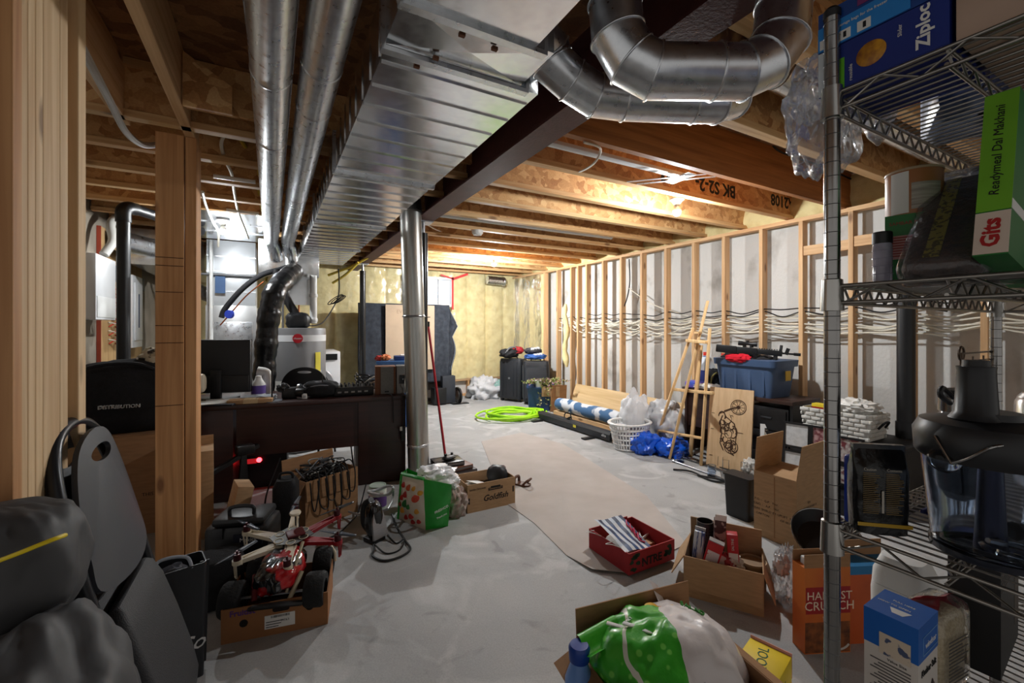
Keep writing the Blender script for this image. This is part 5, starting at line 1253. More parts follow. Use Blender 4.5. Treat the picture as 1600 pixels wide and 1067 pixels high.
# near folding chairs leaning on the left stud wall
P0 = V((-.475,1.65,1.09)); P1 = V((-.21,1.60,.0))          # top and foot of the leaning plane
wy = V((.0,1,0)); upc = (P0-P1).normalized(); nc = upc.cross(wy).normalized()
def chair_leaning(lab, off, yoff, seat=True):
    base = P1 + V((off,yoff,0)); M = Matrix(((wy.x,nc.x,upc.x,base.x),(wy.y,nc.y,upc.y,base.y),(wy.z,nc.z,upc.z,base.z),(0,0,0,1)))
    t = thing('folding_chair', lab, 'chair', (0,0,0), 0, 'folded chairs leaning on the left studs')
    t.matrix_world = M; t.location = base; t.rotation_mode = 'XYZ'; t.rotation_euler = M.to_euler()
    H = (P0-P1).length; w = .46
    # tubular frame with arched top (local x = width, z = up, y = -normal)
    fr_ = [(-w*.44,0,.0),(-w*.45,0,H*.35),(-w*.47,0,H*.62),(-w*.44,0,H*.82),(-w*.30,0,H*.96),(0,0,H),(w*.30,0,H*.96),(w*.44,0,H*.82),(w*.47,0,H*.62),(w*.45,0,H*.35),(w*.44,0,.0)]
    part('frame_tube', MB().tube(spline(fr_,6),.0165,14), mat('chair_tube',(34,36,42),.32,.2,var=.05), t, 70)
    ou = [(-w*.42,H*.64),(0,H*.615),(w*.42,H*.64),(w*.44,H*.72),(w*.40,H*.83),(w*.26,H*.94),(0,H*.975),(-w*.26,H*.94),(-w*.40,H*.83),(-w*.44,H*.72)]
    cen = (0, H*.915); n = 60
    o2 = [(p.x,p.y) for p in spline([(x,y,0) for x,y in ou],6,True)]; sl = []
    for x,y in o2:
        a = math.atan2(y-cen[1], x-cen[0]); sl.append((cen[0]+.10*math.cos(a)*.75, cen[1]+.022*math.sin(a)))
    mb = MB(); n = len(o2); cv = lambda x,y: -.012 + .028*(1-(x/(w*.5))**2)*(-1)
    vs = [(x,cv(x,y)-.006,y) for x,y in o2]+[(x,cv(x,y)-.006,y) for x,y in sl]+[(x,cv(x,y)+.006,y) for x,y in o2]+[(x,cv(x,y)+.006,y) for x,y in sl]
    fs = []
    for i in range(n):
        j = (i+1) % n; fs += [(i,j,n+j,n+i),(2*n+j,2*n+i,3*n+i,3*n+j),(j,i,2*n+i,2*n+j),(n+i,n+j,3*n+j,3*n+i)]
    mb.add(vs, fs); b = part('backrest', mb, mat('chair_shell',(62,64,70),.48,0,var=.06,bump=.10,bscale=500), t, 50)
    rv = MB(); 
    for x in (-w*.28,w*.28): rv.cyl((x,-.034,H*.67),(x,-.028,H*.67),.006,n=10)
    part('rivet', rv, STEEL, t)
    part('seat', loft(MB(), [(w*.30,.012,.011,0),(w*.36,.022,.020,.03),(w*.39,.026,.024,.10),(w*.40,.027,.025,.24),(w*.385,.026,.024,.36),(w*.34,.020,.018,.415),(w*.30,.010,.009,.43)], Mx((-.07,-.055,H*.215), -.05), n=8), mat('chair_seat',(34,34,38),.6,0,var=.1,bump=.3,bscale=330), t, 50)
    for s in (-1,1): part('rear_leg', MB().tube([(s*w*.38,.04,0.012),(s*w*.38,.04,H*.52)],.012,10), mat('chair_tube',(34,36,42)), t)
    return t
chair_leaning('black folding chair leaning in front, its seat facing the room', 0, 0)
chair_leaning('black folding chair leaning behind the other one against the pale studs', -.055, -.04, True)
# grey nylon bag with yellow piping, bottom left
t = thing('nylon_bag', 'dark grey nylon bag with yellow piping slumped at the left edge', 'bag', (-.30,1.02,0))
NYL = mat('grey_nylon', (66,66,68), .6, 0, var=.12, scale=5, bump=.5, bscale=5)
def bf(a, b):
    x = -.62 + .80*a; s = b
    top = .80 - .10*abs(a-.25)
    y = -.30 + .60*b; z = .62*math.sin(min(1,b*1.15)*PI)**.6 * (1-.25*max(0,a-.55)/.45) * (1 if a < .93 else (1-a)/.07)
    return V((x + .03*noise.noise(V((b*4,a*3,1))), y + .03*noise.noise(V((a*5,b*4,7))), max(.0,z+.05*noise.noise(V((a*4,b*4,3))))))
c_ = zc(0,860,.80) - V((-.30,1.02,0))
part('body', MB().blob((-.06,.0,.40),(.15,.25,.44),71,.12,1.5,48,.72), NYL, t, 80)
part('top_flap', MB().blob((c_.x,c_.y,.90),(.115,.10,.12),75,.09,1.8,36,.72), NYL, t, 80)
yp = MB(); yp.tube(spline([zc(-40,890,.70), zc(-10,879,.69), zc(30,864,.69), zc(62,851,.70), zc(88,841,.715), zc(102,836,.74)],6), .0035, 8)
tinv = Matrix.Translation((.30,-1.02,0)); yp.v = [tuple(tinv @ V(p)) for p in yp.v]
part('yellow_piping', yp, mat('piping_yellow', (226,200,30), .5, 0, var=.03), t)
# black shopping bag with white script
t = thing('shopping_bag', 'black reusable bag with white script lettering beside the folding chairs', 'bag', (-.335,2.08,0), math.radians(14))
BK = mat('black_woven', (30,31,35), .45, 0, var=.15, scale=8, bump=.25, bscale=14)
mb = open_bin(.105,.06,.44,.92,.015,.004); part('body', mb, BK, t)
part('gusset_fold', MB().beam((.103,-.02,.43),(.095,0,.02),.004,.03), BK, t)
txt('eCo', .078, mat('white_print',(206,206,206),.7,0,var=0), t, Mx((.030,-.0585,.14), PI/2-.02, 0, 0), italic=.35, depth=.001)
hd = MB()
for s in (-1,): hd.tube(spline([(-.06,s*.056,.43),(-.04,s*.03,.48),(.04,s*.03,.47),(.06,s*.056,.43)],6),.006,8)
part('handle', hd, mat('grey_strap',(150,156,166),.7), t)
part('inner_pouch', MB().blob((.0,.0,.36),(.075,.04,.08),5,.2,2,16), mat('inner_grey',(70,72,80),.6), t)
# fruit box with RC truck and drone
fb0, fb1 = F(345,1008), F(510,975)
rz = ang(fb0, fb1); wbx = .42; ctr = fb0 + V((math.cos(rz),math.sin(rz),0))*.21 + V((-math.sin(rz),math.cos(rz),0))*.15
t = thing('fruit_box', 'low brown cardboard fruit box with purple print holding the toy truck', 'box', (ctr.x,ctr.y,0), rz)
FRB = mat('fruit_card', (150,102,64), .85, 0, var=.08, scale=10)
hx, hy, hh, th = .21, .15, .145, .005
part('box_body', MB().box(-hx,hx,-hy,hy,0,th).box(-hx,-hx+th,-hy,hy,th,hh).box(hx-th,hx,-hy,hy,th,hh).box(-hx+th,hx-th,-hy,-hy+th,th,hh).box(-hx+th,hx-th,hy-th,hy,th,hh), FRB, t, None)
HOLE = mat('hole_dark', (24,18,14), .9, 0, var=0)
m = MB(); m.add(*(lambda q:(q.v,q.f))(MB().prism([(p[0],p[1]) for p in rr(.034,.012,.011,5)],0,.002)), Mx((0.02,-hy-.002,.112),PI/2)); part('hand_hole', m, HOLE, t)
for x in (-.125,.135): m = MB(); m.cyl((x,-hy-.002,.075 if x<0 else .095),(x,-hy,.075 if x<0 else .095),.016,n=20); part('vent_hole', m, HOLE, t)
txt('Fruitist', .034, PURPLE, t, Mx((-.13,-hy-.001,.122),PI/2), bold=.001, depth=.0003)
txt('fresh berries', .012, PURPLE, t, Mx((.14,-hy-.001,.125),PI/2), depth=.0003)
part('label', MB().box(-.045,.075,-hy-.0016,-hy,.03,.088), PAPER, t)
bc = MB(); rn = random.Random(2); x = -.02
while x < .055: w_ = rn.choice((.0012,.002,.003)); bc.box(x,x+w_,-hy-.0022,-hy-.0016,.075,.085); x += w_+rn.choice((.0015,.0025))
for k in range(3): bc.box(-.04,.01+.01*k,-hy-.0022,-hy-.0016,.036+.011*k,.039+.011*k)
part('bar_code', bc, INK, t); txt('11063', .014, INK, t, Mx((.035,-hy-.0018,.058),PI/2), depth=.0002)
# RC truck
ct, st_ = math.cos(rz), math.sin(rz)
t = thing('toy_truck', 'red and black remote control truck with fat tyres in the fruit box', 'toy car', (ctr.x,ctr.y,.02), rz-.12)
TYRE = mat('tyre', (26,26,27), .85, 0, var=.1, bump=.5, bscale=90)
for (x,y) in ((-.175,-.09),(.165,-.08),(-.15,.16),(.15,.16)):
    w_ = part('wheel', torus_wheel(.075,.085,Mx((x,y,.12),0,PI/2,0)), TYRE, t)
    part('rim', MB().lathe([(.0,-.03),(.04,-.03),(.04,.03),(0,.03)],20,Mx((x,y,.12),0,PI/2,0)), DARKG, w_)
part('chassis', MB().box(-.06,.06,-.14,.18,.09,.12,bev=.01), BLACKP, t)
part('body_shell', MB().blob((-.01,.02,.18),(.10,.16,.065),81,.12,2.5,30,.8), mat('truck_shell',(22,22,26),.2,0,col2=(166,22,30),scale=9,detail=1.5,ramp=(.50,.54),coat=.6), t, 60)
bp_ = MB(); bp_.tube([(-.12,-.14,.10),(-.05,-.17,.12),(.06,-.17,.12),(.12,-.14,.10)],.012,8); part('bumper', bp_, BLACKP, t)
part('shock', MB().cyl((.06,-.14,.10),(.10,-.06,.20),.010,n=10), mat('shock_cream',(180,168,140),.5), t); part('shock', MB().cyl((-.08,-.12,.12),(-.10,-.05,.20),.012,n=10), mat('shock_red',(110,24,28),.5), t)
part('axle', MB().cyl((-.17,-.09,.12),(.165,-.08,.12),.008,n=8), STEEL, t)
part('antenna_tube', MB().cyl((.045,-.10,.13),(.085,.02,.30),.007,n=8), mat('tube_cream',(196,184,156),.5), t)
# hexacopter on top
dc = zc(456,843,2.22)
t = thing('drone', 'white and red six armed hobby drone lying on the toy truck', 'drone', dc, (.10,-.05,.15)); t.scale = (1.18,1.18,1.18)
CRM = mat('arm_cream', (214,202,178), .5, 0, var=.05); ARM = mat('arm_red', (140,22,30), .45, 0, var=.06)
for z in (-.018,.018):
    hb = MB(); hex_ = [(.075*math.cos(PI/6+k*PI/3)*(1.25 if k%3==2 else 1),.075*math.sin(PI/6+k*PI/3)) for k in range(6)]
    hb.prism(hex_, z-.0015, z+.0015); part('hub_plate', hb, mat('hub_board',(54,50,44),.4,0,col2=(92,88,70),scale=40,ramp=(.45,.5)), t)
ed = MB(); 
for k in range(6):
    a = k*PI/3+.26; ed.tube([(.055*math.cos(a)+.018*math.cos(b),.055*math.sin(a)+.018*math.sin(b),.0205) for b in [2*PI*j/12 for j in range(12)]],.0018,5,closed=True)
part('white_outline', ed, CRM, t)
part('red_block', MB().box(-.02,.05,-.03,.03,.02,.032,bev=.004), mat('esc_red',(90,24,30),.5), t)
for k in range(6):
    a = k*PI/3+.26 + PI; ca, sa = math.cos(a), math.sin(a); red = k in (2,3)
    Ma_ = Matrix(((ca,-sa,0,0),(sa,ca,0,0),(0,0,1,0),(0,0,0,1)))
    ar = MB(); L = .205
    # tapered truss arm: two rails and web
    for s in (-1,1): ar.beam(Ma_ @ V((.05,s*.020,.0)), Ma_ @ V((L,s*.010,.012)), .006,.016)
    for j in range(6):
        x0_, x1_ = .06+.024*j, .06+.024*(j+1); ar.beam(Ma_ @ V((x0_,(-1)**j*.016,.002)), Ma_ @ V((x1_,-(-1)**j*.015,.004)), .004,.008)
    ar.box(.06,L-.02,-.013,.013,.008,.013, Ma_); ar.cyl(Ma_ @ V((L+.008,0,.004)), Ma_ @ V((L+.008,0,.02)), .019, n=16)
    ar.beam(Ma_ @ V((L+.018,.010,.006)), Ma_ @ V((L+.016,.006,-.05)), .005,.006); ar.beam(Ma_ @ V((L+.018,-.010,.006)), Ma_ @ V((L+.016,-.006,-.05)), .005,.006); ar.beam(Ma_ @ V((L+.016,-.008,-.05)), Ma_ @ V((L+.016,.008,-.05)), .006,.006)
    ao = part('arm', ar, ARM if red else CRM, t)
    part('motor', MB().cyl(Ma_ @ V((L+.008,0,.02)), Ma_ @ V((L+.008,0,.046)), .014, n=16).cyl(Ma_ @ V((L+.008,0,.046)), Ma_ @ V((L+.008,0,.058)), .004, n=8), mat('motor_maroon',(70,28,32),.4,.4), ao)
    if k in (0,2,3,4,5):
        pa = (.5,1.4,2.3,.2,1.1,2.0)[k]; pr = MB()
        for s in (-1,1):
            pr.grid(lambda u_,v_: Ma_ @ V((L+.008,0,.052)) + V((math.cos(pa)*s*(.01+.075*u_) - math.sin(pa)*(v_-.5)*(.022-.012*u_), math.sin(pa)*s*(.01+.075*u_) + math.cos(pa)*(v_-.5)*(.022-.012*u_), .004*s*(v_-.5))), 8, 2)
        po = part('propeller', pr, mat('prop_grey',(70,76,86),.35) if k != 3 else BLACKP, ao); so = po.modifiers.new('s','SOLIDIFY'); so.thickness = .0016
part('gps_mast', MB().cyl((.03,.07,.02),(.03,.07,.075),.003,n=8), BLACKP, t); part('gps_disc', MB().lathe([(0,.075),(.022,.075),(.024,.08),(.022,.086),(0,.088)],20,Mx((.03,.07,0))), CRM, t)
part('landing_leg', MB().tube(spline([(.07,-.05,-.02),(.12,-.07,-.02),(.15,-.09,-.06),(.155,-.09,-.11)],6),.006,8), CRM, t); part('landing_leg', MB().tube(spline([(-.06,-.02,-.02),(-.11,-.06,-.04),(-.15,-.09,-.08)],6),.006,8), CRM, t)
# tool case and grey block behind
t = thing('tool_case', 'black hard tool case with a small label standing behind the fruit box', 'case', (-.12,2.80,0), math.radians(-18))
part('shell', MB().box(-.17,.15,-.11,.11,.0,.30,bev=.03), BLACKP, t); part('lid_slope', MB().box(-.13,.13,-.115,.09,.30,.345,bev=.02), BLACKP, t)
part('label_plate', MB().box(-.02,.12,-.118,-.112,.20,.26), mat('plate_navy',(34,36,50),.4), t); txt('Makita', .03, WHITEP, t, Mx((.05,-.1185,.23),PI/2), depth=.0004)
part('latch', MB().box(-.12,-.07,-.12,-.108,.24,.30,bev=.005), DARKG, t); part('carry_handle', MB().tube(spline([(-.06,-.06,.34),(-.05,-.06,.385),(.05,-.06,.385),(.06,-.06,.34)],5),.010,8), BLACKP, t)
t = thing('black_crate', 'squat black case lying behind the fruit box beside the bag', 'case', (-.22,2.56,0), .15); part('shell', MB().box(-.10,.10,-.09,.1,0,.24,bev=.03), BLACKF, t); part('strap', MB().box(-.105,.105,-.02,.02,.10,.13), DARKG, t)
# carton of cables
c0_, c1_ = F(476,832), F(567,795)
rzb = ang(c0_, c1_); W_ = .36; cc = c0_ + V((math.cos(rzb),math.sin(rzb),0))*.20 + V((-math.sin(rzb),math.cos(rzb),0))*.14
t = thing('cable_carton', 'open brown cardboard box overflowing with black cables under the desk', 'box', (cc.x,cc.y,0), rzb)
carton(t, .40, .30, .33, CARDD, (('x-',.10,150),('y-',.13,176),('y+',.09,8)))
t = thing('cable_tangle', 'tangle of black cables heaped in the brown cardboard box', 'cables', (cc.x,cc.y,.05), rzb)
m = MB(); m2 = MB(); m3 = MB(); rn = random.Random(21)
for k in range(26):
    pts_ = [V((rn.uniform(-.16,.16), rn.uniform(-.11,.11), rn.uniform(.16,.34))) for _ in range(6)]
    (m, m, m, m2, m3)[k % 5].tube(spline(pts_,6), rn.choice((.004,.005,.006)), 6)
for k in range(6):
    x = -.15+.055*k; L = rn.uniform(.08,.24)
    m.tube(spline([(x,-.05,.30),(x+.02,-.13,.345),(x+.03,-.178,.28),(x+.03+rn.uniform(-.03,.03),-.185,.28-L),(x-.02,-.183,.25-L*.7),(x-.035,-.178,.28)],6), .0045, 6)
part('black_cable', m, CORDB, t); part('grey_cable', m2, mat('cord_grey',(96,98,104),.5), t); part('pale_cable', m3, mat('cord_pale',(150,150,146),.5), t)
part('filler', MB().blob((0,0,.12),(.17,.12,.12),4,.3,3,16), BLACKF, t); part('plug', MB().box(-.02,.05,-.03,-.005,.34,.365,bev=.006), DARKG, t)
t = thing('speaker_bag', 'tall slim black case standing left of the cable carton', 'case', at_floor(447,846), -.2); part('body', loft(MB(), [(.06,.07,.03,0),(.07,.08,.03,.05),(.068,.078,.03,.36),(.05,.06,.03,.40)]), BLACKF, t); part('handle', MB().tube(spline([(-.04,0,.39),(-.03,0,.43),(.03,0,.43),(.04,0,.39)],5),.009,8), BLACKF, t)
cable('power_cord', 'black power cord hanging from the desk to the floor left of the slim black case', 'cord', [DP(-1.0,.06,.70)+V((0,-.04,-.4)), F(416,800)+U*.12, F(415,822)+U*.01, F(424,830)+U*.012, F(440,836)+U*.012], .006, CORDB)
t = thing('grey_speaker', 'small grey box on the floor left of the slim black case', 'box', at_floor(420,850), .1); part('body', MB().box(-.05,.05,-.05,.05,0,.12,bev=.01), mat('grey_box',(84,84,84),.7), t); part('face', MB().box(-.04,.04,-.052,-.05,.02,.1), DARKG, t)
# paint can, iron
t = thing('paint_can', 'tin can with pale lid and purple label on the floor by the desk end', 'can', at_floor(590,793)); part('can', MB().lathe([(0,0),(.062,0),(.064,.01),(.064,.155),(.062,.165),(0,.167)],28), mat('can_pale',(176,186,176),.5), t)
part('label', MB().lathe([(.0645,.02),(.0655,.02),(.0655,.10),(.0645,.10)],28), PURPLE, t); part('white_band', MB().lathe([(.0645,.102),(.0655,.102),(.0655,.145),(.0645,.145)],28), PAPER, t); txt('DASH', .022, mat('text_red',(190,60,40),.6), t, Mx((.0,-.0665,.123),PI/2,0,0) if True else None, depth=.0004)
part('lid', MB().lathe([(0,.166),(.05,.166),(.056,.172),(.061,.172),(.062,.165)],28), mat('lid_green',(170,186,172),.4), t)
t = thing('steam_iron', 'black and silver steam iron standing on its heel on the floor', 'iron', at_floor(590,846), .5)
part('soleplate', MB().add(*(lambda q:(q.v,q.f))(MB().prism([(-.055,0),(.055,0),(.05,.10),(.025,.19),(0,.235),(-.025,.19),(-.05,.10)],0,.014)), Mx((0,-.02,.03),PI/2-.18)), STEEL, t)
part('body', MB().blob((0,.035,.13),(.05,.055,.12),7,.08,2,20,.8), mat('iron_black',(22,22,24),.2,0,coat=.5), t, 60); part('handle', MB().tube(spline([(0,.08,.05),(0,.13,.09),(0,.125,.2),(0,.06,.25)],6),.02,12), BLACKP, t); part('water_tank', MB().blob((0,.03,.20),(.042,.04,.05),3,.05,2,16), mat('tank_clear',(150,154,166),.1), t); part('heel', MB().box(-.05,.05,-.02,.08,0,.03,bev=.008), BLACKP, t)
def loop3(cx, cy, z, r, n, nm_, lab, m_, rad, tail):
    c = F(cx,cy); pts_ = []
    for k in range(n*18): a = 2*PI*k/18; pts_.append(c + V((math.cos(a)*r*(1+.08*math.sin(k*.31)), math.sin(a)*r*.8, z + .012*math.sin(a*2+k*.05) + .003*k/18)))
    pts_ += [F(*q)+U*h for *q,h in [(x,y,h) for x,y,h in tail]]
    m = MB(); m.tube(spline(pts_,2), rad, 8); return solo(nm_, lab, 'cord', m, m_)
loop3(596,812,.20,.085,2,'power_cord','pale grey cord coiled around the steam iron',mat('cord_silver',(170,170,172),.4),.0075,[(614,800,.12),(606,818,.10),(575,818,.07),(560,815,.05),(545,808,.04)])
cable('power_cord', 'long black cord snaking over the floor from the iron toward the viewer', 'cord', [F(578,838)+U*.02, F(585,858)+U*.008, F(582,870)+U*.008, F(600,878)+U*.008, F(625,872)+U*.008, F(641,860)+U*.008, F(632,845)+U*.008, F(618,822)+U*.008, F(612,805)+U*.01], .0065, CORDB)
cable('power_cord', 'thinner black cord looping on the floor inside the longer one', 'cord', [F(600,835)+U*.03, F(618,850)+U*.006, F(632,845)+U*.016, F(625,860)+U*.006, F(603,866)+U*.006, F(585,855)+U*.018], .005, CORDB)
cable('power_cord', 'black cord lying across the floor from the drone to the iron', 'cord', [F(515,842)+U*.008, F(530,835)+U*.01, F(548,820)+U*.02, F(560,806)+U*.03, F(572,780)+U*.12], .005, CORDB)
# printed shopping bag
t = thing('shopping_bag', 'slumped grocery bag printed with vegetables, its green side toward the viewer', 'bag', (.94,2.93,0), 0)
VEG = mat('bag_cream', (214,204,186), .5, 0, var=.04, bump=.3, bscale=10)
GRN = mat('bag_green', (36,156,52), .28, 0, var=.15, scale=6, bump=.5, bscale=13, coat=.3)
B0, B1, B2 = F(622,810), F(665,828), F(700,822)
T0, T1, T2 = zc(628,740,2.98), zc(662,748,2.86), zc(706,757,2.85)
def quadpatch(a, b, c_, d_, bul, nn, n=16):
    def fn(u_, v_):
        p = a.lerp(b,u_).lerp(d_.lerp(c_,u_), v_)
        k = math.sin(PI*u_)*math.sin(PI*min(1,v_*.9+.05)); return p + V(nn)*(bul*k + .012*noise.noise(p*14)) - V((.94,2.93,0))
    return fn
front = quadpatch(B0,B1,T1,T0,.05,(-.5,-.8,.1)); sidef = quadpatch(B1,B2,T2,T1,.03,(.2,-1,.0)); topf = quadpatch(T0,T1,T2,zc(665,733,3.1),.05,(0,0,1))
bk = quadpatch(B0+V((.1,.22,0)),B2+V((.02,.2,0)),T2+V((0,.12,-.05)),T0+V((.08,.16,-.02)),.02,(0,1,0))
fr2 = MB(); fr2.grid(front,20,20); part('printed_panel', fr2, VEG, t, 80)
sd = MB(); sd.grid(sidef,16,20); part('green_panel', sd, GRN, t, 80)
gd = MB(); gd.tube([V(front(i/12,1.0)) for i in range(13)],.012,6); gd.tube([V(front(0.0,i/12)) for i in range(13)],.010,6); part('green_trim', gd, GRN, t)
b3 = MB(); b3.grid(bk,12,12); b3.grid(quadpatch(B2,B2+V((.02,.2,0)),T2+V((0,.12,-.05)),T2,.02,(1,0,0)),8,8); b3.grid(quadpatch(B0+V((.1,.22,0)),B0,T0,T0+V((.08,.16,-.02)),.02,(-1,0,0)),8,8); part('back_panel', b3, GRN, t, 80)
for k,(u_,v_,r,c) in enumerate(((.18,.80,.022,(178,44,34)),(.42,.78,.024,(190,84,40)),(.30,.62,.026,(170,40,34)),(.14,.52,.022,(176,50,36)),(.70,.60,.030,(196,70,44)),(.62,.78,.018,(210,150,50)),(.86,.72,.022,(214,160,50)),(.45,.40,.02,(46,120,56)),(.32,.44,.03,(40,110,52)),(.55,.22,.024,(170,44,36)),(.75,.35,.022,(206,150,60)),(.20,.26,.024,(214,150,50)),(.35,.14,.022,(160,36,34)),(.60,.10,.022,(150,36,34)),(.80,.14,.02,(170,44,40)),(.08,.36,.018,(140,70,40)))):
    p = V(front(u_,v_)); n_ = V((-.5,-.8,.1)).normalized()
    m = MB(); m.lathe([(0,.0035),(r*.6,.0032),(r,.0),(r,-.004)],14, frame(p+n_*.002, n_.orthogonal(), n_.cross(n_.orthogonal())),1,.8)
    part('printed_vegetable', m, mat('veg_%d'%k, c, .4, 0, var=.2, scale=60), t)
txt('FRESHCO', .024, WHITEP, t, frame(V(sidef(.55,.46))+V((0,-.02,0)), (1,.1,.25), (0,-.1,1)), depth=.001); txt('Thank you', .018, WHITEP, t, frame(V(sidef(.55,.32))+V((0,-.02,0)), (1,.1,.25), (0,-.1,1)), depth=.001)
part('stuffing', MB().blob((.02,.10,.12),(.13,.12,.13),3,.2,3,16), mat('inner_white',(200,200,200),.7), t)
t = thing('plastic_bag', 'white plastic bag spilling over the vegetable print grocery bag', 'bag', (1.03,2.98,.20)); part('film', MB().blob((0.02,.02,.075),(.13,.11,.07),91,.35,3,24,.8), WBAG, t, 70); part('corner', MB().blob((.10,-.02,.04),(.07,.06,.04),95,.4,3,14), WBAG, t, 70)
t = thing('clear_bag', 'translucent bag of pale stuff between the grocery bag and the lunch carton', 'bag', (1.165,2.93,0)); part('contents', MB().blob((0,0,.09),(.08,.09,.10),99,.3,3,22,.85), mat('pale_stuff',(186,176,166),.6,0,col2=(150,120,110),scale=24,bump=.5,bscale=40), t, 70); part('knot', MB().blob((0,0.02,.19),(.03,.03,.03),4,.4,4,10), WBAG, t)
# goldfish carton
g0_, g1_ = F(730,803), F(806,786); rg = ang(g0_, g1_); cg = g0_ + V((math.cos(rg),math.sin(rg),0))*.20 + V((-math.sin(rg),math.cos(rg),0))*.13
t = thing('snack_carton', 'brown snack cardboard box with black script print, open on top', 'box', (cg.x,cg.y,0), rg)
carton(t, .395, .26, .205, CARD, ())
txt('Goldfish', .062, INK, t, Mx((.03,-.1305,.085),PI/2,.0,0), italic=.3, depth=.0004, bold=.001)
txt('PEPPERIDGE FARM', .013, CARD, t, Mx((.03,-.1312,.148),PI/2), depth=.0003)
m = MB(); m.box(-.03,.09,-.1308,-.1302,.138,.158); m.box(-.01,.07,-.1308,-.1302,.158,.168); part('banner_print', m, INK, t)
txt('BAKED CRACKERS', .016, INK, t, Mx((-.115,-.1305,.165),PI/2), depth=.0003); txt('|', .04, INK, t, Mx((.18,-.1305,.12),PI/2), depth=.0003, bold=.004); txt('|', .04, INK, t, Mx((-.185,-.1305,.09),PI/2), depth=.0003, bold=.004)
part('side_label', MB().box(-.1985,-.1975,-.09,.09,.03,.15), PAPER, t)
t = thing('dark_shoe', 'black rounded shoe sticking out of the snack carton', 'shoe', (cg.x+.12,cg.y+.02,.10), rg+.6); part('upper', MB().blob((0,0,.09),(.06,.085,.075),7,.1,2,20,.85), mat('shoe_black',(42,44,48),.5), t, 70); part('sole', MB().blob((0,.02,.02),(.055,.10,.018),3,.05,2,14), BLACKP, t)
t = thing('paper_sheets', 'white folded papers inside the snack carton', 'papers', (cg.x-.07,cg.y+.0,.12), rg+.3); m = MB(); [m.box(-.09,.09,-.06,.05,.015*k,.015*k+.003,Mx((0,0,.0),.35-.1*k,.1*k,.1*k)) for k in range(4)]; part('sheet', m, PAPER, t, None)
for k,(px,py,lab) in enumerate(((812,757,'brown strapped sandal behind the right end of the snack carton'),(772,742,'dark red sandal behind the middle of the snack carton'))):
    t = thing('sandal', lab, 'sandal', at_floor(px,py), .5+k); SND = mat('sandal%d'%k, ((92,60,46),(88,34,34))[k], .5)
    part('sole', loft(MB(), [(.04,.10,.035,0),(.042,.105,.036,.018)]), SND, t); part('strap', MB().tube(spline([(-.04,.03,.015),(-.03,.03,.06),(.03,.03,.06),(.04,.03,.015)],5),.012,8), SND, t); part('heel_strap', MB().tube(spline([(-.035,-.05,.015),(-.03,-.095,.06),(.03,-.095,.06),(.035,-.05,.015)],5),.009,8), SND, t)
# stacked consoles and the red-handled mop
sx, sy, _ = at_floor(716,744)
sx, sy = sx+.0, sy+.12
for k,(z,w_,d_,h,c,lab,m_) in enumerate(((0,.36,.28,.045,0,'dark book at the bottom of the stack behind the snack carton',mat('book_dark',(44,34,34),.5)),(.046,.34,.26,.04,.1,'brown flat box in the middle of the stack behind the snack carton',mat('book_brown',(112,72,56),.5)),(.087,.27,.20,.045,-.1,'black game console on top of the stack behind the snack carton',mat('console_black',(32,30,32),.3)))):
    t = thing('flat_box' if k < 2 else 'game_console', lab, 'box' if k < 2 else 'console', (sx-.03*k,sy,z), c+.05); part('body', MB().box(-w_/2,w_/2,-d_/2,d_/2,.001,h-.001,bev=.005), m_, t); part('front_edge', MB().box(-w_/2+.01,w_/2-.01,-d_/2-.002,-d_/2,.012,h-.012), mat('edge_pale',(96,90,88),.5), t)
t = thing('game_controller', 'black controller with thumb sticks on top of the game console', 'controller', (sx-.05,sy-.02,.133), .3); part('body', MB().blob((0,0,.02),(.075,.045,.02),5,.1,3,18), BLACKP, t, 60); [part('thumb_stick', MB().cyl((x,.01,.03),(x,.01,.055),.012,n=12), BLACKP, t) for x in (-.03,.04)]
t = thing('red_mop', 'red handled mop leaning against the black steel post', 'mop', (0,0,0))
a_, b_ = F(697,738)+U*.10, zc(679,520,4.25); b_ = V((1.335,4.07,1.36)); part('handle', MB().tube([a_, b_],.012,12), mat('handle_red',(170,26,40),.35), t); a2 = a_-U*.09; part('head', MB().cb((a2.x,a2.y,.02),(.22,.08,.036),None,.01), mat('mop_blue',(50,80,150),.6), t); part('socket', MB().cyl(a2+U*.03, a_+U*.02,.016,n=12), BLACKP, t); part('hanging_cap', MB().cyl(b_, b_+U*.05,.014,n=12), BLACKP, t)
# ================================================================== FOREGROUND BOXES, RIGHT
# red crate
k0, k1, k2 = F(990,907), F(920,862), F(1062,880)
rk = ang(k0, k2)
t = thing('fruit_crate', 'red cardboard fruit crate with dark green print on the floor paper', 'crate', ((k1.x+k2.x)/2, (k1.y+k2.y)/2+.02, .016), rk)
CR = mat('crate_red', (150,28,34), .7, 0, var=.10, scale=8)
hx, hy, hh, th = .175, .17, .115, .006
part('crate_body', MB().box(-hx,hx,-hy,hy,0,th).box(-hx,-hx+th,-hy,hy,th,hh).box(hx-th,hx,-hy,hy,th,hh).box(-hx+th,hx-th,-hy,-hy+th,th,hh).box(-hx+th,hx-th,hy-th,hy,th,hh), CR, t, None)
m = MB(); [m.box(x-.03,x+.03,hy-th,hy,hh,hh+.012) for x in (-.06,.1)]; part('top_tab', m, CR, t, None)
GP = mat('print_green', (28,52,34), .8, 0, var=.2, scale=40)
txt('NTRE', .062, mat('print_black',(30,20,18),.8,0,var=0), t, Mx((-.005,-hy-.001,.045),PI/2), bold=.002, depth=.0004)
m = MB(); rn = random.Random(3)
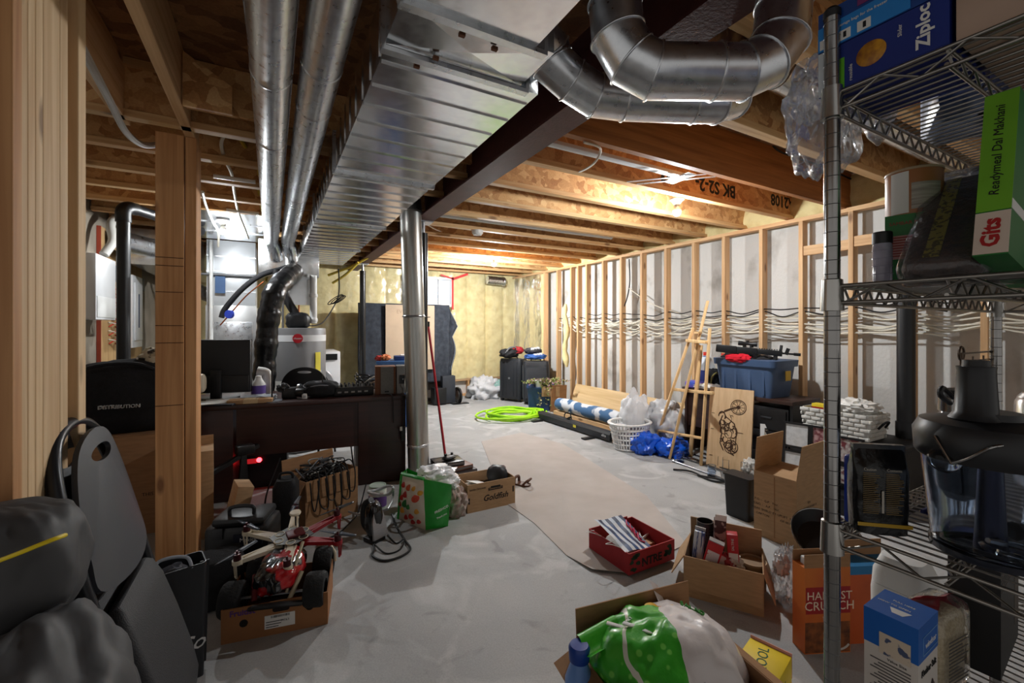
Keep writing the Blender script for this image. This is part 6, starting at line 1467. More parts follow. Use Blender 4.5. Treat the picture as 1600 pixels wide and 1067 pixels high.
for k in range(9): c = (rn.uniform(-.17,-.10), rn.uniform(.02,.10)); m.prism([(c[0]+.018*math.cos(a)*rn.uniform(.5,1.2), c[1]+.014*math.sin(a)*rn.uniform(.5,1.2)) for a in [2*PI*j/7 for j in range(7)]], 0, .0006, Mx((0,-hy-.0004,0),PI/2))
part('leaf_print', m, GP, t, None); m = MB()
for k in range(9): c = (rn.uniform(.08,.15), rn.uniform(.03,.10)); m.prism([(c[0]+.018*math.cos(a)*rn.uniform(.5,1.2), c[1]+.014*math.sin(a)*rn.uniform(.5,1.2)) for a in [2*PI*j/7 for j in range(7)]], 0, .0006, Mx((0,-hy-.0004,0),PI/2))
part('leaf_print', m, GP, t, None)
part('bottom_liner', MB().box(-.16,.16,-.16,.16,th,th+.004), CARD, t)
kc = t.location
def chk():
    m = bpy.data.materials.new('check_cloth'); m.use_nodes = True; nt = m.node_tree; b = nt.nodes['Principled BSDF']; L = nt.links.new
    tc = N_(nt,'ShaderNodeTexCoord'); sp = N_(nt,'ShaderNodeSeparateXYZ'); L(tc.outputs['UV'], sp.inputs['Vector'])
    def band(o, n):
        mu = N_(nt,'ShaderNodeMath',operation='MULTIPLY'); mu.inputs[1].default_value = n; L(o, mu.inputs[0])
        fr = N_(nt,'ShaderNodeMath',operation='FRACT'); L(mu.outputs[0], fr.inputs[0]); g = N_(nt,'ShaderNodeMath',operation='GREATER_THAN'); g.inputs[1].default_value = .5; L(fr.outputs[0], g.inputs[0]); return g
    a, c = band(sp.outputs['X'], 4), band(sp.outputs['Y'], 3)
    s = N_(nt,'ShaderNodeMath',operation='MULTIPLY_ADD'); s.inputs[1].default_value = .7; L(a.outputs[0], s.inputs[0])
    s2 = N_(nt,'ShaderNodeMath',operation='MULTIPLY'); s2.inputs[1].default_value = .3; L(c.outputs[0], s2.inputs[0]); L(s2.outputs[0], s.inputs[2])
    r = N_(nt,'ShaderNodeValToRGB'); r.color_ramp.interpolation = 'CONSTANT'; e = r.color_ramp.elements
    e[0].position = 0; e[0].color = lin((214,214,216)); e[1].position = .25; e[1].color = lin((196,204,216)); x = e.new(.6); x.color = lin((30,66,118)); x = e.new(.9); x.color = lin((14,36,78))
    L(s.outputs[0], r.inputs['Fac']); L(r.outputs['Color'], b.inputs['Base Color']); b.inputs['Roughness'].default_value = .5
    return m
t = thing('checked_bag', 'blue and white checked paper gift bag lying in the red crate', 'bag', (kc.x-.045,kc.y+.0,.045), rk+.05)
me_m = MB(); nu, nv = 20, 16
def cf(u,v): return V((-.14+.22*u, -.14+.25*v, .085 + .085*v - .03*u + .008*math.sin(u*5+v*3) + .008*noise.noise(V((u*4,v*4,2)))))
me_m.grid(cf, nu, nv); o = part('printed_face', me_m, chk(), t, 60)
uv = o.data.uv_layers.new(name='uv')
for lp_ in o.data.loops:
    c = o.data.vertices[lp_.vertex_index].co; uv.data[lp_.index].uv = ((c.x+.14)/.22, (c.y+.14)/.25)
part('bag_body', MB().blob((-.03,-.01,.03),(.09,.11,.035),3,.15,2,18,.7), PAPER, t, 60)
m = MB(); [m.tube(spline([cf(.95,.2+.1*k)+U*.002, cf(.85,.3+.12*k)+U*.006, cf(.98,.45+.12*k)+U*.004],4),.004,6) for k in range(4)]; part('pink_squiggle', m, mat('pink_print',(206,60,96),.5), t)
m = MB(); [m.tube(spline([V((-.13,-.10+.16*k,.09)),V((-.19,-.09+.16*k,.12)),V((-.20,-.05+.16*k,.11)),V((-.13,-.04+.16*k,.10))],5),.002,5) for k in range(2)]; part('string_handle', m, PAPER, t)
t = thing('paper_flower', 'torn white paper scraps in the corner of the red crate', 'paper', (kc.x+.10,kc.y+.02,.03), 0)
rn = random.Random(12)
for k in range(5):
    m = MB(); a = rn.uniform(0,6); m.grid(lambda u,v: V((.10*u*math.cos(a)-.03*(v-.5)*math.sin(a)*(1-u), .10*u*math.sin(a)+.03*(v-.5)*math.cos(a)*(1-u), .035+.05*u*(k%3)*.4+.01*math.sin(v*5))),6,4); o = part('petal', m, PAPER, t, 60); so = o.modifiers.new('s','SOLIDIFY'); so.thickness = .0015
part('tan_card', MB().box(-.05,.06,-.06,.05,.0,.03,bev=.004), mat('tan_card',(186,142,110),.8), t)
# grocery carton
b0, b1 = F(1058,922), F(1188,957)
t = thing('grocery_carton', 'open cardboard carton of boxes and packets right of the red crate', 'box', (0,0,0))
e0, e1 = zc(1068,862,2.16), zc(1196,893,2.00)
rb = ang(V((e0.x,e0.y,0)), V((e1.x,e1.y,0))); wB = ((V((e1.x,e1.y,0))-V((e0.x,e0.y,0))).length)
gx, gy = math.cos(rb), math.sin(rb)
hB = .20; p0 = F(1068,868,hB); p1 = F(1194,898,hB); rb = ang(p0,p1); wB = (p1-p0).length; gx, gy = math.cos(rb), math.sin(rb)
cB = (p0+p1)/2 + V((-gy,gx,0))*.14; t.location = (cB.x,cB.y,0); t.rotation_euler = (0,0,rb)
carton(t, wB, .28, hB, CARD, (('y-',.15,172),('x-',.12,150),('x+',.14,160),('y+',.10,-8)))
cb_loc = V((cB.x,cB.y,0))
def inB(x,y,z=0): return cb_loc + V((gx*x-gy*y, gy*x+gx*y, z))
REDB = mat('red_carton', (186,30,40), .45, 0, var=.06)
def pk(nm, lab, cat, x, y, z, w_, d_, h_, m_, rot, extra=None):
    t = thing(nm, lab, cat, inB(x,y,z), rot); part('carton' if cat=='box' else 'body', MB().box(-w_/2,w_/2,-d_/2,d_/2,0,h_,bev=.003), m_, t)
    if extra: extra(t, w_, d_, h_)
    return t
def ex1(t,w_,d_,h_):
    part('white_panel', MB().box(-w_/2+.004,w_/2-.004,-d_/2-.001,-d_/2,h_*.35,h_*.62), PAPER, t); txt('SALTINE', .016, PAPER, t, Mx((0,-d_/2-.0015,h_*.8),PI/2,0,0)@Matrix.Rotation(PI/2,4,'Z'), depth=.0003)
pk('food_box','tall red food box standing up in the grocery carton','box',.05,-.02,.075,.05,.05,.24,REDB,(.0,-.05,rb+.1),ex1)
def ex2(t,w_,d_,h_):
    part('silver_end', MB().box(-w_/2,w_/2,-d_/2,d_/2,h_,h_+.004), STEEL, t); part('foil_window', MB().box(-w_/2+.008,w_/2-.008,-d_/2-.001,-d_/2,.03,h_-.05), mat('pink_white_print',(220,206,212),.3,0,col2=(196,60,80),scale=18,ramp=(.42,.46)), t)
pk('food_box','slanted red and silver packet in the grocery carton','box',-.08,-.07,.075,.07,.03,.22,REDB,(.12,.25,rb),ex2)
pk('food_box','narrow dark printed box standing at the back of the grocery carton','box',-.035,.06,.075,.055,.04,.27,mat('dark_print_box',(74,46,44),.5,0,col2=(170,150,140),scale=22,ramp=(.5,.54)),(.05,.05,rb+.2),lambda t,w_,d_,h_: part('open_flap', MB().box(-w_/2,w_/2,-d_/2,-d_/2+.003,h_,h_+.03), PAPER, t))
pk('food_box','striped blue and white packet at the left of the grocery carton','packet',-.13,-.04,.075,.05,.05,.23,mat('stripe_packet',(206,210,220),.3,0,col2=(60,80,140),scale=30,stretch=(3,3,.2),ramp=(.47,.5)),(0,.1,rb),lambda t,w_,d_,h_: part('crimp', MB().box(-w_/2,w_/2,-.004,.004,h_,h_+.015), STEEL, t))
t = thing('cutlery_holder', 'dark perforated metal cutlery holder at the back of the grocery carton', 'holder', inB(-.095,.075,.11), rb); part('cup', MB().lathe([(.04,0),(.042,.20),(.039,.20),(.037,.01),(0,.01)],24), mat('gunmetal',(70,66,64),.4,.7), t)
m = MB(); 
for i in range(14):
    for j in range(3): a = 2*PI*i/14; m.lathe([(0,.0015),(.0042,.0005)],8, frame(V((.0425*math.cos(a),.0425*math.sin(a),.14+.016*j)), (-math.sin(a),math.cos(a),0),(0,0,1)))
part('perforation', m, HOLE, t)
t = thing('tin_can', 'round kraft canister lying low in the right end of the grocery carton', 'can', inB(.13,.03,.04), rb); part('can', MB().lathe([(0,0),(.06,0),(.06,.13),(.056,.135),(.056,.128),(0,.128)],28), mat('kraft_can',(150,122,92),.6), t); part('rim', MB().lathe([(.058,.128),(.063,.128),(.063,.138),(.058,.138)],28), mat('rim_tan',(176,150,120),.5), t)
t = thing('crumpled_packets', 'crumpled pink and white packets in the middle of the grocery carton', 'packets', inB(.0,-.05,.12), rb)
for k,c in enumerate(((200,176,170),(170,60,64),(214,206,198))): part('packet', MB().blob((-.02+.03*k,.01*k,.04),(.05,.04,.045),k+3,.45,3,14), mat('packet%d'%k, c, .35, 0, var=.25, scale=25), t, 50)
t = thing('bubble_wrap', 'crumpled clear wrapping beside the right end of the grocery carton', 'wrapping', inB(.27,.05,0), rb); part('film', MB().blob((0,0,.12),(.05,.08,.13),7,.5,3.5,22,.9), TRASH, t, 50); part('edge', MB().blob((-.02,-.03,.19),(.035,.04,.05),9,.5,3.5,14), WBAG, t, 50)
# tall carton
t = thing('tall_carton', 'tall open cardboard box with printed order lines, behind the wire shelf post', 'box', (0,0,0))
q0, q1 = F(1245,860), F(1178,833)
rt = ang(q1, q0); wT = .32; LX = (q0-q1).length
# local x along the left face (q1 -> q0), local y pointing away from the viewer to the right
cT = (q0+q1)/2 + V((-math.sin(rt), math.cos(rt), 0))*.17
t.location = (cT.x, cT.y, 0); t.rotation_euler = (0,0,rt)
hT = .415
carton(t, LX, .34, hT, CARD, (('x+',.22,8),('x-',.22,-4),('y+',.13,-96),('y-',.13,-84)))
for k,(s,x) in enumerate((('P.O. :   G.P.   No/.',-.07),('S.NO. :   A.P.   No/.',-.07),('MEAS: SHIELD BY-UPLIFT  MDSE',-.02),('CARTON :          OF 001',-.03))): txt(s, .020, INK, t, Mx((x+.02,-.1705,.235-.03*k),PI/2), depth=.0002)
for k,s in enumerate(('TEA','CYLINDER/WARE/12','CAN 'if False else 'TEA SET 1')): txt(s, .022, INK, t, Mx((LX/2+.0005,-.02,.26-.03*k),PI/2,0,PI/2), depth=.0002)
m = MB(); m.box(-.003,.003,-.1707,-.1702,.02,hT-.01); part('glue_seam', m, mat('card_seam',(150,110,72),.8), t)
# frying pan bits beside the shelf
t = thing('frying_pan', 'black round pan tilted behind the wire shelf post on the floor', 'pan', (2.47,1.15,0), (0,0,.3)); pm = Mx((0,0,.25),.35,-.5,0)
q = MB().lathe([(0,0),(.12,.0),(.16,.05),(.163,.05),(.122,-.005),(0,-.005)],36); part('pan', MB().add(q.v,q.f,pm), BLACKM, t); q = MB(); q.tube([(.163*math.cos(2*PI*k/40),.163*math.sin(2*PI*k/40),.051) for k in range(40)],.0035,6,closed=True); part('rim', MB().add(q.v,q.f,pm), CHROME, t); part('stand_box', MB().box(-.12,.12,-.1,.1,0,.16,bev=.01), BLACKP, t)
# ================================================================== BOTTOM CENTRE BOX
t = thing('produce_carton', 'open brown carton holding the big salad bag, nearest the viewer', 'box', (1.19,1.02,0), math.radians(-9))
carton(t, .52, .40, .20, CARDD, (('y+',.125,4),('x-',.10,115),('x+',.10,120)))
rp = t.rotation_euler.z
t = thing('salad_bag', 'large green and white plastic salad bag filling the brown carton', 'bag', (1.20,1.04,.06), rp)
def sb(a, b):
    th = a*2*PI; ph = (b-.5)*PI; c = math.cos(ph); x = math.copysign(abs(c*math.cos(th))**.8, math.cos(th)*c)*.265; y = math.copysign(abs(c*math.sin(th))**.8, math.sin(th)*c)*.19; z = math.sin(ph)*.155
    k = 1+.14*noise.noise(V((x*9,y*9,z*9)))+.05*noise.noise(V((x*26+3,y*26,z*12))); return V((x*k, y*k, .135 + z*k + .02*noise.noise(V((x*22,y*22,1))) - .12*max(0,x-.02)))
sm = MB(); sm.grid(sb, 56, 30)
SALAD = mat('salad_print', (228,220,218), .35, 0, var=.03, bump=.6, bscale=11, coat=.25)
def _salad():
    nt = SALAD.node_tree; L = nt.links.new; b = nt.nodes['Principled BSDF']
    tc = N_(nt,'ShaderNodeTexCoord'); sp = N_(nt,'ShaderNodeSeparateXYZ'); L(tc.outputs['Object'], sp.inputs['Vector'])
    no = N_(nt,'ShaderNodeTexNoise'); no.inputs['Scale'].default_value = 5; L(tc.outputs['Object'], no.inputs['Vector'])
    def mth(op, a, b_): 
        n = N_(nt,'ShaderNodeMath',operation=op)
        for i_, q in enumerate((a,b_)):
            if isinstance(q,(int,float)): n.inputs[i_].default_value = q
            else: L(q, n.inputs[i_])
        return n.outputs[0]
    e = mth('ADD', mth('ADD', sp.outputs['X'], mth('MULTIPLY', sp.outputs['Y'], -.35)), mth('MULTIPLY', mth('SUBTRACT', no.outputs['Fac'], .5), .16))
    g = mth('LESS_THAN', e, -.035); ln_ = mth('LESS_THAN', mth('ABSOLUTE', mth('ADD', e, .165), 0), .008)
    n2 = N_(nt,'ShaderNodeTexVoronoi'); n2.inputs['Scale'].default_value = 26; L(tc.outputs['Object'], n2.inputs['Vector'])
    r = N_(nt,'ShaderNodeValToRGB'); r.color_ramp.elements[0].position = .2; r.color_ramp.elements[0].color = lin((120,206,84)); r.color_ramp.elements[1].position = .3; r.color_ramp.elements[1].color = lin((58,166,40)); L(n2.outputs['Distance'], r.inputs['Fac'])
    m1 = N_(nt,'ShaderNodeMixRGB'); m1.inputs['Color1'].default_value = lin((228,220,218)); L(r.outputs['Color'], m1.inputs['Color2']); L(g, m1.inputs['Fac'])
    m2 = N_(nt,'ShaderNodeMixRGB'); m2.inputs['Color2'].default_value = lin((214,214,200)); L(m1.outputs['Color'], m2.inputs['Color1']); L(ln_, m2.inputs['Fac']); L(m2.outputs['Color'], b.inputs['Base Color'])
_salad()
o = part('bag_body', sm, SALAD, t, 80)
def sbp(x, y, dz=.002):
    best = None
    for v in o.data.vertices:
        d = (v.co.x-x)**2+(v.co.y-y)**2
        if v.co.z > .12 and (best is None or d < best[0]): best = (d, v.co.z)
    return V((x,y,best[1]+dz))
for k,(x,y,r) in enumerate(((-.17,.07,.8),(-.13,.03,.8),(-.09,-.02,.8))):
    c = sbp(x,y,.004); q = frame(c,(math.cos(-r),math.sin(-r),-.0),(math.sin(r),math.cos(r),0)); part('white_tag', MB().box(-.03,.03,-.008,.008,-.003,.003,q,.002), PAPER, t)
rn = random.Random(31)
lfm = MB()
for k in range(0): c = sbp(rn.uniform(-.22,-.08),rn.uniform(-.03,.12),.001); a = rn.uniform(0,6); lfm.prism([(.016*math.cos(b),.008*math.sin(b)) for b in [2*PI*j/8 for j in range(8)]],-.002,.003, frame(c,(math.cos(a),math.sin(a),0),(-math.sin(a),math.cos(a),0)))
for k,(x,y,r,c_) in enumerate(((.02,.12,.026,(222,170,40)),(.05,.11,.022,(196,120,30)),(.075,.085,.013,(40,26,30)),(.10,.10,.016,(230,180,60)))):
    c = sbp(x,y,-.002); part('printed_vegetable', MB().lathe([(0,.006),(r*.7,.005),(r,0),(r,-.004)],16,frame(c,(1,.4,-.25),(0,1,0)),1.3,.8), mat('print_%d'%k,c_,.4), t)
txt('SALAD', .030, mat('print_green2',(60,140,50),.5), t, frame(sbp(.13,.03,.006),(.8,-.5,-.35),(.5,.8,.0)), depth=.003); txt('FAMILY', .016, WHITEP, t, frame(sbp(-.12,.07,.006),(.8,.35,0),(-.4,.9,0)), depth=.003)
part('sealed_corner', MB().grid(lambda u,v: V((.08+.04*u, .12+.09*v, .20+.09*v-.03*u)),4,4), mat('bag_white_print',(226,216,214),.35,0,var=.03,bump=.5,bscale=12,coat=.3), t, 60)
part('folded_end', MB().grid(lambda u,v: V((-.30+.16*u, .12-.10*v+.02*u, .22+.015*math.sin(v*6)+.02*u)),8,8), mat('bag_green_print',(62,176,40),.35,0,var=.14,scale=7,bump=.5,bscale=12,coat=.3), t, 60)
t = thing('bread_pack', 'orange sponge pack in clear film at the front of the brown carton', 'packet', (1.02,.84,.12), rp+.2); part('sponge', MB().blob((0,0,.06),(.11,.06,.06),5,.1,2,24,.6), mat('orange_sponge',(232,140,80),.6,0,var=.08), t, 60); part('film', MB().blob((0,0,.062),(.122,.072,.07),8,.2,3,26,.65), TRASH, t, 60)
t = thing('foil_wrap', 'crinkled silver foil sheet edge between the orange pack and the salad bag', 'foil', (1.03,.93,.17), rp)
fo = MB(); fo.grid(lambda u,v: V((-.14+.26*u, -.02+.07*v, .05 + .03*math.sin(u*7) + .02*noise.noise(V((u*30,v*12,3))) + .01*noise.noise(V((u*60,v*30,5))))),60,14); part('sheet', fo, mat('foil_silver',(200,200,204),.22,1.0,var=.1), t, 20)
t = thing('greens_pack', 'dark leafy greens in clear film behind the orange pack', 'packet', (1.13,.90,.12), rp); part('leaves', MB().blob((0,0,.055),(.10,.055,.06),13,.5,4,22), mat('dark_greens',(64,72,40),.5,0,col2=(150,140,90),scale=30), t, 40); part('film', MB().blob((0,0,.06),(.11,.062,.068),14,.3,4,22), TRASH, t, 50)
t = thing('radish_pack', 'small purple and white vegetables at the front right of the brown carton', 'vegetables', (1.24,.845,.13), rp); [part('radish', MB().blob((-.05+.04*k,.006*(k%2),.045),(.022,.022,.022),k,.1,2,12), mat('radish%d'%(k%2),((120,40,70),(220,210,206))[k%2],.4), t) for k in range(5)]
t = thing('blue_bottle', 'blue plastic bottle standing left of the brown carton', 'bottle', (.905,1.16,0)); part('bottle', MB().lathe([(0,0),(.045,0),(.048,.02),(.048,.17),(.03,.22),(.026,.235)],24), mat('bottle_lightblue',(110,150,214),.3), t); part('cap', MB().lathe([(.034,.235),(.036,.275),(.03,.285),(0,.287)],24), mat('cap_navy',(24,64,150),.35), t)
t = thing('kraft_flap', 'torn tan cardboard piece leaning beside the brown carton corner', 'cardboard', (.875,.93,0)); part('piece', MB().prism([(0,0),(.16,-.02),(.10,.12),(-.03,.24)],0,.004,Mx((0,0,.006),1.25,0,-.55)), CARD, t)
t = thing('clear_jug', 'clear plastic jug with a handle at the left front of the brown carton', 'jug', (.905,.97,0)); part('body', MB().lathe([(.04,.0),(.05,.02),(.05,.22),(.046,.22),(.046,.02),(0,.015)],24), GLASS, t); part('handle', MB().tube(spline([(.05,0,.20),(.085,0,.19),(.085,0,.10),(.05,0,.08)],6),.006,8), GLASS, t); part('rim', MB().tube([(.05*math.cos(2*PI*k/24),.05*math.sin(2*PI*k/24),.222) for k in range(24)],.004,6,closed=True), mat('rim_clear',(206,208,214),.2), t)
t = thing('wrap_carton', 'yellow and green printed box end right of the salad bag', 'box', (1.56,.92,0), .25); part('carton', MB().box(-.08,.10,-.06,.08,0,.14,bev=.003), mat('wrap_yellow',(226,196,30),.5), t); part('green_flap', MB().box(-.30,-.081,-.06,.07,.10,.125,bev=.003), mat('wrap_green',(30,120,60),.5), t); txt('KOOL', .05, mat('green_ink',(20,80,40),.6), t, Mx((.01,.01,.1405),0,0,.2), depth=.0004); txt('XIL', .045, mat('green_ink',(20,80,40),.6), t, Mx((0.0,-.0605,.08),PI/2), depth=.0004)
part('pink_tab', MB().box(.101,.104,-.06,.08,.06,.15), mat('pink_tab',(206,150,150),.5), t)
# cereal box
cp = F(1246,1010); t = thing('cereal_box', 'large orange brown cereal box with red name panel behind the shelf post', 'box', (2.03,.96,0), math.radians(-25))
part('carton', MB().box(-.10,.10,-.035,.035,0,.355), mat('cereal_orange',(206,120,40),.5,0,col2=(178,74,30),scale=4,stretch=(1,1,.6)), t); part('name_panel', MB().box(-.095,.0995,-.0358,-.035,.165,.275), mat('cereal_red',(150,22,24),.45), t)
txt('HARVEST', .048, mat('cream_print',(226,206,180),.5), t, Mx((.008,-.0362,.238),PI/2), depth=.0003); txt('CRUNCH', .052, mat('cream_print',(226,206,180),.5), t, Mx((.008,-.0362,.196),PI/2), depth=.0003); txt('ORIGINAL', .014, mat('cream_print',(226,206,180),.5), t, Mx((.01,-.0362,.150),PI/2), depth=.0003)
part('clusters_print', MB().box(-.098,.098,-.0355,-.035,.004,.13), mat('cereal_clusters',(150,84,36),.6,0,col2=(70,34,18),scale=28,detail=4), t); bl_ = MB(); bl_.tube([(.05+.06*math.cos(a),-.036,.085+.07*math.sin(a)) for a in [PI*.75+PI*k/14 for k in range(15)]],.004,6); part('bowl_print', bl_, mat('bowl_white',(196,190,182),.5), t)
part('top_flap', MB().box(-.10,.10,-.035,-.032,.355,.41,Mx((0,0,0),.0)), CARDD, t); part('top_flap', MB().box(-.10,.10,.032,.035,.355,.40), CARDD, t); part('inner_bag', MB().box(-.08,.09,-.02,.02,.33,.385,bev=.008), mat('wax_bag',(206,206,206),.5), t)
t = thing('snack_box', 'orange box with a blue top edge behind the cereal box', 'box', (2.27,.90,0), math.radians(-25)); part('carton', MB().box(-.14,.12,-.04,.05,0,.33), mat('snack_orange',(190,84,34),.5), t); part('blue_band', MB().box(-.141,.121,-.041,.051,.295,.331), mat('snack_blue',(30,110,160),.5), t); part('flap', MB().box(-.14,.12,.046,.05,.332,.40), CARDD, t); part('white_seal', MB().box(.04,.10,-.0415,-.04,.23,.29), PAPER, t)
# ================================================================== WIRE SHELVING UNIT
PX, PY = .895, .405; SW, SD = .91, .46
t = thing('wire_shelf', 'tall chrome wire shelving unit at the right edge of the view', 'shelf', (0,0,0))
for (x,y) in ((PX,PY),(PX+SW,PY),(PX,PY-SD),(PX+SW,PY-SD)):
    g = MB(); g.cyl((x,y,.0),(x,y,1.925),.0127,n=24); g.slot(1)
    for k in range(75): z = .05+.0254*k; (z < 1.92) and g.tube([(x,y,z-.0008),(x,y,z),(x,y,z+.0008)],.0127,20,caps=False,rs=[.0127,.0131,.0127])
    po = part('post', g, [CHROME, mat('groove_grey',(90,90,92),.4,.8)], t, 40)
    part('post_cap', MB().lathe([(.0137,1.915),(.0137,1.927),(.009,1.933),(0,1.933)],20,Mx((x,y,0))), BLACKP, po); part('levelling_foot', MB().cyl((x,y,0),(x,y,.02),.018,n=14), BLACKP, po)
SH = (1.775, 1.425, .985, .60)
for zi, z in enumerate(SH):
    m = MB(); x0, x1, y0, y1 = PX, PX+SW, PY-SD, PY
    for zz in (z, z-.030):
        for a, b in (((x0,y0),(x1,y0)),((x1,y0),(x1,y1)),((x1,y1),(x0,y1)),((x0,y1),(x0,y0))): m.cyl((a[0],a[1],zz),(b[0],b[1],zz),.0034,n=8)
    def zig(a, b, n): 
        a, b = V(a), V(b); m.tube([a.lerp(b,i/n)+U*(0 if i % 2 else -.030) for i in range(n+1)],.0024,6)
    zig((x0+.02,y1,z),(x1-.02,y1,z),36); zig((x0+.02,y0,z),(x1-.02,y0,z),36); zig((x0,y0+.02,z),(x0,y1-.02,z),8); zig((x1,y0+.02,z),(x1,y1-.02,z),8)
    so_ = part('shelf', m, WIREM, t, 60)
    n_ = 38; w_ = MB()
    for i in range(1,n_): x = x0+(x1-x0)*i/n_; w_.cyl((x,y0,z+.004),(x,y1,z+.004),.0019,n=6)
    part('deck_wires', w_, WIREM, so_, 60); r_ = MB()
    for k in range(1,3):
        y = y0+SD*k/3; r_.cyl((x0,y,z),(x1,y,z),.003,n=8); r_.cyl((x0,y,z-.025),(x1,y,z-.025),.003,n=8); n2 = 30; r_.tube([(x0+SW*i/n2,y,z-(.025 if i % 2 else 0)) for i in range(n2+1)],.002,5)
    part('truss_rib', r_, WIREM, so_, 60)
    for (x,y) in ((x0,y1),(x1,y1),(x0,y0),(x1,y0)):
        part('corner_sleeve', MB().lathe([(.0128,z-.045),(.0185,z-.044),(.0165,z+.012),(.0128,z+.014)],24,Mx((x,y,0))), mat('sleeve_chrome',(176,174,170),.22,1.0,var=.05), so_)
SHL = V((PX,PY,0))
def onshelf(i, x, y): return V((PX+x, PY-y, SH[i]+.0065))
# ---- top shelf: storage bag boxes
t = thing('storage_bag_box', 'dark blue sandwich bag box with yellow oval on the top wire shelf', 'box', onshelf(0,.097,.057), 0); t.scale = (.8,.655,.73); ZB = mat('box_navy',(18,40,118),.4,0,var=.08); part('carton', MB().box(-.115,.115,-.15,.125,0,.11), ZB, t)
F1 = Mx((-.1155,0,0),PI/2,0,-PI/2)
part('front_panel', MB().box(-.1158,-.115,-.15,.125,.002,.108), ZB, t)
part('green_band', MB().box(-.117,-.1158,.06,.10,.0,.075), mat('box_green',(96,176,40),.4), t); part('white_band', MB().box(-.117,-.1158,.10,.124,.0,.11), mat('box_white',(206,214,220),.4), t)
q = MB().lathe([(0,.0015),(.028,.001),(.03,0)],28); part('yellow_oval', MB().add(q.v,q.f,F1@Mx((0.0,.055,0.001),0,0,0)@Matrix.Diagonal((1.1,.95,1,1))), mat('oval_yellow',(210,150,40),.4,0,col2=(120,60,30),scale=40), t); txt('Ziploc', .036, PAPER, t, F1@Mx((.105,.06,.0015))@Matrix.Rotation(PI/2,4,'Z'), depth=.0003, bold=.001); txt('Slider', .012, PAPER, t, F1@Mx((.06,.075,.0015))@Matrix.Rotation(PI/2,4,'Z'), depth=.0003); txt('reusable', .012, PAPER, t, F1@Mx((-.045,.03,.0015))@Matrix.Rotation(PI/2,4,'Z'), depth=.0003)
txt('NEW', .016, mat('text_white',(210,220,214),.5), t, F1@Mx((-.08,.055,.0025))@Matrix.Rotation(PI/2,4,'Z'), depth=.0003)
t = thing('storage_bag_box', 'bright blue bag box with three white icons stacked on the navy one', 'box', onshelf(0,.097,.057)+V((0,0,.082)), 0); t.scale = (.8,.655,.73); part('carton', MB().box(-.115,.115,-.16,.125,0,.10), mat('box_deepblue',(16,60,130),.4), t); part('pale_band', MB().box(-.1165,-.115,-.08,.125,.002,.062), mat('box_sky',(40,130,206),.4), t)
for k in range(3): part('white_icon', MB().box(-.1175,-.1165,.09-.045*k,.12-.045*k,.006,.030), PAPER, t); ic = MB(); ic.box(-.118,-.1175,.100-.045*k,.107-.045*k,.011,.025); part('icon_mark', ic, INK, t)
txt('storage bags for the freezer', .010, PAPER, t, F1@Mx((-.02,.045,.002)), depth=.0003); part('purple_print', MB().box(-.1162,-.115,-.10,.03,.07,.085), mat('print_purple',(120,50,110),.5), t); part('bag_print', MB().box(-.1162,-.115,-.155,-.115,.05,.095), mat('print_brown',(140,100,60),.5), t)
t = thing('storage_box', 'plain beige cardboard box on the near part of the top wire shelf', 'box', onshelf(0,.157,.262), 0); part('carton', MB().box(-.15,.25,-.10,.10,0,.22), mat('beige_box',(176,150,132),.6), t); txt('HOUSEHOLD', .02, mat('print_grey',(90,80,76),.7), t, Mx((-.1505,0,.16),PI/2,0,-PI/2), depth=.0003)
for k,(x,y,d,c,lab) in enumerate(((.47,.20,(.14,.12,.09),(126,130,138),'grey plastic packet on the middle of the top wire shelf'),(.58,.33,(.1,.08,.07),(40,120,130),'teal and white packet at the right of the top wire shelf'),(.40,.08,(.12,.07,.09),(66,84,120),'blue grey packet behind the grey one on the top wire shelf'))):
    t = thing('packet', lab, 'packet', onshelf(0,x,y), .2*k); part('body', MB().box(-d[0],d[0],-d[1],d[1],0,d[2]*1.6,bev=.02), mat('packet_film%d'%k,c,.3,0,col2=tuple(min(255,q_+90) for q_ in c),scale=9,ramp=(.5,.6)), t); part('seam', MB().box(-d[0]-.004,-d[0],-d[1]*.8,d[1]*.8,d[2]*.7,d[2]*.8), PAPER, t)
# clear bags dangling from the top shelf
t = thing('plastic_bag', 'crumpled clear plastic bag dangling around the top of the wire shelf post', 'bag', (0,0,0))
c0 = zc(1283,190,.90)
part('film', MB().blob((c0.x,c0.y,c0.z+.01),(.062,.06,.12),5,.32,2.2,34,.85), TRASH, t, 60); part('twist', MB().blob(tuple(zc(1262,150,.90)),(.03,.03,.05),9,.5,3,18), TRASH, t, 60)
t = thing('plastic_bag', 'small clear bag corner poking down under the top wire shelf', 'bag', (0,0,0)); c1 = zc(1372,198,.93); part('film', MB().tube([c1+U*.05, c1+U*.02, c1-U*.02, c1-U*.04],.02,14,rs=[.035,.032,.018,.003]), TRASH, t, 60); part('fold', MB().tube([c1+U*.05+R_*.01, c1+R_*.008, c1-U*.03],.012,10,rs=[.016,.012,.003]), TRASH, t, 60)
